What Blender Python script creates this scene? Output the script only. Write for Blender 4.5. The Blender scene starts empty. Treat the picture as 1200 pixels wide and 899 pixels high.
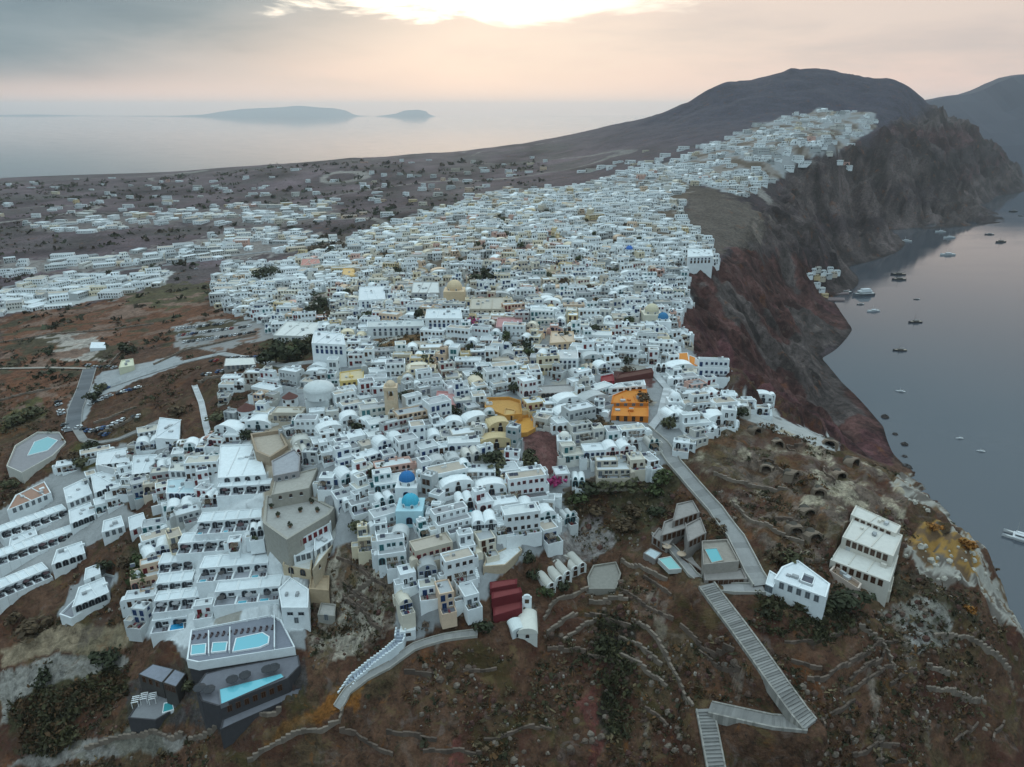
import bpy, math, random
import numpy as np
from mathutils import Vector, Matrix

SC = bpy.context.scene
COL = SC.collection
R = math.radians

# ------------------------------------------------------------------ camera
CAMZ = 240.0
PITCH = R(20.9)
FPX = 840.0                      # focal length in photo pixels (1200 wide)
cd = bpy.data.cameras.new('camera')
cam = bpy.data.objects.new('camera', cd)
COL.objects.link(cam)
cam.location = (0, 0, CAMZ)
cam.rotation_euler = (R(90) - PITCH, 0, 0)
cd.sensor_width = 36.0
cd.sensor_fit = 'HORIZONTAL'
cd.lens = 36.0 * FPX / 1200.0
cd.clip_start = 1.0
cd.clip_end = 60000
SC.camera = cam

# ------------------------------------------------------------------ sky and sun
SUN_AZ, SUN_EL = R(-2.0), R(16.0)           # azimuth from +Y towards +X
w = bpy.data.worlds.new('World')
SC.world = w
w.use_nodes = True
nt = w.node_tree
nt.nodes.clear()


class NG:
    """tiny node-graph helper"""
    def __init__(s, tree):
        s.t = tree

    def n(s, kind, **kw):
        nd = s.t.nodes.new(kind)
        for k, v in kw.items():
            setattr(nd, k, v)
        return nd

    def put(s, sock, v):
        if hasattr(v, 'links') or isinstance(v, bpy.types.NodeSocket):
            s.t.links.new(v, sock)
        else:
            sock.default_value = v

    def m(s, op, a, b=None, c=None, clamp=False):
        nd = s.n('ShaderNodeMath', operation=op)
        nd.use_clamp = clamp
        s.put(nd.inputs[0], a)
        if b is not None:
            s.put(nd.inputs[1], b)
        if c is not None:
            s.put(nd.inputs[2], c)
        return nd.outputs[0]

    def mix(s, f, a, b, blend='MIX'):
        nd = s.n('ShaderNodeMix', data_type='RGBA', blend_type=blend)
        s.put(nd.inputs[0], f)
        s.put(nd.inputs[6], a if not isinstance(a, tuple) else (*a[:3], 1))
        s.put(nd.inputs[7], b if not isinstance(b, tuple) else (*b[:3], 1))
        return nd.outputs[2]

    def ramp(s, f, lo, hi, smooth=True):
        nd = s.n('ShaderNodeMapRange')
        nd.interpolation_type = 'SMOOTHSTEP' if smooth else 'LINEAR'
        nd.clamp = True
        s.put(nd.inputs[0], f)
        s.put(nd.inputs[1], lo)
        s.put(nd.inputs[2], hi)
        return nd.outputs[0]

    def noise(s, vec, scale, detail=4, rough=.5, dist=0.0):
        nd = s.n('ShaderNodeTexNoise')
        s.put(nd.inputs['Vector'], vec)
        nd.inputs['Scale'].default_value = scale
        nd.inputs['Detail'].default_value = detail
        nd.inputs['Roughness'].default_value = rough
        nd.inputs['Distortion'].default_value = dist
        return nd.outputs[0]

    def xyz(s, x, y, z):
        nd = s.n('ShaderNodeCombineXYZ')
        for i, v in enumerate((x, y, z)):
            s.put(nd.inputs[i], v)
        return nd.outputs[0]

    def gauss(s, x, mu, sg):
        d = s.m('DIVIDE', s.m('SUBTRACT', x, mu), sg)
        return s.m('EXPONENT', s.m('MULTIPLY', s.m('MULTIPLY', d, d), -1.0))


g = NG(nt)
tc = g.n('ShaderNodeTexCoord')
sp = g.n('ShaderNodeSeparateXYZ')
nt.links.new(tc.outputs['Generated'], sp.inputs[0])
az = g.m('ARCTAN2', sp.outputs[0], sp.outputs[1])                 # radians, 0 = straight ahead
el = g.m('ARCSINE', sp.outputs[2])
elu = g.m('ABSOLUTE', el)
# streaky layered cloud coordinates (stretched along the horizon)
cv = g.xyz(az, g.m('MULTIPLY', el, 5.0), 0.0)
n1 = g.noise(cv, 2.2, 5, .55, .3)
n2 = g.noise(cv, 6.0, 5, .6, .4)
nn = g.m('SUBTRACT', g.m('ADD', g.m('MULTIPLY', n1, .7), g.m('MULTIPLY', n2, .3)), .5)   # about -.25 .. .25
# overcast deck, cool grey blue; an overcast sky is about three times as bright overhead as at the horizon
deck = g.mix(g.ramp(nn, -.16, .2), (.135, .22, .28), (.27, .355, .405))
deck = g.mix(g.ramp(elu, .07, .95), deck, (1.12, 1.46, 1.60))
# warm thin cloud round the sunrise side (right of a slanted front edge)
front = g.m('ADD', g.m('ADD', az, g.m('MULTIPLY', nn, .6)), g.m('MULTIPLY', el, -3.4))
warm = g.m('MULTIPLY', g.ramp(front, -.78, -.34), g.ramp(az, 2.0, .9))
warm = g.m('MULTIPLY', warm, g.ramp(elu, .36, .13))
wc = g.mix(g.ramp(el, .0, .10), (.96, .69, .60), (.83, .69, .615))
wc = g.mix(g.ramp(nn, -.09, .14), wc, (.66, .57, .54))
c = g.mix(warm, deck, wc)
# pink gap under the cloud deck along the horizon
pink = g.m('MULTIPLY', g.gauss(el, .012, .020), g.ramp(az, 1.0, .1))
pink = g.m('MULTIPLY', pink, g.ramp(az, -1.6, -.3))
c = g.mix(g.m('MULTIPLY', pink, .9), c, (.96, .72, .63))
# torn bright opening where the sun is behind the cloud
ox = g.m('ADD', g.m('ADD', az, g.m('MULTIPLY', nn, .6)), g.m('MULTIPLY', el, -1.0))
oy = g.m('ADD', el, g.m('MULTIPLY', nn, .12))
op = g.m('MULTIPLY', g.gauss(ox, -.13, .205), g.gauss(oy, .137, .032))
op = g.m('ADD', op, g.m('MULTIPLY', g.m('SUBTRACT', n2, .5), .8))
c = g.mix(g.m('MULTIPLY', g.ramp(op, .22, .46), .95), c, (1.5, 1.38, 1.16))
glow = g.m('MULTIPLY', g.gauss(az, .0, .30), g.gauss(el, .07, .10))
c = g.mix(g.m('MULTIPLY', glow, .25), c, (1.0, .84, .72))
bg = g.n('ShaderNodeBackground')
nt.links.new(c, bg.inputs[0])
bg.inputs[1].default_value = 1.0
sky = g.n('ShaderNodeTexSky', sky_type='NISHITA')
sky.sun_disc = False
sky.sun_elevation = SUN_EL
sky.sun_rotation = SUN_AZ
sky.air_density = 1.0
sky.dust_density = 2.0
bg2 = g.n('ShaderNodeBackground')
nt.links.new(sky.outputs[0], bg2.inputs[0])
bg2.inputs[1].default_value = 0.05
ms = g.n('ShaderNodeMixShader')
ms.inputs[0].default_value = .90               # nine tenths covered by cloud
nt.links.new(bg2.outputs[0], ms.inputs[1])
nt.links.new(bg.outputs[0], ms.inputs[2])
wo = g.n('ShaderNodeOutputWorld')
nt.links.new(ms.outputs[0], wo.inputs[0])

sl = bpy.data.lights.new('sun', 'SUN')
sl.energy = 0.5
sl.angle = R(18)
sl.color = (1.0, .86, .72)
so = bpy.data.objects.new('sun', sl)
COL.objects.link(so)
sdir = Vector((math.sin(SUN_AZ) * math.cos(SUN_EL), math.cos(SUN_AZ) * math.cos(SUN_EL), math.sin(SUN_EL)))
so.rotation_euler = (-sdir).to_track_quat('-Z', 'Y').to_euler()
so.location = (0, 400, 420)

SC.view_settings.view_transform = 'Standard'
SC.view_settings.look = 'None'
SC.view_settings.exposure = 0.0
SC.view_settings.gamma = 1.0
SC.render.engine = 'CYCLES'
SC.cycles.use_denoising = True
SC.cycles.max_bounces = 6
SC.cycles.volume_bounces = 1
SC.cycles.caustics_reflective = False
SC.cycles.caustics_refractive = False

# ------------------------------------------------------------------ photo pixel <-> world (surveying only)
CP, SP = math.cos(PITCH), math.sin(PITCH)


def ray(px, py):
    u = (px - 600.0) / FPX
    v = (449.5 - py) / FPX
    return np.array([u, CP + v * SP, -SP + v * CP])


def at_z(px, py, z):
    d = ray(px, py)
    t = (z - CAMZ) / d[2]
    return np.array([d[0] * t, d[1] * t, z])


def at_y(px, py, y):
    d = ray(px, py)
    t = y / d[1]
    return np.array([d[0] * t, y, CAMZ + d[2] * t])


def proj(x, y, z):
    z = z - CAMZ
    dep = y * CP - z * SP
    up = y * SP + z * CP
    return 600 + FPX * x / dep, 449.5 - FPX * up / dep


# ------------------------------------------------------------------ noise
_rng = np.random.RandomState(7)
_PERM = _rng.rand(256, 256)


def vnoise(x, y):
    xi = np.floor(x).astype(int)
    yi = np.floor(y).astype(int)
    fx = x - xi
    fy = y - yi
    fx = fx * fx * (3 - 2 * fx)
    fy = fy * fy * (3 - 2 * fy)
    a = _PERM[xi & 255, yi & 255]
    b = _PERM[(xi + 1) & 255, yi & 255]
    c_ = _PERM[xi & 255, (yi + 1) & 255]
    d = _PERM[(xi + 1) & 255, (yi + 1) & 255]
    return (a * (1 - fx) + b * fx) * (1 - fy) + (c_ * (1 - fx) + d * fx) * fy - .5


def fbm(x, y, sc, oct_=4, gain=.5):
    s = np.zeros_like(x, dtype=float)
    a = 1.0
    f = 1.0 / sc
    for k in range(oct_):
        s += a * vnoise(x * f + 17.3 * k, y * f + 5.7 * k)
        a *= gain
        f *= 2.03
    return s


def inpoly1(px, py, poly):
    ins = False
    j = poly[-1]
    for i in poly:
        if (i[1] > py) != (j[1] > py) and px < (j[0] - i[0]) * (py - i[1]) / (j[1] - i[1]) + i[0]:
            ins = not ins
        j = i
    return ins


def inpoly(px, py, poly):
    if not isinstance(px, np.ndarray) or px.ndim == 0:
        return inpoly1(float(px), float(py), poly)
    px = np.asarray(px, float)
    py = np.asarray(py, float)
    inside = np.zeros(px.shape, bool)
    n = len(poly)
    j = n - 1
    for i in range(n):
        xi, yi = poly[i]
        xj, yj = poly[j]
        if yi != yj:
            c_ = ((yi > py) != (yj > py)) & (px < (xj - xi) * (py - yi) / (yj - yi) + xi)
            inside ^= c_
        j = i
    return inside


# ------------------------------------------------------------------ terrain survey: (pixel, height)
CTRL_Z = [  # px, py, z
    # front slope
    (0, 899, 44), (100, 899, 50), (200, 899, 56), (300, 899, 61), (400, 899, 64), (500, 899, 66), (600, 899, 67), (700, 899, 68), (840, 899, 74), (960, 899, 72), (1080, 899, 66), (1200, 899, 58),
    (0, 830, 49), (100, 830, 54), (200, 850, 61), (255, 862, 67), (300, 846, 69.5), (340, 826, 72), (200, 875, 58), (400, 830, 72), (500, 800, 80), (600, 800, 79), (700, 800, 78), (760, 790, 80), (870, 800, 86), (960, 850, 84), (820, 835, 81), (1060, 830, 76), (1150, 820, 66), (1200, 810, 61),
    (0, 760, 56), (80, 760, 60), (160, 760, 66), (200, 750, 72), (290, 770, 76), (360, 760, 78), (420, 740, 82), (500, 740, 90), (560, 740, 90), (618, 750, 86), (680, 720, 88), (740, 720, 90), (800, 700, 97), (900, 740, 95), (1000, 740, 92), (1100, 730, 88), (1160, 740, 80), (1200, 745, 70),
    # hotel and town front
    (0, 690, 62), (60, 690, 65), (140, 690, 71), (190, 690, 80), (280, 690, 85), (340, 690, 86), (400, 680, 89), (470, 690, 97), (560, 690, 97), (640, 680, 94), (700, 670, 92), (760, 660, 97), (830, 670, 102), (880, 670, 104), (940, 690, 100), (1010, 690, 98), (1050, 680, 96), (1100, 660, 92), (1160, 690, 80),
    (0, 620, 67), (80, 610, 72), (150, 610, 79), (240, 610, 93), (300, 610, 97), (340, 600, 103), (400, 610, 103), (460, 620, 105), (540, 620, 107), (610, 620, 105), (680, 620, 97), (740, 610, 99), (800, 600, 106), (860, 620, 106), (930, 630, 106), (1000, 620, 106), (1060, 620, 99), (1120, 615, 90), (1155, 645, 82),
    (0, 540, 72), (60, 540, 76), (130, 530, 82), (220, 530, 96), (300, 520, 105), (360, 520, 109), (440, 520, 113), (540, 520, 115), (640, 520, 116), (700, 540, 113), (760, 530, 116), (830, 530, 114), (900, 540, 111), (980, 570, 108), (1060, 575, 99),
    (0, 450, 76), (80, 460, 82), (160, 460, 90), (250, 460, 102), (340, 450, 113), (450, 440, 119), (560, 440, 121), (660, 440, 122), (740, 440, 121), (810, 450, 119), (870, 472, 117), (960, 514, 109), (1000, 530, 105), (1042, 549, 100), (1100, 592, 91),
    (0, 370, 72), (100, 380, 80), (200, 380, 90), (300, 380, 101), (400, 370, 112), (500, 360, 121), (600, 360, 126), (700, 360, 125), (780, 380, 121), (830, 432, 118.5), (790, 365, 120),
    (0, 310, 66), (120, 310, 70), (240, 310, 80), (340, 300, 92), (440, 300, 106), (540, 300, 117), (640, 300, 124), (730, 300, 123), (835, 305, 118), (802, 325, 119),
    (0, 262, 56), (120, 262, 60), (240, 262, 68), (360, 262, 80), (460, 262, 95), (560, 255, 108), (660, 245, 117), (740, 250, 121), (830, 262, 116),
    (0, 232, 40), (150, 230, 44), (300, 225, 54), (450, 215, 70), (560, 212, 92), (660, 210, 112), (760, 205, 130), (850, 200, 146), (870, 232, 127),
    (0, 214, 14), (100, 210, 14), (200, 204, 18),
    # ridge village
    (900, 168, 183), (980, 150, 210), (930, 206, 136), (985, 186, 150), (820, 175, 165), (760, 182, 150), (700, 192, 122),
    # caldera slope, near bay
    (900, 440, 58), (880, 400, 78), (850, 350, 96), (930, 480, 42), (1000, 515, 13), (960, 480, 26), (950, 440, 16), (960, 400, 10), (925, 370, 40), (900, 340, 66), (870, 325, 92), (920, 335, 42), (940, 300, 62), (900, 280, 96), (960, 272, 80), (880, 262, 112),
    (860, 440, 90), (900, 480, 72), (950, 500, 60),
    # shoreline
    (1046, 532, 0), (1036, 500, 0), (1002, 462, 0), (957, 419, 0), (1000, 386, 0), (985, 366, 0), (958, 346, 0), (985, 312, 0), (1001, 287, 0), (1012, 270, 0), (1050, 268, 0), (1090, 268, 0), (1140, 271, 0), (1178, 261, 0), (1152, 240, 0), (1140, 241, 0), (1165, 230, 0), (1186, 213, 0), (1191, 204, 0),
    # far caldera wall
    (1050, 235, 55), (1050, 195, 120), (1100, 205, 95), (1100, 243, 28), (1140, 250, 18), (1000, 250, 45), (990, 225, 95), (1020, 190, 150),
]
CTRL_Y = [  # px, py, ground distance: skyline and far hills
    (300, 194, 2900), (400, 186, 2900), (500, 180, 2800), (600, 173, 2600), (700, 160, 2500), (730, 152, 2450), (760, 139, 2400), (800, 124, 2400), (830, 108, 2400), (850, 97, 2420), (880, 96, 2440), (905, 87, 2440), (930, 71, 2450), (955, 78, 2450), (985, 85, 2420), (1010, 92, 2400), (1030, 95, 2370), (1048, 93, 2350), (1062, 99, 2330), (1074, 114, 2380), (1100, 128, 2450), (1130, 142, 2520), (1150, 163, 2600), (1175, 182, 2750),
    (850, 132, 2150), (930, 105, 2250), (1000, 120, 2150), (800, 150, 2100), (1020, 134, 1960), (1036, 150, 1900), (750, 170, 1980), (650, 185, 2150), (550, 193, 2200), (1060, 150, 2050), (1100, 160, 2150), (950, 130, 2080),
    (1130, 200, 2150),
    (300, 205, 2000), (450, 197, 2000),
]
CTRL_W = [  # world x, y, z: beyond the frame
    (-110, 110, -6), (-40, 112, 4), (30, 112, 6), (100, 112, 0), (-60, 135, 34), (20, 138, 46), (80, 138, 50), (120, 135, 30),
    (-170, 140, 20), (-230, 190, 40), (-330, 270, 52), (-480, 400, 58), (-800, 700, 56), (-1300, 1150, 46), (-2000, 1800, 26), (-2700, 2500, -10),
    (-160, 115, -10), (-250, 170, 8), (-420, 300, 30), (-650, 460, 36), (-1100, 800, 36), (-1800, 1400, 20), (-3300, 2700, -14), (-4500, 3600, -20),
    (185, 170, 10), (160, 150, 24), (215, 215, 8), (230, 250, 4), (240, 300, 3), (262, 360, 2), (275, 420, 1),
    (200, 150, -14), (240, 200, -18), (280, 260, -18), (300, 340, -18), (330, 420, -16), (345, 520, -14), (400, 640, -16), (470, 800, -16), (560, 950, -16), (700, 1150, -16), (800, 1400, -16), (1000, 1560, -16), (1300, 1620, -16), (1500, 1900, -14), (1700, 2150, -14), (2300, 2800, -16), (2800, 3600, -20), (3500, 3600, -20),
    (600, 700, -30), (1100, 1200, -30), (2200, 2000, -30), (4200, 4000, -30), (300, 240, -30), (220, 120, -20),
    # behind the skyline
    (-2300, 3000, -12), (-1500, 3300, -12), (-800, 3600, -14), (-200, 3600, 40), (300, 3500, 120), (700, 3400, 200), (1100, 3200, 220), (1500, 3300, 150), (1900, 3300, 40),
    (-2500, 4200, -20), (-1200, 4600, -20), (0, 4700, -20), (1200, 4700, -20), (2400, 4400, -20), (-400, 5000, -20), (3500, 5000, -20),
]
pts = [at_z(*c_) for c_ in CTRL_Z] + [at_y(*c_) for c_ in CTRL_Y] + [np.array(c_, float) for c_ in CTRL_W]
pts = np.array(pts)
KW = 1.6
cu = np.stack([pts[:, 0] / pts[:, 1] * KW, np.log(pts[:, 1])], 1)
_d = np.sqrt(((cu[:, None] - cu[None]) ** 2).sum(-1))
N_ = len(cu)
A = np.zeros((N_ + 3, N_ + 3))
A[:N_, :N_] = _d - np.eye(N_) * .004
A[:N_, N_] = 1
A[:N_, N_ + 1:] = cu
A[N_:, :N_] = A[:N_, N_:].T
coef = np.linalg.solve(A, np.concatenate([pts[:, 2], np.zeros(3)]))

NWG, NSG = 600, 680
W0, W1 = -1.25, 1.15
S0, S1 = math.log(104.0), math.log(5200.0)
gw = np.linspace(W0, W1, NWG)
gs = np.linspace(S0, S1, NSG)
GW, GS = np.meshgrid(gw, gs)
GX = GW * np.exp(GS)
GY = np.exp(GS)
q = np.stack([GW.ravel() * KW, GS.ravel()], 1)
GZ = np.empty(len(q))
for i in range(0, len(q), 20000):
    qq = q[i:i + 20000]
    dd = np.sqrt(((qq[:, None] - cu[None]) ** 2).sum(-1))
    GZ[i:i + 20000] = dd @ coef[:N_] + coef[N_] + qq @ coef[N_ + 1:]
GZ = GZ.reshape(GW.shape)
# smooth the cone tips of the survey points
for k_ in range(5):
    p_ = np.pad(GZ, 1, mode='edge')
    GZ_ = (p_[1:-1, 1:-1] * 4 + p_[:-2, 1:-1] + p_[2:, 1:-1] + p_[1:-1, :-2] + p_[1:-1, 2:]) / 8
    GZ = GZ_ if k_ < 2 else np.where(GY < 900, GZ_, GZ)
PXG, PYG = proj(GX, GY, GZ)


def Hs(x, y):
    """ground height at world x, y (arrays or scalars)"""
    x = np.asarray(x, float)
    y = np.maximum(np.asarray(y, float), 105.0)
    a = np.clip((x / y - W0) / (W1 - W0) * (NWG - 1), 0, NWG - 1.001)
    b = np.clip((np.log(y) - S0) / (S1 - S0) * (NSG - 1), 0, NSG - 1.001)
    i = a.astype(int)
    j = b.astype(int)
    fa = a - i
    fb = b - j
    return (GZ[j, i] * (1 - fa) + GZ[j, i + 1] * fa) * (1 - fb) + (GZ[j + 1, i] * (1 - fa) + GZ[j + 1, i + 1] * fa) * fb


_TT = 100 * np.exp(np.linspace(0, math.log(60), 1600))


def hit(px, py):
    d = ray(px, py)
    x, y, z = d[0] * _TT, d[1] * _TT, CAMZ + d[2] * _TT
    h = np.maximum(Hs(x, y), 0)
    k = np.argmax(z < h)
    if z[k] >= h[k]:
        k = len(_TT) - 1
    t0, t1 = _TT[max(k - 1, 0)], _TT[k]
    for _ in range(12):
        tm = (t0 + t1) / 2
        if CAMZ + d[2] * tm < max(float(Hs(d[0] * tm, d[1] * tm)), 0):
            t1 = tm
        else:
            t0 = tm
    return np.array([d[0] * t1, d[1] * t1, CAMZ + d[2] * t1])


def hits(pl):
    return [hit(*p_) for p_ in pl]
# ------------------------------------------------------------------ land cover outlines, traced in photo pixels
TOWN = [(250, 335), (262, 312), (330, 312), (360, 300), (395, 285), (440, 268), (480, 255), (540, 238), (590, 222), (640, 222), (690, 216), (725, 203), (790, 188), (840, 167), (900, 142), (960, 127), (1022, 132), (1028, 148), (1000, 165), (978, 180), (938, 186), (922, 204), (872, 231), (842, 222), (822, 216), (808, 228), (800, 242), (806, 264), (832, 290), (838, 310), (803, 320), (800, 335), (812, 352), (790, 372), (800, 395), (824, 430), (838, 455), (868, 472), (900, 488), (862, 492), (828, 520), (795, 528), (780, 545), (765, 556), (700, 566), (668, 574), (672, 625), (640, 645), (600, 660), (578, 680), (575, 700), (545, 712), (480, 738), (458, 728), (462, 690), (440, 640), (400, 640), (375, 660), (362, 690), (358, 755), (218, 780), (205, 755), (160, 745), (178, 640), (190, 610), (190, 580), (200, 560), (240, 520), (262, 510), (290, 470), (330, 445), (390, 430), (385, 395), (330, 400), (310, 380), (250, 355)]
LEFTC = [(0, 600), (30, 575), (60, 555), (110, 530), (150, 520), (190, 512), (240, 520), (200, 560), (190, 578), (140, 588), (168, 608), (140, 625), (100, 642), (60, 672), (0, 702)]
LEFTI = [(66, 722), (95, 672), (118, 662), (140, 676), (122, 705), (84, 728)]
VILLA = [(0, 342), (60, 322), (130, 324), (205, 318), (192, 334), (110, 354), (0, 371)]
VILLB = [(0, 325), (0, 308), (100, 302), (200, 290), (240, 278), (300, 268), (380, 272), (395, 285), (300, 302), (200, 308), (120, 318), (60, 318)]
VILLC = [(25, 264), (90, 254), (185, 250), (270, 242), (390, 238), (395, 258), (320, 266), (240, 262), (150, 268), (100, 275), (35, 270)]
VILLD = [(262, 330), (330, 312), (360, 320), (350, 352), (300, 356), (250, 350)]
HOLES = {   # open ground inside the town
    'rust': [[(438, 396), (480, 392), (524, 387), (500, 401), (470, 413), (438, 414)]],
    'trees': [[(305, 402), (335, 392), (372, 396), (372, 414), (345, 426), (320, 433), (303, 432)], [(358, 346), (392, 340), (394, 366), (372, 378), (352, 372)]],
    'dark': [[(360, 277), (408, 273), (410, 291), (362, 295)], [(552, 318), (580, 318), (580, 338), (552, 338)], [(800, 215), (840, 222), (845, 235), (805, 232)]],
    'olive': [[(567, 524), (588, 528), (593, 552), (578, 560)]],
    'maroon': [[(606, 508), (640, 502), (664, 518), (652, 548), (640, 570), (628, 552)], [(705, 440), (735, 432), (766, 430), (766, 455), (738, 450), (712, 456)]],
    'tuff': [[(770, 245), (790, 248), (798, 262), (778, 262)], [(500, 428), (545, 425), (548, 438), (505, 442)]],
}
GAPS = [(590, 257, 'dark'), (596, 275, 'dark'), (540, 305, 'maroon'), (611, 293, 'maroon'), (677, 306, 'rust'), (643, 281, 'maroon'), (736, 312, 'tuff'), (505, 428, 'rust'), (620, 418, 'maroon'), (705, 497, 'rust'), (430, 372, 'dark'), (412, 348, 'dark'), (470, 322, 'dark'), (455, 300, 'rust'), (640, 250, 'dark'), (690, 262, 'rust'), (560, 290, 'dark'), (715, 285, 'dark'), (660, 335, 'dark'), (590, 405, 'rust'), (545, 412, 'rust'), (700, 352, 'rust'), (480, 470, 'dark'), (500, 497, 'rust'), (415, 505, 'rust'), (445, 560, 'dark'), (540, 600, 'maroon'), (625, 548, 'dark'), (340, 352, 'dark'), (300, 350, 'dark'), (655, 395, 'maroon'), (690, 505, 'dark'), (760, 470, 'tuff')]
for x_, y_, k_ in GAPS:
    HOLES[k_].append([(x_ - 11, y_ - 3), (x_ + 2, y_ - 5), (x_ + 11, y_ - 1), (x_ + 8, y_ + 5), (x_ - 6, y_ + 5)])
FRONTVEG = [(655, 580), (700, 562), (768, 552), (790, 545), (800, 562), (780, 600), (752, 640), (700, 644), (672, 628)]
TUFFS = [(366, 690), (395, 648), (440, 642), (462, 690), (458, 735), (430, 760), (362, 790)]
CASTLE = [(285, 505), (330, 498), (352, 522), (345, 560), (372, 575), (392, 600), (378, 640), (345, 668), (312, 640), (305, 600), (318, 560)]
SANDY = [(0, 762), (60, 738), (110, 735), (155, 728), (165, 748), (120, 765), (0, 785)]
TRACK = [(0, 790), (60, 778), (130, 764), (155, 770), (110, 800), (40, 818), (0, 850)]
TRACK2 = [(20, 890), (90, 868), (170, 856), (220, 866), (215, 880), (120, 890), (60, 899), (0, 899)]
LFIELD = [(0, 374), (110, 356), (192, 335), (250, 330), (248, 356), (306, 380), (300, 402), (262, 408), (150, 402), (120, 432), (100, 432), (82, 472), (0, 486)]
PALEL = [(40, 393), (110, 390), (124, 424), (70, 422)]
PARK = [(200, 382), (250, 374), (310, 376), (322, 396), (262, 412), (206, 408)]
PAVEL = [(120, 436), (190, 420), (215, 418), (205, 432), (160, 446), (110, 470), (90, 505), (75, 500), (85, 465)]
CALDERA = [(838, 312), (803, 322), (812, 352), (792, 372), (800, 395), (824, 430), (840, 455), (868, 470), (960, 512), (1045, 545), (1050, 520), (1010, 460), (960, 415), (1005, 385), (960, 330), (930, 300), (880, 285)]
ORCHID = [(840, 295), (800, 262), (812, 218), (870, 235), (905, 262), (880, 292)]
WHITECLIFF = [(1042, 560), (1062, 552), (1090, 585), (1130, 598), (1152, 628), (1156, 672), (1200, 712), (1200, 750), (1160, 722), (1140, 690), (1100, 690), (1060, 650), (1066, 630), (1110, 640), (1128, 620), (1090, 600), (1050, 580)]
OCHRE = [(1075, 622), (1095, 618), (1110, 634), (1140, 634), (1152, 655), (1150, 675), (1130, 680), (1112, 668), (1085, 662), (1068, 645)]
RUBBLE = [(1020, 715), (1055, 705), (1095, 704), (1120, 725), (1105, 760), (1075, 770), (1050, 735)]
DARKHOLLOW = [(1048, 668), (1085, 672), (1125, 700), (1150, 720), (1145, 738), (1110, 718), (1080, 700), (1050, 700)]  # hollow with a dark brown ground colour
REDFRONT = [(690, 800), (725, 770), (722, 830), (700, 899), (600, 899), (610, 850), (650, 860)]
REDFRONT2 = [(520, 860), (560, 845), (572, 899), (515, 899)]
DARKFRONT = [(700, 715), (745, 735), (740, 800), (730, 850), (712, 870), (700, 790)]
TERR = [(640, 700), (720, 690), (760, 720), (800, 800), (740, 800), (690, 760), (640, 760)]
ROCKR = [(835, 500), (870, 486), (965, 520), (1040, 550), (1060, 580), (1060, 620), (1000, 610), (960, 650), (905, 640), (850, 580), (800, 545)]
RUSTL = [(400, 800), (440, 790), (420, 830), (380, 850), (330, 868), (300, 880), (330, 850), (370, 835)]
VEGL = [(8, 835), (40, 812), (100, 800), (130, 785), (150, 795), (150, 815), (100, 830), (80, 850), (90, 865), (60, 885), (15, 880)]
VEGL2 = [(152, 640), (175, 632), (176, 700), (160, 742), (150, 690)]
VEGL3 = [(0, 490), (30, 468), (52, 462), (56, 490), (20, 500), (0, 510)]
VEGL4 = [(80, 525), (115, 510), (118, 545), (95, 552)]
GREENLEFT = [(150, 345), (210, 330), (245, 332), (245, 352), (200, 362), (150, 360)]
GREYGND = [(640, 635), (700, 600), (720, 640), (690, 655), (650, 665)]
PALETOP = [(870, 468), (958, 508), (985, 520), (980, 530), (940, 520), (862, 486)]

HOTELG = [(178, 632), (200, 600), (232, 560), (250, 515), (305, 512), (322, 560), (306, 622), (345, 665), (362, 690), (360, 735), (225, 760), (160, 742)]
DARKBASE = [(150, 800), (215, 775), (352, 765), (358, 815), (270, 862), (215, 850), (150, 850)]
C_SCRUB = (.082, .043, .027)
C_PLAIN = (.070, .050, .056)
C_MOUNT = (.046, .043, .060)  # rock tone with the blue of distance haze mixed in
C_PAVE_SHADED = (.25, .255, .26)  # pale paving, darkened to stand in for contact shadow between houses
COV = [
    (LFIELD, (.115, .050, .028), 7), (GREENLEFT, (.070, .060, .030), 5), (PALEL, (.29, .255, .225), 2), (VEGL3, (.075, .065, .025), 4),
    (VILLA, (.40, .40, .39), 2), (VILLB, (.19, .17, .16), 5), (VILLC, (.13, .11, .105), 5), (VILLD, C_PAVE_SHADED, 2),
    (TOWN, C_PAVE_SHADED, 2), (LEFTC, (.28, .28, .28), 2), (LEFTI, C_PAVE_SHADED, 1),
    (PARK, (.24, .23, .225), 3), (PAVEL, (.31, .315, .32), 2),
    (HOTELG, (.56, .58, .59), 1),
    (FRONTVEG, (.052, .044, .024), 4), (TUFFS, (.135, .10, .075), 6), (CASTLE, (.33, .275, .215), 2),
    (SANDY, (.22, .17, .115), 5), (TRACK, (.21, .195, .175), 4), (TRACK2, (.18, .165, .15), 4), (VEGL, (.055, .048, .025), 4), (VEGL2, (.055, .050, .022), 3), (VEGL4, (.075, .065, .022), 3),
    (CALDERA, (.058, .028, .025), 6), (DARKBASE, (.055, .047, .045), 4), (ORCHID, (.085, .068, .058), 6), (ROCKR, (.13, .095, .075), 6),
    (REDFRONT, (.095, .034, .027), 10), (REDFRONT2, (.105, .038, .030), 9), (DARKFRONT, (.034, .026, .020), 6), (RUSTL, (.19, .075, .018), 6),
    (RUBBLE, (.26, .24, .22), 6), (DARKHOLLOW, (.062, .045, .032), 4), (WHITECLIFF, (.33, .305, .27), 6), (OCHRE, (.29, .165, .050), 8), (GREYGND, (.21, .19, .18), 3), (PALETOP, (.36, .36, .35), 2),
]
HC = {'rust': (.15, .085, .04), 'trees': (.05, .045, .02), 'dark': (.07, .055, .045), 'olive': (.07, .065, .022), 'maroon': (.105, .05, .045), 'tuff': (.28, .25, .21)}
for k_, pl_ in HOLES.items():
    for p_ in pl_:
        COV.append((p_, HC[k_], 2))

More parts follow.
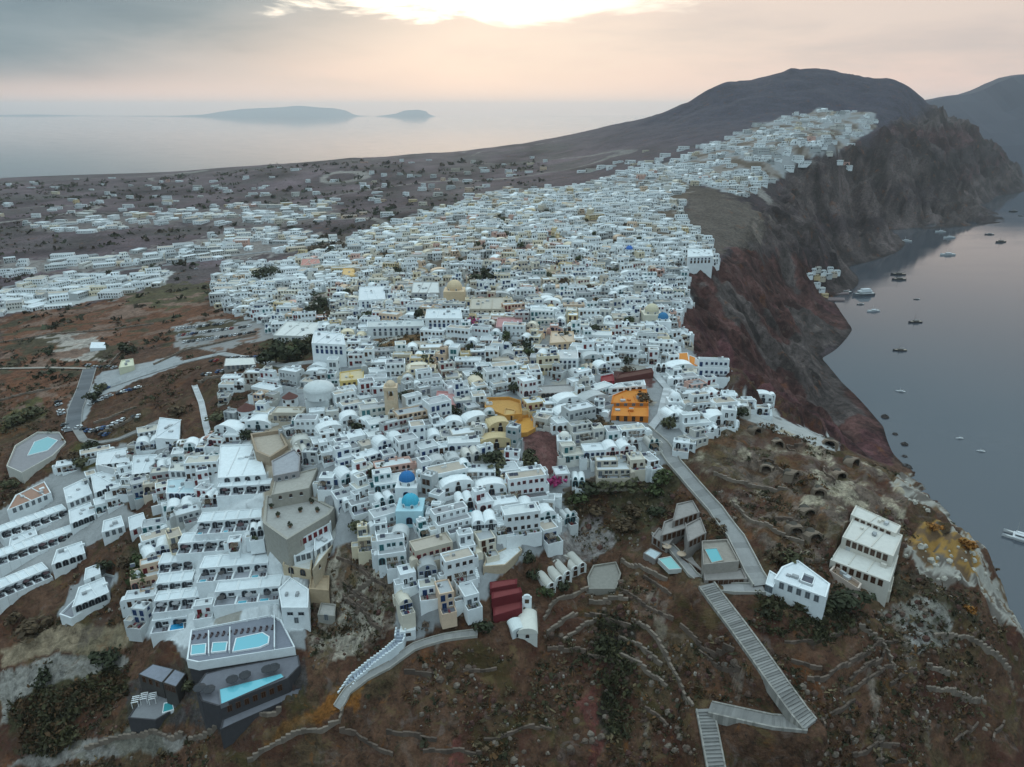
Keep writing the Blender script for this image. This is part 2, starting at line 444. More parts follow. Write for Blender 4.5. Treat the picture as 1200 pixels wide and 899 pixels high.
# ---------------------------------------------------------------- relief
RZ = np.zeros_like(GZ)
far = np.clip((GY - 900) / 700, 0, 1)
cal = (inpoly(PXG, PYG, CALDERA) | inpoly(PXG, PYG, [(838, 312), (930, 205), (1040, 150), (1200, 80), (1200, 300), (960, 415), (880, 290)])).astype(float)
for _ in range(4):
    p_ = np.pad(cal, 1, mode='edge')
    cal = (p_[1:-1, 1:-1] + p_[:-2, 1:-1] + p_[2:, 1:-1] + p_[1:-1, :-2] + p_[1:-1, 2:]) / 5
built = (inpoly(PXG, PYG, TOWN) | inpoly(PXG, PYG, LEFTC)).astype(float)
for _ in range(3):
    p_ = np.pad(built, 1, mode='edge')
    built = (p_[1:-1, 1:-1] + p_[:-2, 1:-1] + p_[2:, 1:-1] + p_[1:-1, :-2] + p_[1:-1, 2:]) / 5
built = np.maximum(built, inpoly(PXG, PYG, PALETOP) * .9)
front = np.clip((430 - GY) / 120, 0, 1) * (1 - built)
ridge = lambda x, y, s: 1 - np.abs(fbm(x, y, s, 4)) * 2.2
mtn = np.clip((GZ - 130) / 120, 0, 1) * far
RZ += mtn * (fbm(GX, GY, 300, 5) * 24 + ridge(GX, GY, 230) * 18 - 14)
rim_ = (inpoly(PXG, PYG, TOWN) | inpoly(PXG, PYG, PALETOP)).astype(float)
for _ in range(5):
    p_ = np.pad(rim_, 1, mode='edge')
    rim_ = np.clip((p_[1:-1, 1:-1] + p_[:-2, 1:-1] + p_[2:, 1:-1] + p_[1:-1, :-2] + p_[1:-1, 2:]) / 4.2, 0, 1)
RZ += cal * (1 - rim_) * np.clip(GZ / 25, 0, 1) * (1 + far * 1.3) * (ridge(GX * 1.0, GY * .6, 62) * 15 - 9 + ridge(GX * .8 + 70, GY * 1.1, 24) * 8.5 - 4 + ridge(GX, GY + 40, 9) * 3 - 1.5 + fbm(GX, GY, 10, 3) * 3.5 + far * (ridge(GX + 11, GY, 120) * 16 - 9))
RZ += (1 - cal) * (1 - built) * (1 - mtn) * np.clip((GY - 420) / 300, 0, 1) * fbm(GX, GY, 120, 4) * 5 * np.clip(GZ / 30, 0, 1)
RZ += front * (fbm(GX, GY, 16, 5) * 3.8 + ridge(GX + 20, GY, 9) * 1.1 - .6 + fbm(GX, GY, 4.0, 3) * 1.5) * np.clip(GZ / 30, .3, 1)
# dry-stone terraces on the front slopes: broken steps along the contours
tt = (GZ + fbm(GX, GY, 30, 3) * 4) / 3.2
fr = tt - np.floor(tt)
RZ += front * (np.clip(fr * 1.6 - .3, 0, 1) - fr) * 2.4 * (fbm(GX, GY, 45, 2) > -.1)
wc_ = inpoly(PXG, PYG, [(1040, 555), (1070, 545), (1160, 600), (1200, 690), (1200, 760), (1130, 720), (1050, 680), (1050, 610)]).astype(float)
for _ in range(3):
    p_ = np.pad(wc_, 1, mode='edge')
    wc_ = (p_[1:-1, 1:-1] + p_[:-2, 1:-1] + p_[2:, 1:-1] + p_[1:-1, :-2] + p_[1:-1, 2:]) / 5
RZ += wc_ * (ridge(GX, GY, 13) * 3.2 - 1.8)
GZ = GZ + RZ


def flatten(poly_w, z, soft=2.5):
    """level the ground inside a world polygon (terraces, courts, pools)"""
    global GZ
    px_ = np.array([p_[0] for p_ in poly_w])
    py_ = np.array([p_[1] for p_ in poly_w])
    cx_, cy_ = px_.mean(), py_.mean()
    big = [(cx_ + (a - cx_) * 1.05, cy_ + (b - cy_) * 1.05) for a, b in zip(px_, py_)]
    m_ = inpoly(GX, GY, big)
    GZ[m_] = np.minimum(GZ[m_], z)


def carve(line_w, width, dz=-.4, blend=5.0):
    """bring the ground to a way's own height along it; line_w is [(x, y, z)]"""
    L = np.array(line_w)
    x0, x1 = L[:, 0].min() - width - blend, L[:, 0].max() + width + blend
    y0, y1 = L[:, 1].min() - width - blend, L[:, 1].max() + width + blend
    m_ = (GX > x0) & (GX < x1) & (GY > y0) & (GY < y1)
    P = np.stack([GX[m_], GY[m_]], 1)
    best = np.full(len(P), 1e9)
    zz = np.zeros(len(P))
    for a, b in zip(L[:-1], L[1:]):
        ab = b[:2] - a[:2]
        t = np.clip(((P - a[:2]) @ ab) / max(ab @ ab, 1e-6), 0, 1)
        d_ = np.hypot(*(P - a[:2] - t[:, None] * ab).T)
        k = d_ < best
        best[k] = d_[k]
        zz[k] = (a[2] + t * (b[2] - a[2]))[k]
    f = np.clip((best - width) / blend, 0, 1)
    f = f * f * (3 - 2 * f)
    GZ[m_] = GZ[m_] * f + (zz + dz) * (1 - f)


def dense(line, step):
    """resample a world polyline (list of xyz) evenly"""
    L = np.array(line, float)
    out = []
    for a, b in zip(L[:-1], L[1:]):
        n = max(1, int(round(np.linalg.norm((b - a)[:2]) / step)))
        for k in range(n):
            out.append(a + (b - a) * k / n)
    out.append(L[-1])
    return np.array(out)


def smooth_z(L, it=6):
    L = L.copy()
    for _ in range(it):
        L[1:-1, 2] = (L[:-2, 2] + 2 * L[1:-1, 2] + L[2:, 2]) / 4
    return L


# ways: traced along their middle in the photo
WAYS = {}


def way(name, px, width, step=3.0, it=20, zs=None):
    if zs is None:
        L = smooth_z(dense(hits(px), step), it)
    else:
        L = dense([at_z(*p_, z_) for p_, z_ in zip(px, zs)], step)
    WAYS[name] = (L, width)
    carve(L, width * .5 + .8)
    return L


way('upper_path', [(752, 500), (775, 520), (790, 540), (812, 568), (838, 598), (862, 632), (884, 668), (893, 686)], 5.4)
way('flat_path', [(895, 690), (860, 689), (832, 687)], 4.2)
way('lower_lane', [(768, 624), (790, 647), (812, 671), (830, 687)], 2.6)
way('stair_upper', [(828, 686), (838, 700), (864, 734), (888, 767), (912, 801), (936, 834), (949, 850)], 5.2, zs=[102, 100.6, 97.6, 94.9, 91.9, 88.6, 87])
way('stair_middle', [(945, 850), (905, 846), (868, 838), (832, 830)], 4.0, zs=[87, 85.6, 84.2, 82.8])
way('stair_lower', [(826, 832), (832, 862), (839, 899), (848, 935)], 4.3, zs=[82.8, 79.5, 75.5, 71.5])
way('white_stair', [(470, 738), (468, 752), (455, 768), (435, 783), (415, 800), (400, 818)], 2.4)
way('donkey_track', [(560, 742), (520, 745), (485, 755), (455, 775), (430, 795), (408, 815), (395, 830)], 2.6)
way('lane_west', [(105, 432), (98, 455), (88, 480), (85, 505)], 7.0)
way('lane_fork', [(130, 452), (165, 440), (215, 424), (260, 414), (330, 428), (385, 422)], 5.0)
way('high_road', [(0, 338), (70, 325), (130, 318), (200, 310), (260, 301), (330, 293)], 7.0)
way('mill_path', [(228, 452), (236, 472), (241, 497), (246, 516)], 2.2)
way('pool_road', [(88, 500), (98, 516), (112, 520), (140, 516), (172, 500), (190, 492)], 3.2)
way('dirt_road', [(0, 432), (60, 431), (105, 432)], 3.0)
way('ridge_road', [(760, 430), (782, 455), (775, 485), (760, 505)], 3.5)

CASTLE_Z = float(hit(350, 600)[2])
# ------------------------------------------------------------------ materials
MATS = {}


def mat(name, build):
    m_ = bpy.data.materials.new(name)
    m_.use_nodes = True
    t = m_.node_tree
    b = t.nodes['Principled BSDF']
    build(NG(t), b)
    MATS[name] = m_
    return m_


def _attr(g):
    a = g.n('ShaderNodeAttribute', attribute_name='Col')
    return a.outputs['Color']


def _pos(g):
    return g.n('ShaderNodeNewGeometry').outputs['Position']


def _ground(g, b):
    c = _attr(g)
    p_ = _pos(g)
    big = g.noise(p_, .035, 5, .6)
    mid = g.noise(p_, .28, 5, .62, .6)
    fin = g.noise(p_, 1.3, 4, .65)
    f = g.m('ADD', g.m('MULTIPLY', big, .5), g.m('ADD', g.m('MULTIPLY', mid, .9), g.m('MULTIPLY', fin, .6)))
    f = g.m('SUBTRACT', f, .5)                     # about 0.2 .. 0.8
    k = g.m('ADD', g.m('MULTIPLY', f, 2.6), -.28)
    kb = g.m('ADD', g.m('MULTIPLY', f, .6), .7)
    cb = g.n('ShaderNodeVectorMath', operation='SCALE')
    g.t.links.new(c, cb.inputs[0])
    g.t.links.new(kb, cb.inputs['Scale'])
    c2 = g.n('ShaderNodeVectorMath', operation='SCALE')
    g.t.links.new(c, c2.inputs[0])
    g.t.links.new(k, c2.inputs['Scale'])
    # pebbly bare patches and rust soil
    tuff = g.ramp(g.noise(p_, .11, 6, .7, .8), .56, .70)
    cc = g.mix(g.m('MULTIPLY', tuff, .30), c2.outputs[0], (.19, .15, .125))
    rust = g.ramp(g.noise(p_, .06, 5, .65, .5), .58, .72)
    cc = g.mix(g.m('MULTIPLY', rust, .55), cc, (.16, .056, .018))
    fr_ = g.n('ShaderNodeAttribute', attribute_name='Front').outputs['Fac']
    for sc_, lo, hi, col_, am in ((.045, .50, .62, (.062, .022, .016), .65), (.09, .55, .66, (.050, .040, .014), .7), (.16, .57, .68, (.135, .102, .090), .55), (.21, .60, .70, (.17, .066, .018), .6), (.13, .56, .66, (.125, .088, .040), .6), (.32, .57, .68, (.046, .042, .018), .6), (.6, .55, .68, (.022, .017, .013), .7), (1.1, .60, .72, (.17, .13, .105), .5)):
        off = g.n('ShaderNodeVectorMath', operation='ADD')
        g.t.links.new(p_, off.inputs[0])
        off.inputs[1].default_value = (sc_ * 900, 31 * sc_, 7)
        k2 = g.m('MULTIPLY', g.ramp(g.noise(off.outputs[0], sc_, 6, .65, .7), lo, hi), am)
        cc = g.mix(g.m('MULTIPLY', k2, fr_), cc, col_)
    # paved / built ground keeps its own colour
    a = g.n('ShaderNodeAttribute', attribute_name='Bare')
    cc = g.mix(a.outputs['Fac'], cc, cb.outputs[0])
    g.t.links.new(cc, b.inputs['Base Color'])
    b.inputs['Roughness'].default_value = .95
    b.inputs['Specular IOR Level'].default_value = .15
    bp = g.n('ShaderNodeBump')
    bp.inputs['Strength'].default_value = .45
    bp.inputs['Distance'].default_value = 1.2
    g.t.links.new(mid, bp.inputs['Height'])
    b2 = g.n('ShaderNodeBump')
    b2.inputs['Strength'].default_value = .55
    b2.inputs['Distance'].default_value = 7.0
    g.t.links.new(g.noise(p_, .045, 9, .62, .4), b2.inputs['Height'])
    g.t.links.new(bp.outputs[0], b2.inputs['Normal'])
    nm = g.n('ShaderNodeMix', data_type='VECTOR')
    g.t.links.new(a.outputs['Fac'], nm.inputs[0])
    g.t.links.new(b2.outputs[0], nm.inputs[4])
    g.t.links.new(bp.outputs[0], nm.inputs[5])
    g.t.links.new(nm.outputs[1], b.inputs['Normal'])


mat('ground', _ground)


def _stained(rough, var, sc):
    def f(g, b):
        c = _attr(g)
        p_ = _pos(g)
        n_ = g.m('ADD', g.m('MULTIPLY', g.noise(p_, sc, 4, .6), .6), g.m('MULTIPLY', g.noise(p_, sc * 5, 3, .6), .4))
        k = g.m('ADD', g.m('MULTIPLY', n_, var * 2), 1 - var)
        v = g.n('ShaderNodeVectorMath', operation='SCALE')
        g.t.links.new(c, v.inputs[0])
        g.t.links.new(k, v.inputs['Scale'])
        g.t.links.new(v.outputs[0], b.inputs['Base Color'])
        b.inputs['Roughness'].default_value = rough
        b.inputs['Specular IOR Level'].default_value = .25
    return f


mat('plaster', _stained(.85, .26, .45))
mat('stone', _stained(.92, .42, .9))
mat('paving', _stained(.9, .30, .8))
mat('leaf', _stained(.8, .45, .9))
mat('paint', _stained(.45, .06, .4))


def _glass(g, b):
    g.t.links.new(_attr(g), b.inputs['Base Color'])
    b.inputs['Roughness'].default_value = .12
    b.inputs['Specular IOR Level'].default_value = .4


mat('glass', _glass)


def _pool(g, b):
    c = _attr(g)
    g.t.links.new(c, b.inputs['Base Color'])
    b.inputs['Roughness'].default_value = .05
    bp = g.n('ShaderNodeBump')
    bp.inputs['Strength'].default_value = .08
    g.t.links.new(g.noise(_pos(g), 2.5, 2), bp.inputs['Height'])
    g.t.links.new(bp.outputs[0], b.inputs['Normal'])


mat('pool_water', _pool)


def _sea(g, b):
    p_ = _pos(g)
    b.inputs['Base Color'].default_value = (.058, .066, .080, 1)
    b.inputs['IOR'].default_value = 1.55
    st = g.n('ShaderNodeVectorMath', operation='MULTIPLY')
    g.t.links.new(p_, st.inputs[0])
    st.inputs[1].default_value = (.006, .02, 0)
    slick = g.ramp(g.noise(st.outputs[0], 1.0, 4, .6, .5), .38, .66)
    g.t.links.new(g.m('ADD', .03, g.m('MULTIPLY', slick, .07)), b.inputs['Roughness'])
    bp = g.n('ShaderNodeBump')
    bp.inputs['Strength'].default_value = .12
    bp.inputs['Distance'].default_value = .2
    g.t.links.new(g.noise(p_, .5, 4, .6), bp.inputs['Height'])
    g.t.links.new(bp.outputs[0], b.inputs['Normal'])


mat('sea', _sea)


# ------------------------------------------------------------------ mesh helper
def lin(c):
    return tuple(c[:3]) + (1.0,)


class MB:
    """collects faces with a colour and a material each, becomes ONE mesh object"""

    def __init__(s):
        s.v, s.f, s.c, s.k = [], [], [], []

    def face(s, pts_, col, m_='plaster'):
        i = len(s.v)
        s.v.extend([tuple(map(float, p_)) for p_ in pts_])
        s.f.append(tuple(range(i, i + len(pts_))))
        s.c.append(col)
        s.k.append(m_)

    def box(s, x0, x1, y0, y1, z0, z1, col, m_='plaster', top=True, bottom=False):
        i = len(s.v)
        s.v.extend([(x0, y0, z0), (x1, y0, z0), (x1, y1, z0), (x0, y1, z0), (x0, y0, z1), (x1, y0, z1), (x1, y1, z1), (x0, y1, z1)])
        fs = [(0, 1, 5, 4), (1, 2, 6, 5), (2, 3, 7, 6), (3, 0, 4, 7)]
        if top:
            fs.append((4, 5, 6, 7))
        if bottom:
            fs.append((3, 2, 1, 0))
        for f_ in fs:
            s.f.append(tuple(i + a for a in f_))
            s.c.append(col)
            s.k.append(m_)

    def tray(s, x0, x1, y0, y1, z0, z1, th, drop, col, m_='plaster'):
        """walls of a box with a parapet rim: outer sides, rim, inner sides down by drop"""
        o = [(x0, y0), (x1, y0), (x1, y1), (x0, y1)]
        n = [(x0 + th, y0 + th), (x1 - th, y0 + th), (x1 - th, y1 - th), (x0 + th, y1 - th)]
        s.ring(o, n, z0, z1, z1 - drop, col, m_)

    def ring(s, o, n, z0, z1, zi, col, m_='plaster'):
        i = len(s.v)
        k = len(o)
        s.v.extend([(*p_, z0) for p_ in o] + [(*p_, z1) for p_ in o] + [(*p_, z1) for p_ in n] + [(*p_, zi) for p_ in n])
        for a in range(k):
            b = (a + 1) % k
            for f_ in ((a, b, k + b, k + a), (k + a, k + b, 2 * k + b, 2 * k + a), (2 * k + a, 2 * k + b, 3 * k + b, 3 * k + a)):
                s.f.append(tuple(i + q_ for q_ in f_))
                s.c.append(col)
                s.k.append(m_)

    def prism(s, poly, z0, z1, col, m_='plaster', topcol=None, topm=None):
        """extrude a plan polygon (counter-clockwise or not) from z0 (number or list) to z1 (number or list)"""
        n = len(poly)
        area = sum(poly[i][0] * poly[(i + 1) % n][1] - poly[(i + 1) % n][0] * poly[i][1] for i in range(n))
        idx = list(range(n)) if area > 0 else list(range(n))[::-1]
        Z0 = z0 if isinstance(z0, (list, tuple)) else [z0] * n
        Z1 = z1 if isinstance(z1, (list, tuple)) else [z1] * n
        i = len(s.v)
        s.v.extend([(poly[a][0], poly[a][1], Z0[a]) for a in idx] + [(poly[a][0], poly[a][1], Z1[a]) for a in idx])
        for a in range(n):
            b = (a + 1) % n
            s.f.append((i + a, i + b, i + n + b, i + n + a))
            s.c.append(col)
            s.k.append(m_)
        s.f.append(tuple(i + n + a for a in range(n)))
        s.c.append(topcol or col)
        s.k.append(topm or m_)

    def vault(s, x0, x1, y0, y1, z, rise, col, m_='plaster', n=9, ends=True):
        """barrel roof whose axis runs along y"""
        cx, rx = (x0 + x1) / 2, (x1 - x0) / 2
        pr = [(cx - rx * math.cos(math.pi * a / n), z + rise * math.sin(math.pi * a / n)) for a in range(n + 1)]
        for a in range(n):
            s.face([(pr[a + 1][0], y0, pr[a + 1][1]), (pr[a][0], y0, pr[a][1]), (pr[a][0], y1, pr[a][1]), (pr[a + 1][0], y1, pr[a + 1][1])][::-1], col, m_)
        if ends:
            s.face([(p_[0], y0, p_[1]) for p_ in pr][::-1], col, m_)
            s.face([(p_[0], y1, p_[1]) for p_ in pr], col, m_)

    def dome(s, cx, cy, z, r, col, m_='plaster', n=16, rings=6, hz=1.0):
        for k in range(rings):
            a0, a1 = math.pi / 2 * k / rings, math.pi / 2 * (k + 1) / rings
            for j in range(n):
                b0, b1 = 2 * math.pi * j / n, 2 * math.pi * (j + 1) / n
                P = lambda a, b: (cx + r * math.cos(a) * math.cos(b), cy + r * math.cos(a) * math.sin(b), z + hz * r * math.sin(a))
                pts_ = [P(a0, b0), P(a0, b1), P(a1, b1)]
                if k < rings - 1:
                    pts_.append(P(a1, b0))
                s.face(pts_, col, m_)

    def cyl(s, cx, cy, z0, z1, r0, r1, col, m_='plaster', n=14, top=True):
        P = lambda r_, b, z: (cx + r_ * math.cos(b), cy + r_ * math.sin(b), z)
        for j in range(n):
            b0, b1 = 2 * math.pi * j / n, 2 * math.pi * (j + 1) / n
            pts_ = [P(r0, b0, z0), P(r0, b1, z0), P(r1, b1, z1)]
            if r1 > 1e-4:
                pts_.append(P(r1, b0, z1))
            s.face(pts_, col, m_)
        if top and r1 > 1e-4:
            s.face([P(r1, 2 * math.pi * j / n, z1) for j in range(n)], col, m_)

    def mesh(s, name):
        me = bpy.data.meshes.new(name)
        me.from_pydata(s.v, [], s.f)
        ms_ = list(dict.fromkeys(s.k))
        for k in ms_:
            me.materials.append(MATS[k])
        ix = {k: i for i, k in enumerate(ms_)}
        me.polygons.foreach_set('material_index', [ix[k] for k in s.k])
        ca = me.attributes.new('Col', 'FLOAT_COLOR', 'FACE')
        buf = np.ones((len(s.f), 4), np.float32)
        buf[:, :3] = np.array([c_[:3] for c_ in s.c], np.float32)
        ca.data.foreach_set('color', buf.ravel())
        me.update()
        return me

    def build(s, name, parent=None, loc=(0, 0, 0), rz=0.0):
        return link(name, s.mesh(name), parent, loc, rz)


def link(name, me, parent=None, loc=(0, 0, 0), rz=0.0):
    o = bpy.data.objects.new(name, me)
    COL.objects.link(o)
    o.location = loc
    o.rotation_euler = (0, 0, rz)
    if parent is not None:
        o.parent = parent
    return o


def tag(o, label=None, cat=None, group=None, kind=None):
    for k, v in (('label', label), ('category', cat), ('group', group), ('kind', kind)):
        if v:
            o[k] = v
    return o


def thing(name, label, cat, loc, rz=0.0, group=None):
    return tag(link(name, None, None, loc, rz), label, cat, group)


# ------------------------------------------------------------------ the ground sheet
def build_ground():
    jx = fbm(GX, GY, 9, 3) * 14
    jy = fbm(GX + 50, GY - 31, 9, 3) * 9
    col = np.empty(GZ.shape + (3,))
    bare = np.zeros(GZ.shape)
    col[:] = C_SCRUB
    near = np.clip((GY - 430) / 250, 0, 1)[..., None]
    col[:] = col * (1 - near) + np.array(C_PLAIN) * near
    # fields of the plain: long strips of differing soil
    fld = vnoise(GX * .012 + fbm(GX, GY, 200, 2) * .8, GY * .006) + .6 * vnoise(GX * .03, GY * .02)
    fld2 = vnoise(GX * .008 + 40, GY * .011 + 9)
    pl = near[..., 0] * (1 - np.clip((GZ - 130) / 60, 0, 1))
    col *= np.clip(1 + pl * fld * 1.25, .3, 2)[..., None]
    trk = np.abs(vnoise(GX * .0042 + fbm(GX, GY, 300, 2) * .3 + 5, GY * .0021)) < .012
    col[(pl > .5) & trk] = (.20, .18, .165)
    gm = (pl * np.clip(fld2 * 2.5, 0, 1))[..., None]
    col[:] = col * (1 - gm * .6) + np.array((.058, .056, .048)) * gm * .6
    mt = (np.clip((GZ - 120) / 90, 0, 1) * np.clip((GY - 1100) / 500, 0, 1))[..., None]
    col[:] = col * (1 - mt) + np.array(C_MOUNT) * mt
    # caldera rock strata, banded by height
    cm = cal[..., None]
    band = vnoise(GZ * .065 + fbm(GX, GY, 90, 3) * 1.2, GX * .0015)
    rock = np.where((band > .08)[..., None], np.array((.066, .050, .048)), np.array((.038, .028, .029)))
    rock = np.where((band < -.22)[..., None], np.array((.050, .026, .027)), rock)
    col[:] = col * (1 - cm) + rock * cm
    dirt = (inpoly(PXG, PYG, TOWN) & (GY > 520))
    for poly, c_, jit in COV:
        m_ = inpoly(PXG + jx * jit / 6, PYG + jy * jit / 6, poly)
        col[m_] = c_
        if poly in (TOWN, HOTELG, LEFTC, LEFTI, VILLA, VILLD, PAVEL, PARK, CASTLE, WHITECLIFF, OCHRE, PALETOP):
            bare[m_] = 1
        else:
            bare[m_] = .0
    dk = fbm(GX + 3, GY, 30, 4)
    col[dirt & (dk > .05)] = (.20, .17, .15)
    col[dirt & (dk > .28)] = (.10, .075, .055)
    tw = inpoly(PXG, PYG, TOWN) & (GY <= 520)
    col[tw & (dk > .3)] = (.30, .28, .25)
    lf = inpoly(PXG + jx, PYG + jy, LFIELD)
    nf_ = fbm(GX - 8, GY * 1.8, 22, 5)
    col[lf & (nf_ > .2)] = (.060, .048, .028)
    col[lf & (nf_ < -.25)] = (.16, .10, .075)
    # ochre seams and guano streaks in the pale cliff
    wcl = inpoly(PXG + jx * .6, PYG + jy * .6, WHITECLIFF) | inpoly(PXG + jx, PYG + jy, OCHRE)
    n_ = fbm(GX, GY, 6, 4)
    col[wcl & (n_ > .16)] = (.15, .095, .055)
    col[wcl & (n_ < -.2)] = (.13, .11, .095)
    rk = inpoly(PXG + jx, PYG + jy, ROCKR)
    n_ = fbm(GX + 9, GY, 9, 4)
    col[rk & (n_ > .15)] = (.095, .052, .030)
    col[rk & (n_ < -.22)] = (.32, .27, .20)
    tf = inpoly(PXG + jx, PYG + jy, TUFFS)
    col[tf & (n_ > .12)] = (.105, .062, .036)
    col[tf & (n_ < -.2)] = (.30, .26, .21)
    cl = inpoly(PXG + jx, PYG + jy, CALDERA)
    n_ = fbm(GX * .7, GY * .5, 46, 4)
    col[cl & (n_ > .26)] = (.058, .025, .026)
    col[cl & (n_ < -.12)] = (.060, .047, .044)
    n2_ = fbm(GX, GY, 14, 4)
    col[cl & (n2_ > .24)] *= 1.7
    col[cl & (n2_ < -.2)] *= .5
    fc_ = (cal > .5) & ~cl
    n3_ = fbm(GX, GY * .7, 26, 5)
    col[fc_ & (n3_ > .22)] *= 1.6
    col[fc_ & (n3_ < -.2)] *= .55
    # scree and gully streaks down the front slope
    fm = (front > .5) & (GY < 215) & (bare < .5)
    n_ = fbm(GX * 1.6, GY * .45, 12, 4)
    col[fm & (n_ > .4)] = (.15, .115, .092)
    vg = fbm(GX - 30, GY + 8, 18, 4)
    vm = (front > .5) & (bare < .5) & (vg > .2)
    col[vm] = col[vm] * .6 + np.array((.060, .054, .026)) * .4
    # wet dark foot at the water line
    wet = (GZ < 1.2)
    col[wet] *= .55

    nv = GZ.size
    me = bpy.data.meshes.new('ground')
    me.vertices.add(nv)
    co = np.stack([GX, GY, GZ], -1).reshape(-1, 3).astype(np.float32)
    me.vertices.foreach_set('co', co.ravel())
    i = np.arange(NSG - 1)[:, None] * NWG + np.arange(NWG - 1)[None]
    quads = np.stack([i, i + 1, i + NWG + 1, i + NWG], -1).reshape(-1, 4)
    nf = len(quads)
    me.loops.add(nf * 4)
    me.loops.foreach_set('vertex_index', quads.ravel().astype(np.int32))
    me.polygons.add(nf)
    me.polygons.foreach_set('loop_start', np.arange(0, nf * 4, 4, dtype=np.int32))
    me.polygons.foreach_set('use_smooth', np.ones(nf, bool))
    ca = me.attributes.new('Col', 'FLOAT_COLOR', 'POINT')
    cb = np.ones((nv, 4), np.float32)
    cb[:, :3] = col.reshape(-1, 3)
    ca.data.foreach_set('color', cb.ravel())
    ba = me.attributes.new('Bare', 'FLOAT', 'POINT')
    ba.data.foreach_set('value', bare.ravel().astype(np.float32))
    fa = me.attributes.new('Front', 'FLOAT', 'POINT')
    fcol = np.clip(front, 0, 1) * (GZ > 4)
    for q_ in (WHITECLIFF, OCHRE, SANDY, TRACK, TRACK2, CASTLE, RUSTL):
        fcol = fcol * (1 - .8 * inpoly(PXG, PYG, q_))
    fa.data.foreach_set('value', fcol.ravel().astype(np.float32))
    me.materials.append(MATS['ground'])
    me.update(calc_edges=True)
    me.validate()
    o = link('ground', me)
    tag(o, 'brown volcanic hillside, plain and caldera cliffs under the white town', None, None, 'structure')


# ------------------------------------------------------------------ sea, islands, haze
b_ = MB()
b_.face([(-36000, -2500, 0), (36000, -2500, 0), (36000, 35500, 0), (-36000, 35500, 0)], (1, 1, 1), 'sea')
tag(b_.build('sea'), 'calm grey sea filling the caldera and the horizon', None, None, 'structure')


def hill_range(name, label, prof, y, depth, col):
    """prof: [(px, py_top)] as seen on the horizon at distance y; a real ridge with slopes to both sides"""
    mb = MB()
    P = []
    for px, py in prof:
        d = ray(px, py)
        P.append((d[0] / d[1] * y, max(CAMZ + d[2] / d[1] * y, 3.0)))
    xs = np.array([p_[0] for p_ in P])
    zs = np.array([p_[1] for p_ in P])
    nx, ny = 60, 14
    X = np.linspace(xs[0], xs[-1], nx)
    T = np.interp(X, xs, zs)
    rows = []
    for j in range(ny):
        v = j / (ny - 1) * 2 - 1
        f_ = max(0, 1 - abs(v)) ** .8
        yy = y + v * depth
        zz = T * f_ * (1 + .5 * fbm(X, np.full(nx, yy), y * .05, 4) * (1 - f_)) - 2
        rows.append([(X[k], yy + 0.0 * k, zz[k]) for k in range(nx)])
    for j in range(ny - 1):
        for k in range(nx - 1):
            mb.face([rows[j][k], rows[j][k + 1], rows[j + 1][k + 1], rows[j + 1][k]], col, 'stone')
    o = mb.build(name)
    for p_ in o.data.polygons:
        p_.use_smooth = True
    return tag(o, label, None, None, 'structure')


hill_range('island', 'long faint island on the horizon with a low double summit', [(150, 138), (200, 136), (240, 134), (262, 130), (285, 127), (305, 126), (330, 125), (350, 123), (372, 125), (390, 126), (405, 129), (414, 135), (430, 138)], 30000, 1500, (.14, .16, .18))  # island colours are pale blue-grey, with some distance haze painted in
hill_range('island', 'small flat-topped island out at sea', [(440, 138), (464, 133), (474, 129), (490, 128), (499, 130), (503, 134), (510, 138)], 29500, 700, (.14, .16, .18))
hill_range('island', 'low distant coast far beyond the plain', [(-420, 140), (-200, 133), (-60, 136), (40, 134), (110, 137), (170, 138), (230, 140)], 32000, 1500, (.14, .16, .18))
hill_range('mountain', 'dark mountain across the bay behind the headland', [(990, 240), (1030, 150), (1075, 117), (1092, 111), (1110, 107), (1130, 104), (1150, 98), (1162, 91), (1180, 83), (1195, 80), (1230, 78), (1290, 86), (1360, 120), (1420, 190)], 4300, 760, (.050, .054, .074))  # rock colour tinted blue in place of distance haze


def build_haze():
    m_ = bpy.data.materials.new('haze')
    m_.use_nodes = True
    t = m_.node_tree
    t.nodes.clear()
    out = t.nodes.new('ShaderNodeOutputMaterial')
    v = t.nodes.new('ShaderNodeVolumePrincipled')
    v.inputs['Color'].default_value = (.93, .97, 1.0, 1)
    v.inputs['Density'].default_value = 3.8e-5
    v.inputs['Anisotropy'].default_value = .45
    t.links.new(v.outputs[0], out.inputs['Volume'])
    MATS['haze'] = m_
    b = MB()
    b.box(-36500, 36500, -2600, 35600, -60, 530, (1, 1, 1), 'haze', True, True)
    tag(b.build('haze'), 'thin morning haze over town, sea and mountains', None, None, 'stuff')


# ------------------------------------------------------------------ openings and small fittings, shared by every house
rnd = random.Random(11)
LIB = {}
LIBM = {}
DARK = (.022, .026, .032)
WHITE = (.73, .755, .765)
FRAMES = {'blue': (.035, .075, .19), 'brown': (.10, .05, .03), 'grey': (.22, .24, .26), 'white': (.74, .76, .77), 'red': (.22, .03, .035), 'teal': (.05, .20, .22)}


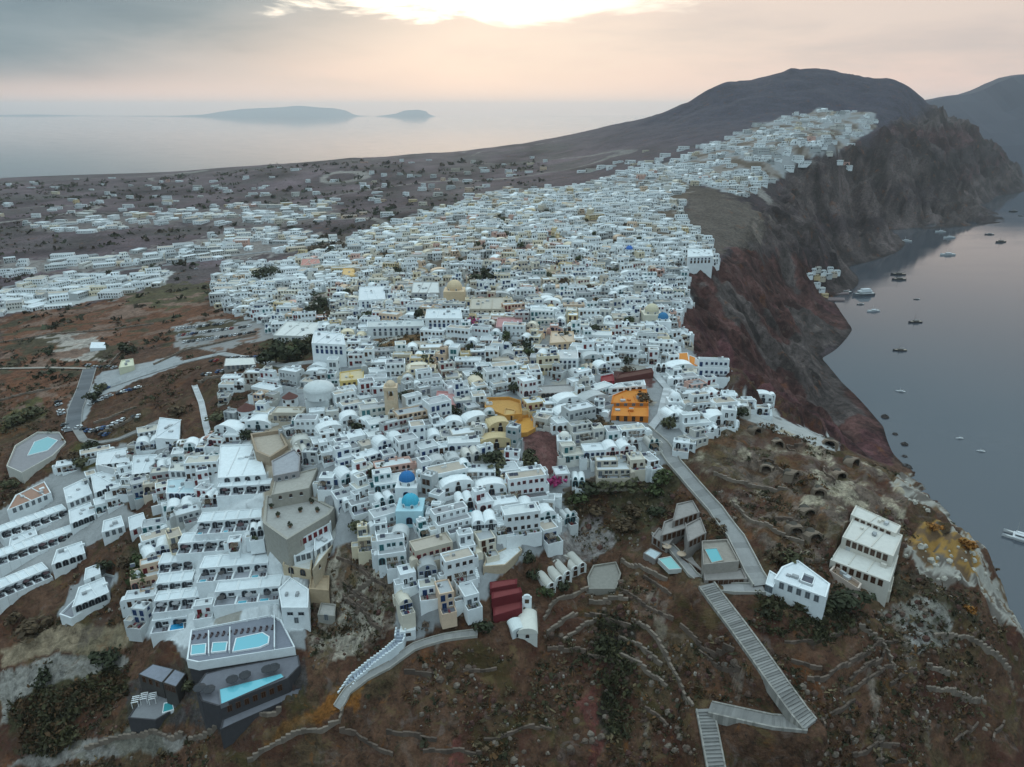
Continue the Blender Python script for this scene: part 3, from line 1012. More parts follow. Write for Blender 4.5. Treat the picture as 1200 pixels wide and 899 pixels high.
def _opening(wd, ht, col, arch, door):
    mb = MB()
    t = .13
    x = wd / 2
    if arch:
        n = 6
        pr = [(-x * math.cos(math.pi * a / n), ht - x * .9 + x * .9 * math.sin(math.pi * a / n)) for a in range(n + 1)]
        po = [((p_[0]) * (1 + t / x), p_[1] + (t if 0 < i < n else 0)) for i, p_ in enumerate(pr)]
        inner = [(-x, 0)] + pr + [(x, 0)]
        outer = [(-x - t, 0)] + po + [(x + t, 0)]
    else:
        inner = [(-x, 0 if door else t), (-x, ht), (x, ht), (x, 0 if door else t)]
        outer = [(-x - t, 0), (-x - t, ht + t), (x + t, ht + t), (x + t, 0)]
    k = len(inner)
    for i in range(k - 1):                       # frame: front face, outer edge, reveal
        a, b, c_, d = inner[i], inner[i + 1], outer[i + 1], outer[i]
        mb.face([(a[0], -.12, a[1]), (b[0], -.12, b[1]), (c_[0], -.12, c_[1]), (d[0], -.12, d[1])][::-1], col, 'paint')
        mb.face([(d[0], -.12, d[1]), (c_[0], -.12, c_[1]), (c_[0], .05, c_[1]), (d[0], .05, d[1])][::-1], col, 'paint')
        mb.face([(a[0], -.12, a[1]), (b[0], -.12, b[1]), (b[0], -.03, b[1]), (a[0], -.03, a[1])], col, 'paint')
    leafc = tuple(v * .55 for v in col) if (door and col[0] < .5 and not arch) else DARK
    mb.face([(p_[0], -.03, p_[1]) for p_ in inner][::-1], leafc, 'glass')
    if door:
        mb.box(-.06, .06, -.08, -.02, 0, ht * .8, col, 'paint')
    else:
        mb.box(-.05, .05, -.08, -.02, t, ht * .95, col, 'paint')
        mb.box(-x - .2, x + .2, -.22, -.02, -.10, -.004, (.7, .71, .72), 'plaster')
    return mb


def split_pane(key):
    """the same opening as frame and dark pane apart"""
    if ('frame', key) not in LIBM:
        src = LIB[key]
        for nm, want in (('frame', False), ('pane', True)):
            mb = MB()
            mb.v = list(src.v)
            for f_, c_, k_ in zip(src.f, src.c, src.k):
                if (k_ == 'glass') == want:
                    mb.f.append(f_)
                    mb.c.append(c_)
                    mb.k.append(k_)
            LIBM[nm, key] = mb.mesh(nm)
    return LIBM['frame', key], LIBM['pane', key]


for fc_, cc_ in FRAMES.items():
    LIB['window', fc_] = _opening(.95, 1.35, cc_, False, False)
    LIB['wide_window', fc_] = _opening(1.7, 1.3, cc_, False, False)
    LIB['door', fc_] = _opening(1.15, 2.15, cc_, False, True)
    LIB['arched_door', fc_] = _opening(1.9, 2.6, cc_, True, True)
    LIB['arched_window', fc_] = _opening(.9, 1.3, cc_, True, False)


def lib_mesh(key):
    if key not in LIBM:
        LIBM[key] = LIB[key].mesh(key[0])
    return LIBM[key]


def xf(mb, into, off, rz=0.0):
    """copy the faces of mb into another MB, turned and moved"""
    c_, s_ = math.cos(rz), math.sin(rz)
    i = len(into.v)
    into.v.extend([(off[0] + x * c_ - y * s_, off[1] + x * s_ + y * c_, off[2] + z) for x, y, z in mb.v])
    into.f.extend([tuple(i + a for a in f_) for f_ in mb.f])
    into.c.extend(mb.c)
    into.k.extend(mb.k)


# ------------------------------------------------------------------ one house
def jit(c, a):
    k = 1 + rnd.uniform(-a, a)
    return tuple(min(.85, v * k) for v in c)


def pick_wall(tint):
    r_ = rnd.random()
    if r_ < tint:
        return jit(rnd.choice([(.66, .57, .42), (.60, .44, .32), (.62, .53, .40), (.58, .36, .30), (.50, .44, .36), (.58, .45, .26), (.55, .47, .38), (.66, .60, .50)]), .08), 'tinted'
    if r_ < tint + .24:
        return jit(rnd.choice([(.50, .51, .51), (.42, .43, .43), (.54, .52, .48)]), .12), 'weathered'
    return jit(WHITE, .05), 'white'


def wall_word(col):
    r_, g_, b_ = col
    if r_ - b_ < .06:
        return 'white' if r_ > .60 else 'grey'
    if b_ < .29 and r_ - g_ < .18:
        return 'tan'
    if r_ - g_ > .18:
        return 'pink'
    if r_ - g_ > .12:
        return 'peach'
    return 'cream' if r_ > .58 else 'beige'


ROOFS = [(.60, .63, .65), (.66, .69, .71), (.50, .52, .53), (.40, .41, .42), (.52, .49, .43), (.58, .60, .60), (.30, .30, .31), (.44, .38, .32)]


def house_parts(W, D, style, fc, tint, detail):
    """[(part name, MB or library key, offset, turn)], front towards -Y, floor at z = 0; also the words for it"""
    P = []
    col, sort = pick_wall(tint)
    roofc = jit(rnd.choice(ROOFS), .06)
    H = rnd.uniform(2.7, 4.1)
    F = -5.0                                       # foundations run down the slope
    th = .35
    x0, x1, y0, y1 = -W / 2, W / 2, -D / 2, D / 2

    def wall_box(a0, a1, b0, b1, z0, z1, name='wall', rc=None):
        mb = MB()
        mb.tray(a0, a1, b0, b1, z0, z1, th, .45, col)
        P.append((name, mb, (0, 0, 0), 0))
        mb = MB()
        mb.face([(a0 + th, b0 + th, z1 - .42), (a1 - th, b0 + th, z1 - .42), (a1 - th, b1 - th, z1 - .42), (a0 + th, b1 - th, z1 - .42)], rc or roofc)
        P.append(('roof', mb, (0, 0, 0), 0))

    def openings(a0, a1, y, z, n, rz=0.0, arched=False, doors=1):
        """spread along a front wall; turn for side walls"""
        w_ = (a1 - a0) / n
        for i in range(n):
            c_ = a0 + w_ * (i + .5) + rnd.uniform(-.15, .15) * w_
            if i < doors and rz == 0.0:
                key = ('arched_door' if arched else 'door', fc)
            else:
                key = (rnd.choice(['window', 'window', 'wide_window' if w_ > 2.4 else 'window', 'arched_window']), fc)
            zz = z if key[0] in ('door', 'arched_door') else z + .95
            nm = 'door' if 'door' in key[0] else 'window'
            P.append((nm, key, (c_, y, zz) if rz == 0.0 else (y, c_, zz), rz))

    n = max(2, int(W / 2.1))
    if style in ('flat', 'court'):
        wall_box(x0, x1, y0, y1, F, H)
        openings(x0 + .3, x1 - .3, y0, 0, n, arched=rnd.random() < .4)
        kind = 'flat-roofed'
    elif style == 'tall':
        H2 = H * 2 - .4
        wall_box(x0, x1, y0, y1, F, H2)
        openings(x0 + .3, x1 - .3, y0, 0, n, arched=rnd.random() < .3)
        openings(x0 + .3, x1 - .3, y0, H - .2, n, doors=rnd.choice([0, 1, 2]))
        kind = 'two-storey'
        H = H2
    elif style == 'step':
        ym = y0 + D * .42
        wall_box(x0, x1, y0, y1, F, H)
        s_ = rnd.choice([0, 1, 2])
        a0 = x0 + (W * .35 if s_ == 1 else .01)
        a1 = x1 - (W * .35 if s_ == 2 else .01)
        wall_box(a0, a1, ym, y1 - .01, H - .5, H * 1.85, 'upper_wall')
        openings(x0 + .3, x1 - .3, y0, 0, n, arched=rnd.random() < .4)
        openings(a0 + .3, a1 - .3, ym, H - .42, max(2, int((a1 - a0) / 2.2)), doors=1)
        kind = 'stepped two-level'
        H = H * 1.85
    elif style in ('vault', 'twin'):
        m_ = 2 if style == 'twin' else 1
        wv = W / m_
        hv = 2.3
        rise = min(wv * .42, 2.2)
        mb = MB()
        mb.box(x0, x1, y0, y1, F, hv, col, top=True)
        # facade standing proud of the barrel
        P.append(('wall', mb, (0, 0, 0), 0))
        for k in range(m_):
            a0 = x0 + wv * k + .12
            a1 = x0 + wv * (k + 1) - .12
            mb = MB()
            mb.vault(a0, a1, y0 + .45, y1 - .05, hv, rise, jit(col, .04), ends=False)
            mb.vault(a0 - .1, a1 + .1, y1 - .4, y1, hv, rise + .12, col)
            P.append(('roof', mb, (0, 0, 0), 0))
            mb = MB()
            mb.vault(a0 - .1, a1 + .1, y0 - .03, y0 + .5, hv, rise + .25, col)
            P.append(('facade', mb, (0, 0, 0), 0))
            cxm = (a0 + a1) / 2
            P.append(('door', ('arched_door', fc), (cxm, y0 - .02, 0), 0))
            if wv > 4.2:
                P.append(('window', ('window', fc), (cxm - wv * .33, y0, .9), 0))
                P.append(('window', ('window', fc), (cxm + wv * .33, y0, .9), 0))
            P.append(('window', ('arched_window', fc), (cxm, y0 - .05, hv + .45), 0))
        kind = 'barrel-vaulted' if m_ == 1 else 'twin-vaulted'
        H = hv + rise
    # side openings
    if style not in ('vault', 'twin'):
        for sx, rz in ((x0, -math.pi / 2), (x1, math.pi / 2)):
            if rnd.random() < .8:
                k = max(1, int(D / 3))
                for i in range(k):
                    if rnd.random() < .75:
                        P.append(('window', ('window', fc), (sx, y0 + D * (i + .5) / k, .95), rz))
                        if style == 'tall':
                            P.append(('window', ('window', fc), (sx, y0 + D * (i + .5) / k, H / 2 + .9), rz))
    # later additions: lean-to rooms, yard walls, vaulted stores at odd heights
    for _ in range(rnd.randint(1, 3)):
        aw, ad, ah = rnd.uniform(1.6, 3.6), rnd.uniform(1.6, 3.4), rnd.uniform(.7, 2.7)
        side_ = rnd.choice([-1, 1, 0])
        ax = rnd.uniform(x0 * .7, x1 * .7) if side_ == 0 else side_ * (W / 2 + aw * .2)
        ay = (y1 + ad * .35) if side_ == 0 else rnd.uniform(y0 - 1.0, y1 + .6)
        ac = jit(col, .10)
        mb = MB()
        if rnd.random() < .25:
            mb.box(ax - aw / 2, ax + aw / 2, ay - ad / 2, ay + ad / 2, F, ah, ac, top=False)
            mb.vault(ax - aw / 2, ax + aw / 2, ay - ad / 2, ay + ad / 2, ah, aw * .35, ac, n=6)
        else:
            mb.tray(ax - aw / 2, ax + aw / 2, ay - ad / 2, ay + ad / 2, F, ah, .22, .5, ac)
            rc_ = jit(rnd.choice([(.42, .43, .44), (.30, .30, .31), (.55, .56, .57), (.20, .18, .17), (.40, .36, .31)]), .08)
            mb.face([(ax - aw / 2 + .2, ay - ad / 2 + .2, ah - .48), (ax + aw / 2 - .2, ay - ad / 2 + .2, ah - .48), (ax + aw / 2 - .2, ay + ad / 2 - .2, ah - .48), (ax - aw / 2 + .2, ay + ad / 2 - .2, ah - .48)], rc_, 'paving')
        P.append(('annex', mb, (0, 0, 0), 0))
        if ah > 2.3:
            P.append(('door', ('door', fc), (ax, ay - ad / 2, 0), 0))
    if detail:
        if rnd.random() < .88:                     # front terrace with its parapet
            td = rnd.uniform(2.2, 3.8)
            fl = jit(rnd.choice([(.32, .33, .35), (.22, .23, .26), (.14, .14, .16), (.44, .45, .46), (.26, .22, .20), (.18, .17, .18)]), .1)
            mb = MB()
            a0 = x0 + rnd.choice([0, 0, W * .25])
            o_ = [(a0, y0 - td), (x1, y0 - td), (x1, y0), (a0, y0)]
            mb.ring(o_, [(a0 + .22, y0 - td + .22), (x1 - .22, y0 - td + .22), (x1 - .22, y0), (a0 + .22, y0)], F, .55, .04, jit(col, .04))
            mb.face([(a0 + .22, y0 - td + .22, .05), (x1 - .22, y0 - td + .22, .05), (x1 - .22, y0 - .02, .05), (a0 + .22, y0 - .02, .05)], fl, 'paving')
            P.append(('terrace', mb, (0, 0, 0), 0))
            mb = MB()                              # tables, loungers and pots
            for _ in range(rnd.randint(2, 6)):
                fx, fy = rnd.uniform(a0 + .7, x1 - .7), rnd.uniform(y0 - td + .6, y0 - .5)
                fw, fl_ = rnd.uniform(.2, .45), rnd.uniform(.2, .8)
                mb.box(fx - fw, fx + fw, fy - fl_, fy + fl_, .06, rnd.uniform(.4, .9), rnd.choice([(.05, .05, .06), (.10, .06, .04), (.04, .05, .09), (.05, .06, .03), (.30, .28, .25), (.16, .03, .04)]), 'paint')
            P.append(('furniture', mb, (0, 0, 0), 0))
            r_ = rnd.random()
            if r_ < .36:                           # cane pergola over part of it
                mb = MB()
                b0 = a0 + .4
                b1 = b0 + min(3.2, W * .5)
                for px_ in (b0, b1):
                    mb.box(px_ - .07, px_ + .07, y0 - td + .3, y0 - td + .44, .05, 2.4, (.12, .08, .05), 'paint')
                for k in range(7):
                    xx = b0 + (b1 - b0) * k / 6
                    mb.box(xx - .1, xx + .1, y0 - td + .2, y0, 2.4, 2.5, (.14, .10, .065), 'paint')
                mb.box(b0 - .1, b1 + .1, y0 - td + .28, y0 - td + .42, 2.28, 2.4, (.12, .08, .05), 'paint')
                P.append(('pergola', mb, (0, 0, 0), 0))
            elif r_ < .42:
                mb = MB()                          # small plunge pool let into the terrace
                mb.box(a0 + .5, a0 + min(3.4, W * .55), y0 - td + .5, y0 - td + 1.9, .06, .16, (.05, .27, .36), 'pool_water')
                P.append(('plunge_pool', mb, (0, 0, 0), 0))
        if rnd.random() < .45 and style != 'vault':     # chimney / roof hatch
            mb = MB()
            cx, cy = rnd.uniform(x0 + 1, x1 - 1), rnd.uniform(0, y1 - .8)
            mb.box(cx - .35, cx + .35, cy - .35, cy + .35, H - .5, H + rnd.uniform(.5, 1.1), jit(col, .05))
            mb.box(cx - .45, cx + .45, cy - .45, cy + .45, H + 1.12, H + 1.24, jit(col, .05), bottom=True)
            P.append(('chimney', mb, (0, 0, 0), 0))
        if style in ('tall', 'flat', 'step', 'court'):       # things people keep on roofs
            for _ in range(rnd.randint(1, 3)):
                mb = MB()
                cx, cy = rnd.uniform(x0 + .9, x1 - .9), rnd.uniform(.2, y1 - .8) if style != 'step' else rnd.uniform(.6, y1 - .8)
                kk = rnd.random()
                if kk < .35:                           # tilted solar panel
                    mb.face([(cx - .8, cy - .5, H - .40), (cx + .8, cy - .5, H - .40), (cx + .8, cy + .5, H + .35), (cx - .8, cy + .5, H + .35)], (.03, .035, .06), 'glass')
                    mb.box(cx - .8, cx + .8, cy + .51, cy + .8, H - .42, H + .45, (.45, .46, .47), 'paint')
                    nm_ = 'solar_heater'
                elif kk < .7:
                    mb.box(cx - .45, cx + .45, cy - .35, cy + .35, H - .44, H + rnd.uniform(.1, .5), rnd.choice([(.30, .31, .32), (.12, .12, .13), (.46, .47, .48)]), 'paint')
                    nm_ = 'cooling_unit'
                else:
                    mb.box(cx - 1.1, cx + 1.1, cy - .08, cy + .08, H - .44, H + .25, jit(col, .1))
                    nm_ = 'parapet'
                P.append((nm_, mb, (0, 0, 0), 0))
        if rnd.random() < .18 and style in ('tall', 'flat'):
            mb = MB()                               # water heater on the roof
            mb.box(x1 - 2.2, x1 - .8, y1 - 1.6, y1 - .9, H - .4, H + .35, (.35, .37, .39), 'paint')
            P.append(('water_tank', mb, (0, 0, 0), 0))
        if rnd.random() < .35:                      # outside stair along one flank
            mb = MB()
            for k in range(6):
                mb.box(x1 + .02, x1 + 1.0, y0 - 1.6 + k * .45, y0 - 1.6 + (k + 1) * .45 - .004, F, .28 + k * .36, jit(col, .02))
            P.append(('stair', mb, (0, 0, 0), 0))
    return P, (wall_word(col), kind, fc), H


# ------------------------------------------------------------------ where houses stand
RES = []          # pixel outlines kept free for things placed by hand
OCC = []          # world discs (x, y, r) already built on


def town_cells(zone, ang, pitch_v, wmin, wmax, skip, y0, y1, holes=(), warp=5.0, grow=True):
    """rows of plots across a zone; yields x, y, width, depth, angle"""
    ca, sa = math.cos(ang), math.sin(ang)
    out = []
    zp = np.array([hit(*p_)[:2] for p_ in zone])
    U = zp @ np.array([ca, sa])
    V = zp @ np.array([-sa, ca])
    v = V.min()
    while v < V.max():
        u = U.min() + rnd.uniform(0, 6)
        yy = v
        gk = 1.0 + (max(0, yy - 600) / 1000.0 if grow else 0)
        gk = min(gk, 2.0)
        pv = pitch_v * gk * rnd.uniform(.80, 1.18)
        while u < U.max():
            wd = rnd.choice([rnd.uniform(wmin * .75, wmin * 1.1), rnd.uniform(wmin, wmax), rnd.uniform(wmin, wmax), rnd.uniform(wmax, wmax * 1.35)]) * (1 + (gk - 1) * .6)
            uc = u + wd / 2
            x = uc * ca - v * sa
            y = uc * sa + v * ca
            y += rnd.uniform(-1.9, 1.9) * (1.0 if y < 500 else 2.2)
            x += warp * 1.6 * float(vnoise(np.array(x / 55.0), np.array(y / 55.0)))
            y += warp * 1.6 * float(vnoise(np.array(x / 50.0 + 9), np.array(y / 60.0 + 4)))
            u += wd + (rnd.uniform(.8, 2.2) if rnd.random() < .3 else .12)
            if y < y0 or y > y1 or rnd.random() < skip:
                continue
            z = float(Hs(x, y))
            p_ = proj(x, y, z)
            if not (-40 < p_[0] < 1240):
                continue
            if not inpoly(p_[0], p_[1], zone):
                continue
            if any(inpoly(p_[0], p_[1], h_) for h_ in holes) or any(inpoly(p_[0], p_[1], h_) for h_ in RES):
                continue
            an = ang + 1.5 * float(vnoise(np.array(x / 60.0 + 3), np.array(y / 60.0))) * .6 + rnd.uniform(-.2, .2)
            if y > 520:
                an += rnd.choice([0, 0, .5, -.5, 1.57]) * .6
            out.append((x, y, wd - .1, pv, an))
        v += pv
    return out


def hidden(x, y, z):
    """does the ground hide this point from the camera's side?"""
    t = np.linspace(.3, .97, 24)
    return bool(np.any(Hs(x * t, y * t) > CAMZ + (z + 4 - CAMZ) * t + 1.0))
# ------------------------------------------------------------------ landmarks by name, used to say which house is which
LM = []


def landmark(phrase, px, py):
    p_ = hit(px, py)
    LM.append((phrase, p_[0], p_[1]))


def rise_to(base, fy):
    """height whose pixel row is fy straight above the ground point seen at base"""
    P = hit(*base)
    lo, hi = P[2] - 5, P[2] + 60
    for _ in range(40):
        m_ = (lo + hi) / 2
        if proj(P[0], P[1], m_)[1] > fy:
            lo = m_
        else:
            hi = m_
    return lo


def occ_poly(W):
    cx = sum(p_[0] for p_ in W) / len(W)
    cy = sum(p_[1] for p_ in W) / len(W)
    OCC.append((cx, cy, [(p_[0], p_[1]) for p_ in W]))


def open_row(root, A, B, z, n, key, m0=.08, m1=.08, out=.0):
    """a row of n openings on the wall from A to B (world xy), foot at z"""
    A = np.array(A[:2], float)
    B = np.array(B[:2], float)
    d = B - A
    rz = math.atan2(d[1], d[0])
    nm = 'door' if 'door' in key[0] else 'window'
    for i in range(n):
        t = m0 + (1 - m0 - m1) * ((i + .5) / n)
        p_ = A + d * t
        fr_, pn_ = split_pane(key)
        o = link(nm, fr_, root, (p_[0] - root.location[0], p_[1] - root.location[1], z - root.location[2]), rz)
        link('pane', pn_, o)


def local(root, W):
    return [(p_[0] - root.location[0], p_[1] - root.location[1]) for p_ in W]


def inset(W, d):
    c_ = np.mean(np.array([p_[:2] for p_ in W]), 0)
    out = []
    for p_ in W:
        v = c_ - np.array(p_[:2])
        L = max(np.linalg.norm(v), .01)
        out.append(tuple(np.array(p_[:2]) + v / L * min(d * 1.4, L * .45)))
    return out


def ccw(W):
    a = sum(W[i][0] * W[(i + 1) % len(W)][1] - W[(i + 1) % len(W)][0] * W[i][1] for i in range(len(W)))
    return W if a > 0 else W[::-1]


def low_ground(W):
    c_ = np.mean(np.array([p_[:2] for p_ in W]), 0)
    zs = [float(Hs(p_[0], p_[1])) for p_ in W] + [float(Hs(*c_))]
    return min(zs) - 1.5


def building(label, roof, base, col=WHITE, rows=(), name='house', cat='house', group=None, roofcol=(.62, .65, .67), parapet=.5, zt=None, side=None, m_='plaster', th=.4, into=None):
    """roof: pixel corners front-left, front-right, back-right, back-left (more allowed after those two);
    base: pixel where the middle of the front wall meets the ground. rows: (metres below the roof, n, key)"""
    if zt is None:
        zt = rise_to(base, (roof[0][1] + roof[1][1]) / 2)
    W = [at_z(*p_, zt)[:2] for p_ in roof]
    if W[0][1] < 330 and zt > hit(*base)[2] + 2:
        flatten(W, min(float(hit(*base)[2]) - .3, zt - 2.5))
    zb = low_ground(W)
    c_ = np.mean(np.array(W), 0)
    root = into or thing(name, label, cat, (c_[0], c_[1], zb), group=group)
    zb = root.location[2]
    L = ccw(local(root, W))
    mb = MB()
    mb.ring(L, inset(L, th), min(0, low_ground(W) - zb), zt - zb, zt - zb - parapet, col, m_)
    mb.build('wall', root)
    mb = MB()
    mb.face([(p_[0], p_[1], zt - zb - parapet + .02) for p_ in inset(L, th)], roofcol, m_)
    mb.build('roof', root)
    for dz, n, key in rows:
        open_row(root, W[0], W[1], zt - dz, n, key)
    ext = np.linalg.norm(np.array(W[1]) - np.array(W[0]))
    if ext > 7 and m_ == 'plaster' and parapet >= .3:      # hatch, tank and dividing rim on the roof
        A_, B_, D_ = (np.array(W[0]), np.array(W[1]), np.array(W[-1]))
        ax = math.atan2(*(B_ - A_)[::-1])
        for k in range(int(ext / 6) + 1):
            q_ = A_ + (B_ - A_) * rnd.uniform(.15, .85) + (D_ - A_) * rnd.uniform(.3, .75)
            sx, sy, sz = rnd.uniform(.4, 1.1), rnd.uniform(.4, .9), rnd.uniform(.5, 1.3)
            mb = MB()
            mb.box(-sx, sx, -sy, sy, -.02, sz, rnd.choice([jit(col, .05), (.30, .31, .32), (.42, .43, .44)]))
            mb.build('roof_hatch', root, (q_[0] - root.location[0], q_[1] - root.location[1], zt - zb - parapet), ax)
        if ext > 11:
            for t in (.33, .66) if ext > 16 else (.5,):
                q_ = (A_ + (B_ - A_) * t + D_ + (B_ - A_) * t * .9) / 2
                mb = MB()
                ln = np.linalg.norm(D_ - A_) * .42
                mb.box(-.15, .15, -ln, ln, -.02, parapet * .8, jit(col, .04))
                mb.build('parapet', root, (q_[0] - root.location[0], q_[1] - root.location[1], zt - zb - parapet), ax)
    if side:
        for dz, n, key in side:
            open_row(root, W[1], W[2], zt - dz, n, key)
    occ_poly(W)
    return root, W, zt


def deck(label, px, z, col=(.33, .33, .34), wall=.9, wcol=WHITE, name='terrace', cat='terrace', m_='paving', wm='plaster', th=.35, foot=None, footcol=None):
    """walled terrace whose floor is at z; px traced at floor level"""
    W = [at_z(*p_, z)[:2] for p_ in px]
    flatten(W, z - .5)
    zb = low_ground(W) - 2
    c_ = np.mean(np.array(W), 0)
    root = thing(name, label, cat, (c_[0], c_[1], zb))
    L = ccw(local(root, W))
    mb = MB()
    mb.ring(L, inset(L, th), 0 if foot is None else z - zb - foot, z - zb + wall, z - zb, wcol, wm)
    mb.build('wall', root)
    if foot is not None:
        mb = MB()
        mb.prism(inset(L, .3), 0, z - zb - foot + .2, footcol, 'stone')
        mb.build('base', root)
    mb = MB()
    mb.face([(p_[0], p_[1], z - zb + .02) for p_ in inset(L, th * .5)], col, m_)
    mb.build('floor', root)
    occ_poly(W)
    return root, W


def pool(label, px, z, col=(.09, .34, .41), rim=(.72, .75, .76), cat='swimming pool', group=None):
    W = [at_z(*p_, z)[:2] for p_ in px]
    c_ = np.mean(np.array(W), 0)
    root = thing('swimming_pool', label, cat, (c_[0], c_[1], z - .6), group=group)
    L = ccw(local(root, W))
    mb = MB()
    mb.ring(L, inset(L, .28), -1.0, .72, .4, rim)
    mb.build('rim', root)
    mb = MB()
    mb.face([(p_[0], p_[1], .58) for p_ in inset(L, .2)], col, 'pool_water')
    mb.build('water', root)
    return root


def parasol(px, z, label, col=(.035, .035, .04), r=1.5, group=None):
    p_ = at_z(*px, z)
    root = thing('parasol', label, 'parasol', (p_[0], p_[1], z), rnd.uniform(0, 1), group)
    if 'parasol' not in LIBM:
        mb = MB()
        mb.cyl(0, 0, 0, 2.6, .05, .05, (.3, .28, .25), 'paint', 6)
        LIBM['parasol'] = mb.mesh('pole')
    link('pole', LIBM['parasol'], root)
    k = ('canopy', col, r)
    if k not in LIBM:
        mb = MB()
        mb.cyl(0, 0, 2.1, 2.75, r, .04, col, 'paint', 8)
        mb.cyl(0, 0, 1.95, 2.1, r, r, col, 'paint', 8, top=False)
        LIBM[k] = mb.mesh('canopy')
    link('canopy', LIBM[k], root)


# leafy crowns: many small faces scattered through a few lumps
CROWNS = {}


def crown_mesh(kind, k):
    key = (kind, k)
    if key in CROWNS:
        return CROWNS[key]
    r_ = random.Random(hash(kind) % 1000 + k * 17 if False else (len(kind) * 31 + k * 17))
    base = {'green': (.050, .062, .024), 'olive': (.070, .068, .034), 'dark': (.032, .036, .018), 'brown': (.075, .050, .028), 'pink': (.30, .035, .12), 'orange': (.24, .10, .02)}[kind]
    mb = MB()
    lumps = [(0, 0, .62, .42)] + [(r_.uniform(-.4, .4), r_.uniform(-.4, .4), r_.uniform(.35, .8), r_.uniform(.22, .36)) for _ in range(6)]
    for (a, b, c_, rr) in lumps:
        for _ in range(26):
            t, u = r_.uniform(0, 6.283), r_.uniform(-1, 1)
            q_ = math.sqrt(1 - u * u)
            d = rr * r_.uniform(.65, 1.08)
            n_ = Vector((q_ * math.cos(t), q_ * math.sin(t), u))
            o = Vector((a, b, c_)) + n_ * d
            t1 = n_.orthogonal().normalized()
            t1 = (Matrix.Rotation(r_.uniform(0, 6.28), 3, n_) @ t1) + n_ * r_.uniform(-.5, .5)
            t2 = n_.cross(t1)
            s_ = r_.uniform(.07, .15)
            kk = r_.uniform(.6, 1.5)
            cl = tuple(v * kk for v in base)
            mb.face([o - t1 * s_ - t2 * s_ * .5, o + t2 * s_ * .7, o + t1 * s_ + t2 * s_ * .2, o - t2 * s_ * .8], cl, 'leaf')
    CROWNS[key] = mb.mesh('crown')
    return CROWNS[key]


def tree(x, y, h, wd, kind, label, group=None, cat='tree', z=None):
    z = float(Hs(x, y)) if z is None else z
    root = thing('tree' if cat == 'tree' else 'shrub', label, cat, (x, y, z - .1), rnd.uniform(0, 6.28), group)
    c_ = link('crown', crown_mesh(kind, rnd.randrange(4)), root)
    c_.scale = (wd, wd, h)
    if cat == 'tree':
        if 'trunk' not in LIBM:
            mb = MB()
            mb.cyl(0, 0, 0, .55, .06, .03, (.09, .065, .045), 'stone', 7)
            for a in range(3):
                b = a * 2.1
                p0, p1 = Vector((0, 0, .35)), Vector((.25 * math.cos(b), .25 * math.sin(b), .65))
                mb.face([p0 + Vector((0, 0, -.03)), p1, p1 + Vector((0, .02, .03)), p0 + Vector((0, .02, .03))], (.09, .065, .045), 'stone')
            LIBM['trunk'] = mb.mesh('trunk')
        t = link('trunk', LIBM['trunk'], root)
        t.scale = (wd, wd, h)


# ================================================================= the terraced hotel on the near spur
RES += [
    [(170, 745), (215, 742), (240, 732), (335, 722), (364, 690), (362, 762), (352, 860), (225, 860), (150, 860), (155, 740)],
    CASTLE, [(328, 650), (400, 610), (420, 615), (395, 650), (368, 690), (335, 668)],
    [(0, 560), (70, 540), (100, 600), (150, 590), (165, 612), (140, 680), (100, 735), (60, 730), (0, 720)],
    [(18, 520), (80, 500), (90, 530), (40, 560), (5, 552)],
    [(708, 430), (768, 428), (768, 492), (708, 492)],
    [(562, 462), (612, 462), (634, 492), (630, 512), (605, 514), (575, 490)],
    [(463, 543), (494, 543), (498, 612), (462, 612)],
    [(276, 460), (305, 460), (306, 495), (276, 495)], [(322, 450), (358, 450), (360, 490), (322, 490)], [(355, 455), (396, 452), (398, 482), (356, 484)],
    [(394, 430), (432, 428), (432, 455), (394, 460)], [(448, 440), (475, 440), (475, 495), (448, 495)],
    [(628, 445), (678, 445), (676, 468), (628, 470)], [(186, 486), (228, 486), (228, 522), (186, 522)],
    [(575, 640), (615, 630), (625, 690), (600, 690)],
    [(786, 404), (826, 408), (826, 436), (795, 425)],
    [(516, 330), (550, 330), (550, 362), (516, 362)], [(760, 425), (790, 455), (782, 500), (740, 530), (768, 490)],
]
SUITES = []


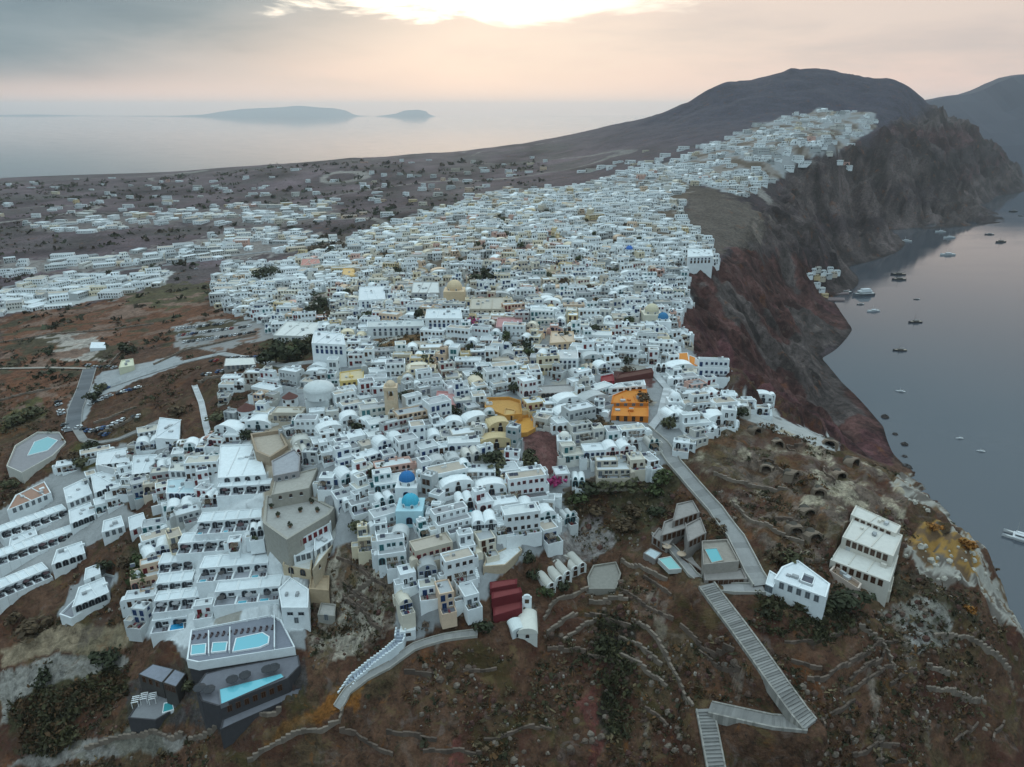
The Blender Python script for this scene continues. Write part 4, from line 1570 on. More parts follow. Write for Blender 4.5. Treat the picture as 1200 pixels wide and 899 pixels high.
def suite_strip(pa, pb, n, what, td=4.2, bd=6.4, bh=3.2, floor=(.30, .31, .34), pools=(), dz=.8, fc='grey', zfix=None):
    """n white suites side by side, each with a walled terrace in front; pa-pb is the front parapet's line in the photo"""
    zc = float(hit((pa[0] + pb[0]) / 2, (pa[1] + pb[1]) / 2)[2]) + dz if zfix is None else zfix
    A, B = at_z(*pa, zc + .8)[:2], at_z(*pb, zc + .8)[:2]
    d = B - A
    L = np.linalg.norm(d)
    ang = math.atan2(d[1], d[0])
    wd = L / n
    for i in range(n):
        c_ = A + d * ((i + .5) / n)
        root = thing('hotel_suite', None, 'hotel suite', (c_[0], c_[1], zc), ang)
        col = jit(WHITE, .04)
        x0, x1 = -wd / 2 + .03, wd / 2 - .03
        mb = MB()
        mb.ring([(x0, 0), (x1, 0), (x1, td), (x0, td)], [(x0 + .25, .25), (x1 - .25, .25), (x1 - .25, td), (x0 + .25, td)], -6, .85, .04, col)
        mb.build('terrace_wall', root)
        mb = MB()
        mb.face([(x0 + .2, .2, .05), (x1 - .2, .2, .05), (x1 - .2, td, .05), (x0 + .2, td, .05)], jit(floor, .15), 'paving')
        mb.build('terrace_floor', root)
        mb = MB()
        mb.tray(x0, x1, td + .004, td + bd, -6, bh, .35, .35, col)
        mb.build('wall', root)
        mb = MB()
        mb.face([(x0 + .3, td + .3, bh - .3), (x1 - .3, td + .3, bh - .3), (x1 - .3, td + bd - .3, bh - .3), (x0 + .3, td + bd - .3, bh - .3)], jit((.64, .68, .70), .05))
        mb.build('roof', root)
        link('door', lib_mesh(('arched_door', fc)), root, (x0 + wd * .35, td, .05))
        link('window', lib_mesh(('wide_window', fc)), root, (x0 + wd * .74, td, .9))
        if i in pools:
            mb = MB()
            mb.box(x0 + .5, x0 + wd * .5, .5, 2.3, .06, .35, (.70, .73, .75))
            mb.build('pool_rim', root)
            mb = MB()
            mb.box(x0 + .7, x0 + wd * .5 - .2, .7, 2.1, .36, .40, (.10, .36, .46), 'pool_water')
            mb.build('plunge_pool', root)
        if rnd.random() < .75:
            mb = MB()                    # sun beds
            for k in range(2):
                xx = x1 - .9 - k * 1.0
                mb.box(xx - .32, xx + .32, .6, 2.3, .32, .45, (.10, .09, .10), 'paint', bottom=True)
                mb.box(xx - .32, xx + .32, 2.3, 2.42, .32, .85, (.10, .09, .10), 'paint')
            mb.build('sun_beds', root)
        if rnd.random() < .7:
            pp = np.array([c_[0], c_[1]]) + np.array([math.cos(ang), math.sin(ang)]) * rnd.uniform(-.2, .2) * wd + np.array([-math.sin(ang), math.cos(ang)]) * 2.9
            q_ = proj(pp[0], pp[1], zc)
            parasol(q_, zc + .06, None, r=rnd.uniform(1.0, 1.4), col=rnd.choice([(.035, .035, .04), (.05, .045, .045), (.06, .03, .035), (.25, .25, .26)]))
        SUITES.append((root, what))
        cs = []
        for (xx, yy) in ((x0, 0), (x1, 0), (x1, td + bd), (x0, td + bd)):
            cs.append((c_[0] + xx * math.cos(ang) - yy * math.sin(ang), c_[1] + xx * math.sin(ang) + yy * math.cos(ang)))
        occ_poly(cs)
        flatten(cs, zc - 1.0)


building('large white hotel roof terrace with a grey lane along its edge', [(255, 560), (312, 556), (300, 520), (258, 522)], (283, 572), rows=[(3.0, 4, ('arched_door', 'grey'))], name='hotel_hall', cat='hotel building', roofcol=(.70, .74, .76))
suite_strip((253, 582), (316, 578), 4, 'row under the large white roof', td=3.2, bd=4.6)
suite_strip((228, 627), (304, 621), 5, 'upper row of grey terraces', pools=(0, 2), td=5.0, bd=6.8)
suite_strip((206, 650), (268, 645), 4, 'second row beside the curved maroon walls', td=3.6, bd=7.0)
suite_strip((184, 673), (226, 668), 3, 'left end of the third row', td=3.0, bd=6.8)
suite_strip((230, 683), (312, 676), 4, 'third row of wide grey terraces', pools=(0, 3), td=5.0, bd=7.5)
suite_strip((181, 697), (224, 692), 3, 'left end of the fourth row', td=3.0, bd=6.4)
suite_strip((178, 719), (240, 712), 4, 'fourth row with round black tables', td=3.4, bd=6.0)
suite_strip((249, 711), (327, 703), 3, 'fourth row below the wide terraces', pools=(1, 2), td=4.6, bd=6.8)
suite_strip((176, 743), (218, 737), 2, 'last row above the slate pavilion', td=3.6, bd=5.4)
zp_ = float(hit(290, 752)[2]) + 1.5
deck('white walled pool terrace with three pools above the dark stone base', [(219, 775), (232, 778), (346, 760), (330, 728), (318, 722), (224, 740)], zp_, (.20, .21, .245), .7, foot=2.6, footcol=(.060, .056, .060))
tr_ = [o for o in COL.objects if o.get('label', '').startswith('white walled pool terrace')][0]
for a_, b_ in (((245, 769), (245, 742)), ((269, 766), (270, 738)), ((322, 762), (322, 724))):
    A_, B_ = at_z(*a_, zp_)[:2], at_z(*b_, zp_)[:2]
    n_ = np.array([-(B_ - A_)[1], (B_ - A_)[0]])
    n_ = n_ / np.linalg.norm(n_) * .16
    mb = MB()
    mb.prism(local(tr_, [A_ + n_, A_ - n_, B_ - n_, B_ + n_]), zp_ - tr_.location[2], zp_ - tr_.location[2] + 1.3, WHITE)
    mb.build('dividing_wall', tr_)
for k_ in range(14):
    q_ = at_z(226 + k_ * 7.2, 748 - k_ * .9, zp_)
    mb = MB()
    mb.box(-.35, .35, -.9, .9, .02, .4, (.07, .05, .055), 'paint')
    mb.box(-.35, .35, .6, .9, .4, .8, (.07, .05, .055), 'paint')
    mb.build('sun_bed', tr_, tuple(np.array(q_) - np.array(tr_.location)), rnd.uniform(-.1, .1))
pool('smallest square plunge pool on the white pool terrace', [(223, 768), (241, 766), (242, 754), (224, 756)], zp_ + .5, (.16, .44, .50))
pool('middle square plunge pool on the white pool terrace', [(247, 765), (265, 763), (267, 752), (249, 753)], zp_ + .5, (.16, .44, .50))
pool('large rounded pale pool on the white pool terrace', [(272, 764), (304, 759), (315, 754), (316, 746), (308, 741), (276, 748)], zp_ + .5, (.16, .46, .54))
pool('bright blue square pool at the corner of the white terraces', [(198, 740), (216, 737), (215, 724), (200, 725)], float(hit(207, 735)[2]) + 1.6, (.03, .28, .52))
building('white stair house with an orange awning on its roof', [(330, 712), (361, 712), (362, 690), (340, 676), (326, 690)], (346, 736), rows=[(3.2, 2, ('wide_window', 'grey')), (6.2, 1, ('door', 'grey'))], name='hotel_wing', cat='hotel building')
zo_ = float(hit(347, 705)[2]) + 6.5
W_ = [at_z(*p_, zo_)[:2] for p_ in [(336, 706), (360, 706), (360, 699), (336, 699)]]
r_ = thing('awning', 'orange fabric awning on the white hotel wing', 'awning', (W_[0][0], W_[0][1], zo_ - 2.2))
mb = MB()
mb.prism(local(r_, W_), [2.0, 2.0, 2.3, 2.3], [2.08, 2.08, 2.38, 2.38], (.50, .20, .035), 'paint')
mb.build('fabric', r_)
for p_ in local(r_, W_):
    mb = MB()
    mb.cyl(p_[0], p_[1], -3, 2.1, .06, .06, (.5, .5, .5), 'paint', 6)
    mb.build('post', r_)
building('peach stone block under the arched castle wall', [(362, 690), (385, 692), (386, 674), (364, 676)], (373, 706), (.40, .30, .20), name='stone_tower', cat='tower', m_='stone', roofcol=(.42, .32, .22))
building('low rough grey stone hut below the peach block', [(372, 720), (392, 722), (394, 708), (376, 706)], (382, 730), (.30, .28, .25), [(2.0, 1, ('door', 'grey'))], m_='stone', roofcol=(.36, .34, .32))

# ---- dark stone pool terrace
zd = 77.0
DK = (.060, .056, .060)
rd_, Wd_ = deck('dark stone terrace carrying the long wedge pool', [(229, 806), (236, 822), (256, 828), (338, 795), (352, 780), (350, 768), (262, 784), (240, 790)], zd, (.15, .15, .17), .15, DK, m_='paving', wm='stone')
pool('long wedge-shaped infinity pool on the dark stone terrace', [(258, 826), (334, 793), (331, 789), (256, 808)], zd + .45, (.15, .47, .55), (.16, .16, .17))
open_row(rd_, Wd_[2], Wd_[3], zd - 3.4, 7, ('door', 'brown'))
deck('lower dark ledge under the wedge pool', [(258, 856), (275, 848), (352, 814), (354, 806), (300, 818), (262, 838)], zd - 5.5, (.16, .16, .18), .3, DK, wm='stone')
for i_, p_ in enumerate([(235, 812), (246, 814), (273, 802), (288, 797), (314, 790), (322, 788)]):
    parasol(p_, zd + .03, ['black round parasol at the corner of the dark terrace', 'black round parasol beside the wide end of the wedge pool', 'black parasol behind the middle of the wedge pool', 'second black parasol behind the wedge pool', 'black parasol near the tip of the wedge pool', 'black parasol past the tip of the wedge pool'][i_], r=1.9)
for lb, rf, bs in (('left half of the slate-roofed pavilion below the white suites', [(162, 790), (190, 800), (204, 784), (179, 778)], (176, 812)), ('right half of the slate-roofed pavilion beside the dark terrace', [(191, 800), (206, 805), (218, 789), (205, 784)], (200, 822)), ('small slate-roofed bar at the back of the dark terrace', [(237, 794), (259, 792), (263, 785), (243, 783)], (248, 803))):
    building(lb, rf, bs, (.07, .062, .058), [(2.6, 3, ('door', 'brown'))], 'pavilion', 'pavilion', None, (.22, .23, .27), .08, m_='stone', th=.25)
zq = float(hit(180, 830)[2]) + 1.0
deck('grey stone sun deck below the slate pavilion', [(150, 842), (182, 845), (214, 826), (208, 812), (170, 812)], zq, (.20, .20, .21), .3, DK, wm='stone')
pool('small teal plunge pool below the slate pavilion', [(190, 836), (204, 832), (202, 822), (192, 824)], zq + .4, (.06, .33, .36))
for i_, p_ in enumerate([(160, 826), (170, 822), (180, 822)]):
    c_ = at_z(*p_, zq)
    r_ = thing('sun_canopy', ['white frame canopy', 'white frame canopy'][0] + (' at the far end of the stone sun deck', ' in the middle of the stone sun deck', ' beside the small teal pool')[i_], 'canopy', tuple(c_), .3)
    for a in (-.9, .9):
        for b in (-1.3, 1.3):
            mb = MB()
            mb.box(a - .09, a + .09, b - .09, b + .09, 0, 2.2, (.7, .7, .7), 'paint')
            mb.build('post', r_)
    mb = MB()
    for b in (-1.3, -.4, .5, 1.3):
        mb.box(-1.05, 1.05, b - .14, b + .14, 2.2, 2.34, (.72, .72, .72), 'paint', bottom=True)
    mb.build('slats', r_)
tag(building('white stepped platform on the stone sun deck', [(164, 843), (184, 838), (178, 828), (167, 832)], (174, 848), (.62, .64, .66), parapet=.05)[0], None, 'platform')

# ================================================================= castle ruin
zc1 = float(hit(318, 520)[2]) + .8
deck('sandy sunken court inside the upper castle wall', [(300, 533), (317, 540), (338, 526), (328, 507), (294, 512)], zc1, (.40, .34, .28), 1.6, (.34, .26, .19), name='castle_court', cat='castle court', m_='stone', wm='stone', th=.9)
building('flat grey chapel hall between the castle walls', [(320, 558), (350, 552), (352, 534), (345, 526), (318, 540)], (336, 572), (.30, .28, .28), [(2.4, 3, ('arched_window', 'grey'))], 'castle_hall', 'hall', None, (.33, .33, .35), m_='stone')
building('beige stone bastion below the grey castle hall', [(318, 580), (362, 572), (372, 548), (352, 553), (322, 562)], (342, 590), (.33, .305, .265), [(2.4, 3, ('arched_window', 'brown'))], 'bastion', 'bastion', None, (.36, .335, .30), m_='stone')
zc2 = float(hit(345, 605)[2]) + 1.2
deck('broad bare castle platform with low stone rim', [(308, 614), (336, 634), (386, 604), (392, 596), (368, 584), (312, 582)], zc2, (.34, .325, .305), .5, (.34, .315, .275), name='castle_platform', cat='platform', m_='stone', wm='stone', th=.8)
for k_, p_ in enumerate([(330, 590), (345, 588), (365, 590), (318, 596), (352, 600), (372, 600), (340, 618), (326, 606)]):
    c_ = at_z(*p_, zc2)
    o = link('planter', None, None, tuple(c_), rnd.uniform(0, 1))
    tag(o, ['round shrub in a pot at the back edge of the castle platform', 'second potted shrub along the back edge of the castle platform', 'third potted shrub along the back edge of the castle platform', 'potted shrub at the hotel side of the castle platform', 'potted shrub in the middle of the castle platform', 'potted shrub near the maroon doors', 'potted shrub at the front tip of the castle platform', 'potted shrub by the front rim of the castle platform'][k_], 'planter', 'potted shrubs on the castle platform')
    mb = MB()
    mb.cyl(0, 0, 0, .6, .45, .6, (.30, .18, .12), 'stone', 8)
    mb.build('pot', o)
    c2_ = link('shrub', crown_mesh('dark', k_ % 4), o, (0, 0, .4))
    c2_.scale = (1.9, 1.9, 1.7)
building('long white house with maroon doors under the castle platform', [(336, 640), (388, 612), (386, 602), (334, 632)], (362, 640), rows=[(2.8, 7, ('door', 'red'))])
building('small white house with a terrace inside the castle curve', [(344, 652), (366, 646), (372, 632), (350, 636)], (354, 662), rows=[(2.6, 3, ('door', 'grey'))])
building('small white house next to the castle curve with a grey door', [(368, 646), (390, 632), (386, 620), (368, 630)], (380, 650), rows=[(2.6, 3, ('door', 'grey'))])
building('beige castle wall with two dark arches', [(331, 662), (364, 668), (366, 656), (334, 650)], (348, 676), (.50, .40, .28), [(3.0, 2, ('arched_door', 'brown'))], 'castle_wall', 'castle wall', None, (.56, .55, .52), m_='stone')
building('curved end of the castle wall with a dark window', [(366, 668), (392, 636), (400, 618), (392, 614), (372, 652)], (384, 668), (.52, .43, .32), [(2.6, 2, ('arched_window', 'brown'))], 'castle_wall', 'castle wall', None, (.60, .60, .58), m_='stone')
landmark('the castle platform', 345, 605)
landmark('the slate pavilion', 190, 795)
landmark('the sunken castle court', 318, 520)

# ================================================================= left-hand villas
BL = ('door', 'grey')
suite_strip((4, 632), (82, 604), 7, 'upper villa line behind the sunken lane', td=3.0, bd=6.0, zfix=None)
building('white villa with a terracotta tiled court behind its roof', [(8, 598), (60, 577), (52, 564), (18, 580)], (34, 602), roofcol=(.32, .19, .14), rows=[(2.6, 6, BL)], name='villa', cat='villa')
suite_strip((-14, 668), (92, 630), 9, 'middle villa line above the dark wall', td=3.0, bd=6.5)
suite_strip((-14, 708), (62, 676), 7, 'lowest villa line by the stony bank', td=3.4, bd=7.0)
building('white flat villa roof with a shaded porch below', [(60, 662), (100, 648), (96, 634), (66, 644)], (82, 668), rows=[(2.6, 4, ('arched_door', 'grey'))], name='villa', cat='villa')
building('small white villa with three dark doors beside the wall', [(119, 624), (146, 616), (142, 604), (121, 610)], (133, 632), rows=[(2.7, 3, ('door', 'grey'))], name='villa', cat='villa')
building('white villa facing the curved maroon terrace', [(152, 622), (172, 614), (168, 600), (150, 606)], (162, 628), rows=[(2.7, 2, ('door', 'red'))], name='villa', cat='villa')
building('lone white villa on its own terrace, back wing', [(84, 712), (128, 694), (122, 676), (92, 688)], (106, 716), rows=[(2.8, 5, ('arched_door', 'grey'))], name='villa', cat='villa')
building('lone white villa on its own terrace, tall rear block', [(98, 680), (118, 672), (116, 660), (100, 666)], (108, 690), name='villa', cat='villa', rows=[(2.6, 1, BL)])
zt_ = float(hit(118, 710)[2]) + .8
deck('curved white terrace wrapped round the lone villa', [(70, 722), (84, 727), (122, 706), (140, 678), (124, 674), (92, 700)], zt_, (.24, .24, .26), .9)
for i_, (rf, bs, lb) in enumerate([
    ([(78, 590), (108, 578), (100, 560), (74, 572)], (92, 594), 'white villa stepping down beside the narrow lane, upper'),
    ([(110, 578), (140, 566), (134, 548), (106, 556)], (126, 580), 'white villa above the brown garden'),
    ([(82, 614), (112, 602), (106, 588), (80, 598)], (96, 618), 'white villa stepping down beside the narrow lane, lower'),
    ([(112, 545), (152, 541), (150, 524), (114, 530)], (132, 552), 'white villa with parasols behind the brown garden'),
    ([(154, 556), (186, 552), (184, 532), (156, 534)], (170, 562), 'white villa against the brown terraced garden'),
    ([(10, 640), (44, 626), (40, 616), (12, 628)], (26, 642), 'white villa near the frame edge with deep porches'),
]):
    building(lb, rf, bs, rows=[(2.7, 4, (rnd.choice(['arched_door', 'door']), 'grey'))], name='villa', cat='villa')
zt_ = float(hit(55, 522)[2]) + .8
deck('curved hotel pool court ringed by a pale wall', [(8, 548), (26, 556), (62, 536), (78, 520), (70, 508), (44, 508), (18, 524)], zt_, (.25, .24, .25), 1.0, (.55, .53, .48))
pool('pale blue swimming pool in the curved hotel court', [(32, 534), (56, 528), (68, 516), (56, 512), (40, 518)], zt_ + .4, (.22, .45, .48))
landmark('the curved pool court', 50, 525)
landmark('the lone white villa', 106, 695)
building('square white house with a shaded slot above the olive bank', [(181, 513), (210, 515), (212, 492), (187, 489)], (196, 524), rows=[(3.0, 1, ('wide_window', 'grey'))], roofcol=(.60, .64, .67))
building('white cottage with a cream roof below the olive bank', [(197, 552), (220, 552), (220, 541), (200, 541)], (208, 562), roofcol=(.60, .59, .54), rows=[(2.8, 3, BL)])
building('white house with a pale blue porch below the cream roof', [(194, 578), (234, 578), (230, 558), (196, 562)], (214, 586), roofcol=(.50, .62, .66), rows=[(2.8, 5, ('arched_door', 'blue'))])
landmark('the square white house', 196, 505)
# brown garden plots with white curving walls
for lb, px_ in (('curved white garden wall above the brown terraces', [(118, 557), (150, 556), (186, 556)]), ('white wall sweeping round the maroon terrace', [(182, 618), (195, 600), (210, 588), (232, 582)]), ('low pale wall crossing the brown garden', [(120, 572), (140, 566), (152, 558)])):
    L_ = smooth_z(dense(hits(px_), 2.0))
    r_ = thing('garden_wall', lb, 'wall', tuple(L_[len(L_) // 2]))
    mb = MB()
    for a, b in zip(L_[:-1], L_[1:]):
        n_ = np.array([-(b - a)[1], (b - a)[0]])
        n_ = n_ / np.linalg.norm(n_) * .3
        pp = [(a[0] + n_[0], a[1] + n_[1]), (a[0] - n_[0], a[1] - n_[1]), (b[0] - n_[0], b[1] - n_[1]), (b[0] + n_[0], b[1] + n_[1])]
        mb.prism(local(r_, pp), -3.0, 1.1, (.58, .58, .58))
    mb.build('wall', r_)
# ================================================================= churches, mills and other marks in the town
def church_dome(label, px, r, drum, col, wall=WHITE, body=None, hz=1.0):
    """square body, drum, dome and a small cross on top"""
    P = hit(*px)
    z = P[2]
    root = thing('church', label, 'church', (P[0], P[1], z))
    b = body or r * 1.35
    hb = b * 1.1
    mb = MB()
    mb.box(-b, b, -b, b, -4, hb, wall)
    mb.build('wall', root)
    mb = MB()
    mb.cyl(0, 0, hb, hb + drum, r, r, wall, n=16)
    mb.build('drum', root)
    mb = MB()
    mb.dome(0, 0, hb + drum + .01, r * 1.03, col, 'plaster', hz=hz)
    mb.build('dome', root)
    mb = MB()
    zt = hb + drum + r * 1.03 * hz
    mb.box(-.07, .07, -.07, .07, zt - .05, zt + 1.2, (.7, .7, .7), 'paint')
    mb.box(-.35, .35, -.06, .06, zt + .7, zt + .85, (.7, .7, .7), 'paint')
    mb.build('cross', root)
    for a in range(6):
        an = a * math.pi / 3 + .3
        link('window', lib_mesh(('arched_window', 'white')), root, (r * math.sin(an), -r * math.cos(an), hb + .05), an)
    link('door', lib_mesh(('arched_door', 'blue')), root, (0, -b, 0))
    OCC.append((P[0], P[1], [(P[0] - b, P[1] - b), (P[0] + b, P[1] - b), (P[0] + b, P[1] + b), (P[0] - b, P[1] + b)]))
    return root


BLUE = (.03, .15, .36)
church_dome('white church with the bright blue dome', (478, 578), 2.9, 1.6, BLUE)
landmark('the bright blue dome', 478, 575)
church_dome('white church with a turquoise dome and pale blue front', (482, 606), 3.0, 1.0, (.06, .36, .50), (.42, .62, .68), 4.6)
landmark('the turquoise dome', 482, 605)
church_dome('big white round-domed church with arched drum windows', (376, 478), 6.8, 3.6, (.56, .58, .58), (.60, .62, .62), 5.2, .5)
landmark('the big white dome', 376, 476)
church_dome('small white domed chapel on the slope by the cliff edge', (790, 477), 2.4, 1.0, WHITE)
church_dome('white church with a pale dome beside the ochre court', (661, 522), 2.2, .6, (.70, .67, .62))
church_dome('cream church with a pale gold dome near the cliff', (763, 378), 4.0, 1.4, (.56, .50, .36), (.60, .56, .46))
church_dome('blue-domed church next to the gold dome', (776, 384), 3.2, 1.2, (.04, .17, .33))
church_dome('white church with a blue dome in the upper town', (737, 300), 3.0, 1.4, (.05, .15, .45))
church_dome('second small blue dome in the upper town', (752, 298), 2.2, 1.0, (.05, .15, .45))
church_dome('peach church with a rounded apse among cream houses', (533, 352), 5.0, 1.2, (.60, .46, .30), (.62, .46, .30))
landmark('the peach church', 533, 345)
landmark('the gold dome', 763, 378)
landmark('the twin upper blue domes', 745, 298)


def mill(label, px, r, h, cone, ccol, wcol=WHITE):
    P = hit(*px)
    root = thing('windmill', label, 'windmill', tuple(P))
    mb = MB()
    mb.cyl(0, 0, -4, h, r * 1.12, r, wcol, n=18)
    mb.build('tower', root)
    mb = MB()
    mb.cyl(0, 0, h + .01, h + cone, r * 1.12, .05, ccol, 'stone', n=18)
    mb.build('roof', root)
    link('door', lib_mesh(('door', 'brown')), root, (0, -r * 1.09, 0))
    link('window', lib_mesh(('window', 'brown')), root, (r * .6, -r * .82, h * .55), .6)
    link('window', lib_mesh(('window', 'brown')), root, (-r * .6, -r * .82, h * .55), -.6)
    OCC.append((P[0], P[1], [(P[0] - r, P[1] - r), (P[0] + r, P[1] - r), (P[0] + r, P[1] + r), (P[0] - r, P[1] + r)]))


mill('white round mill with a wide dark red cone roof', (291, 492), 3.9, 5.6, 2.9, (.12, .055, .048))
mill('white round mill with a smaller dark red cap', (341, 476), 3.3, 4.6, 2.6, (.13, .060, .052))
landmark('the wide red-coned mill', 291, 488)
landmark('the small red-capped mill', 341, 476)


def bell_tower(label, px, wd, h, col, cap=None):
    P = hit(*px)
    root = thing('bell_tower', label, 'bell tower', tuple(P), rnd.uniform(-.15, .15))
    a = wd / 2
    mb = MB()
    mb.box(-a, a, -a, a, -4, h * .62, col, 'stone')
    for sx in (-1, 1):
        for sy in (-1, 1):
            mb.box(sx * a - (sx > 0) * a * .5, sx * a + (sx < 0) * a * .5, sy * a - (sy > 0) * a * .5, sy * a + (sy < 0) * a * .5, h * .62 + .003, h * .9, col, 'stone')
    mb.build('shaft', root)
    mb = MB()
    mb.box(-a * 1.1, a * 1.1, -a * 1.1, a * 1.1, h * .9 + .003, h, col, 'stone', bottom=True)
    mb.dome(0, 0, h + .003, a * .9, cap or col, 'stone', 12, 4)
    mb.build('cap', root)
    mb = MB()
    mb.cyl(0, 0, h * .7, h * .82, a * .35, a * .15, (.10, .07, .03), 'paint', 8)
    mb.build('bell', root)


bell_tower('tall cream and peach bell tower with a rounded top', (460, 490), 5.2, 15, (.58, .45, .32))
landmark('the tall peach bell tower', 460, 485)
bell_tower('slim white bell tower beside the bright blue dome', (492, 575), 1.8, 8, WHITE)
bell_tower('white bell tower at the foot of the upper blue domes', (727, 303), 2.6, 10, WHITE)

building('yellow-walled house with a white upper floor', [(398, 447), (426, 444), (426, 432), (398, 436)], (412, 452), (.62, .45, .17), [(2.6, 4, ('window', 'brown'))], roofcol=(.56, .46, .30))
landmark('the yellow-walled house', 412, 446)
building('long grey arcaded hall with seven dark arches', [(631, 461), (674, 459), (672, 450), (630, 452)], (652, 468), (.34, .32, .31), [(2.9, 7, ('arched_door', 'brown'))], roofcol=(.36, .34, .33), m_='stone')
landmark('the grey arcaded hall', 652, 460)
OCHW = (.52, .26, .065)
zt_ = float(hit(600, 485)[2]) + .6
deck('ochre-walled court, upper rectangle', [(568, 480), (592, 490), (612, 488), (610, 472), (596, 468), (568, 469)], zt_, (.50, .27, .085), 1.3, OCHW)
deck('ochre-walled court, lower wing', [(602, 500), (607, 511), (618, 510), (630, 503), (622, 488), (611, 490)], zt_ - 2.2, (.54, .27, .06), 1.3, OCHW)
building('ochre kiosk in the middle of the ochre court', [(590, 486), (602, 488), (604, 480), (592, 478)], (596, 492), (.50, .30, .12), [(2.2, 2, ('door', 'brown'))], roofcol=(.50, .33, .14))
landmark('the ochre court', 600, 488)
ORG = (.56, .18, .03)
building('orange house with a two-level roof terrace, upper part', [(716, 472), (760, 472), (758, 456), (736, 456), (718, 463)], (738, 477), ORG, [(2.5, 4, ('door', 'grey'))], roofcol=(.56, .21, .04), name='orange_house')
building('orange house with a two-level roof terrace, lower part', [(716, 487), (760, 488), (760, 476), (718, 476)], (738, 493), ORG, [(2.4, 4, ('door', 'brown'))], roofcol=(.56, .21, .04), name='orange_house')
building('white roofed strip above the orange house', [(713, 455), (757, 451), (755, 445), (722, 449)], (735, 460), roofcol=(.58, .58, .58), rows=[(2.2, 5, ('wide_window', 'brown'))])
building('dark red house behind the white roofed strip', [(705, 448), (720, 446), (718, 438), (704, 441)], (712, 452), (.26, .03, .04), [(2.2, 2, ('door', 'red'))], roofcol=(.24, .05, .05))
building('maroon ruin wall along the top of the orange terrace', [(722, 444), (766, 436), (764, 431), (724, 438)], (744, 446), (.12, .045, .04), m_='stone', roofcol=(.11, .05, .04))
landmark('the orange house', 738, 470)
building('orange-roofed house by the cliff edge, long part', [(787, 421), (808, 424), (806, 413), (789, 414)], (798, 430), WHITE, [(2.6, 4, BL)], roofcol=(.56, .21, .04), parapet=.1)
building('orange-roofed house by the cliff edge, corner part', [(806, 431), (818, 433), (818, 420), (808, 416)], (812, 438), WHITE, [(2.6, 2, BL)], roofcol=(.56, .20, .035), parapet=.1)
landmark('the cliff-edge orange roofs', 803, 422)
building('pink house with a red awning in the lanes', [(510, 474), (534, 474), (532, 459), (512, 458)], (522, 480), (.52, .25, .24), [(2.5, 3, ('door', 'red'))], roofcol=(.50, .27, .26))
landmark('the pink house', 522, 470)
for lb, rf, bs, cl, rc, k in [
    ('pink town house with a red upper floor', [(581, 383), (612, 383), (612, 372), (583, 372)], (596, 392), (.50, .30, .30), (.42, .22, .22), 6),
    ('salmon red roofed house left of the long field', [(352, 311), (376, 311), (374, 303), (354, 303)], (364, 318), (.56, .50, .44), (.46, .22, .19), 4),
    ('apricot house facing the lane in the upper town', [(401, 323), (416, 323), (415, 314), (402, 314)], (408, 328), (.62, .38, .12), (.60, .40, .18), 3),
    ('white three-storey house with blue shutters', [(420, 352), (452, 350), (450, 335), (421, 336)], (436, 362), WHITE, (.62, .65, .67), 5),
    ('long grey roofed hall with a brown top', [(482, 343), (515, 343), (514, 330), (484, 330)], (499, 352), (.40, .39, .38), (.56, .57, .56), 5),
    ('beige hall below the peach church', [(550, 362), (592, 362), (590, 348), (552, 349)], (571, 372), (.46, .40, .32), (.44, .40, .34), 6),
    ('white mansion with a magenta bougainvillea beside it', [(498, 373), (542, 373), (540, 362), (500, 362)], (520, 391), WHITE, (.60, .64, .66), 7),
    ('white corner house with eight dark windows by the pines', [(365, 402), (405, 404), (402, 391), (368, 387)], (384, 432), WHITE, (.64, .66, .68), 6),
    ('white flat hall at the edge of the pines', [(320, 393), (366, 394), (378, 378), (336, 376)], (342, 400), (.62, .62, .60), (.62, .62, .60), 5),
    ('long white building with dark upper windows', [(430, 383), (498, 382), (496, 375), (430, 376)], (464, 394), (.62, .65, .66), (.50, .52, .52), 9),
    ('white grand house with two blue doors', [(652, 420), (678, 420), (677, 410), (654, 410)], (665, 434), WHITE, (.5, .5, .5), 4),
    ('cream house with a curved orange pediment', [(644, 402), (674, 400), (672, 388), (646, 388)], (659, 410), (.58, .42, .28), (.54, .42, .32), 4),
    ('white cubic hotel at the cliff edge of the upper town', [(806, 301), (836, 300), (834, 292), (806, 291)], (820, 317), WHITE, (.60, .64, .66), 6),
]:
    building(lb, rf, bs, cl, [(2.7, k, ('window', rnd.choice(['blue', 'brown', 'grey']))), (5.4, k, ('door', rnd.choice(['blue', 'brown', 'grey'])))], roofcol=rc)
landmark('the white corner house', 384, 410)
landmark('the bougainvillea mansion', 520, 375)
landmark('the cubic cliff hotel', 820, 302)
landmark('the pink town house', 596, 380)
landmark('the apricot house', 408, 320)
pool('small blue pool among the lower white houses', [(590, 619), (610, 617), (608, 609), (592, 610)], float(hit(600, 616)[2]) + 1.2, (.10, .34, .46))
landmark('the small blue pool', 600, 615)
pool('tiny turquoise pool by the white grand house', [(677, 436), (686, 435), (685, 430), (678, 431)], float(hit(681, 434)[2]) + 1.2, (.12, .42, .48))

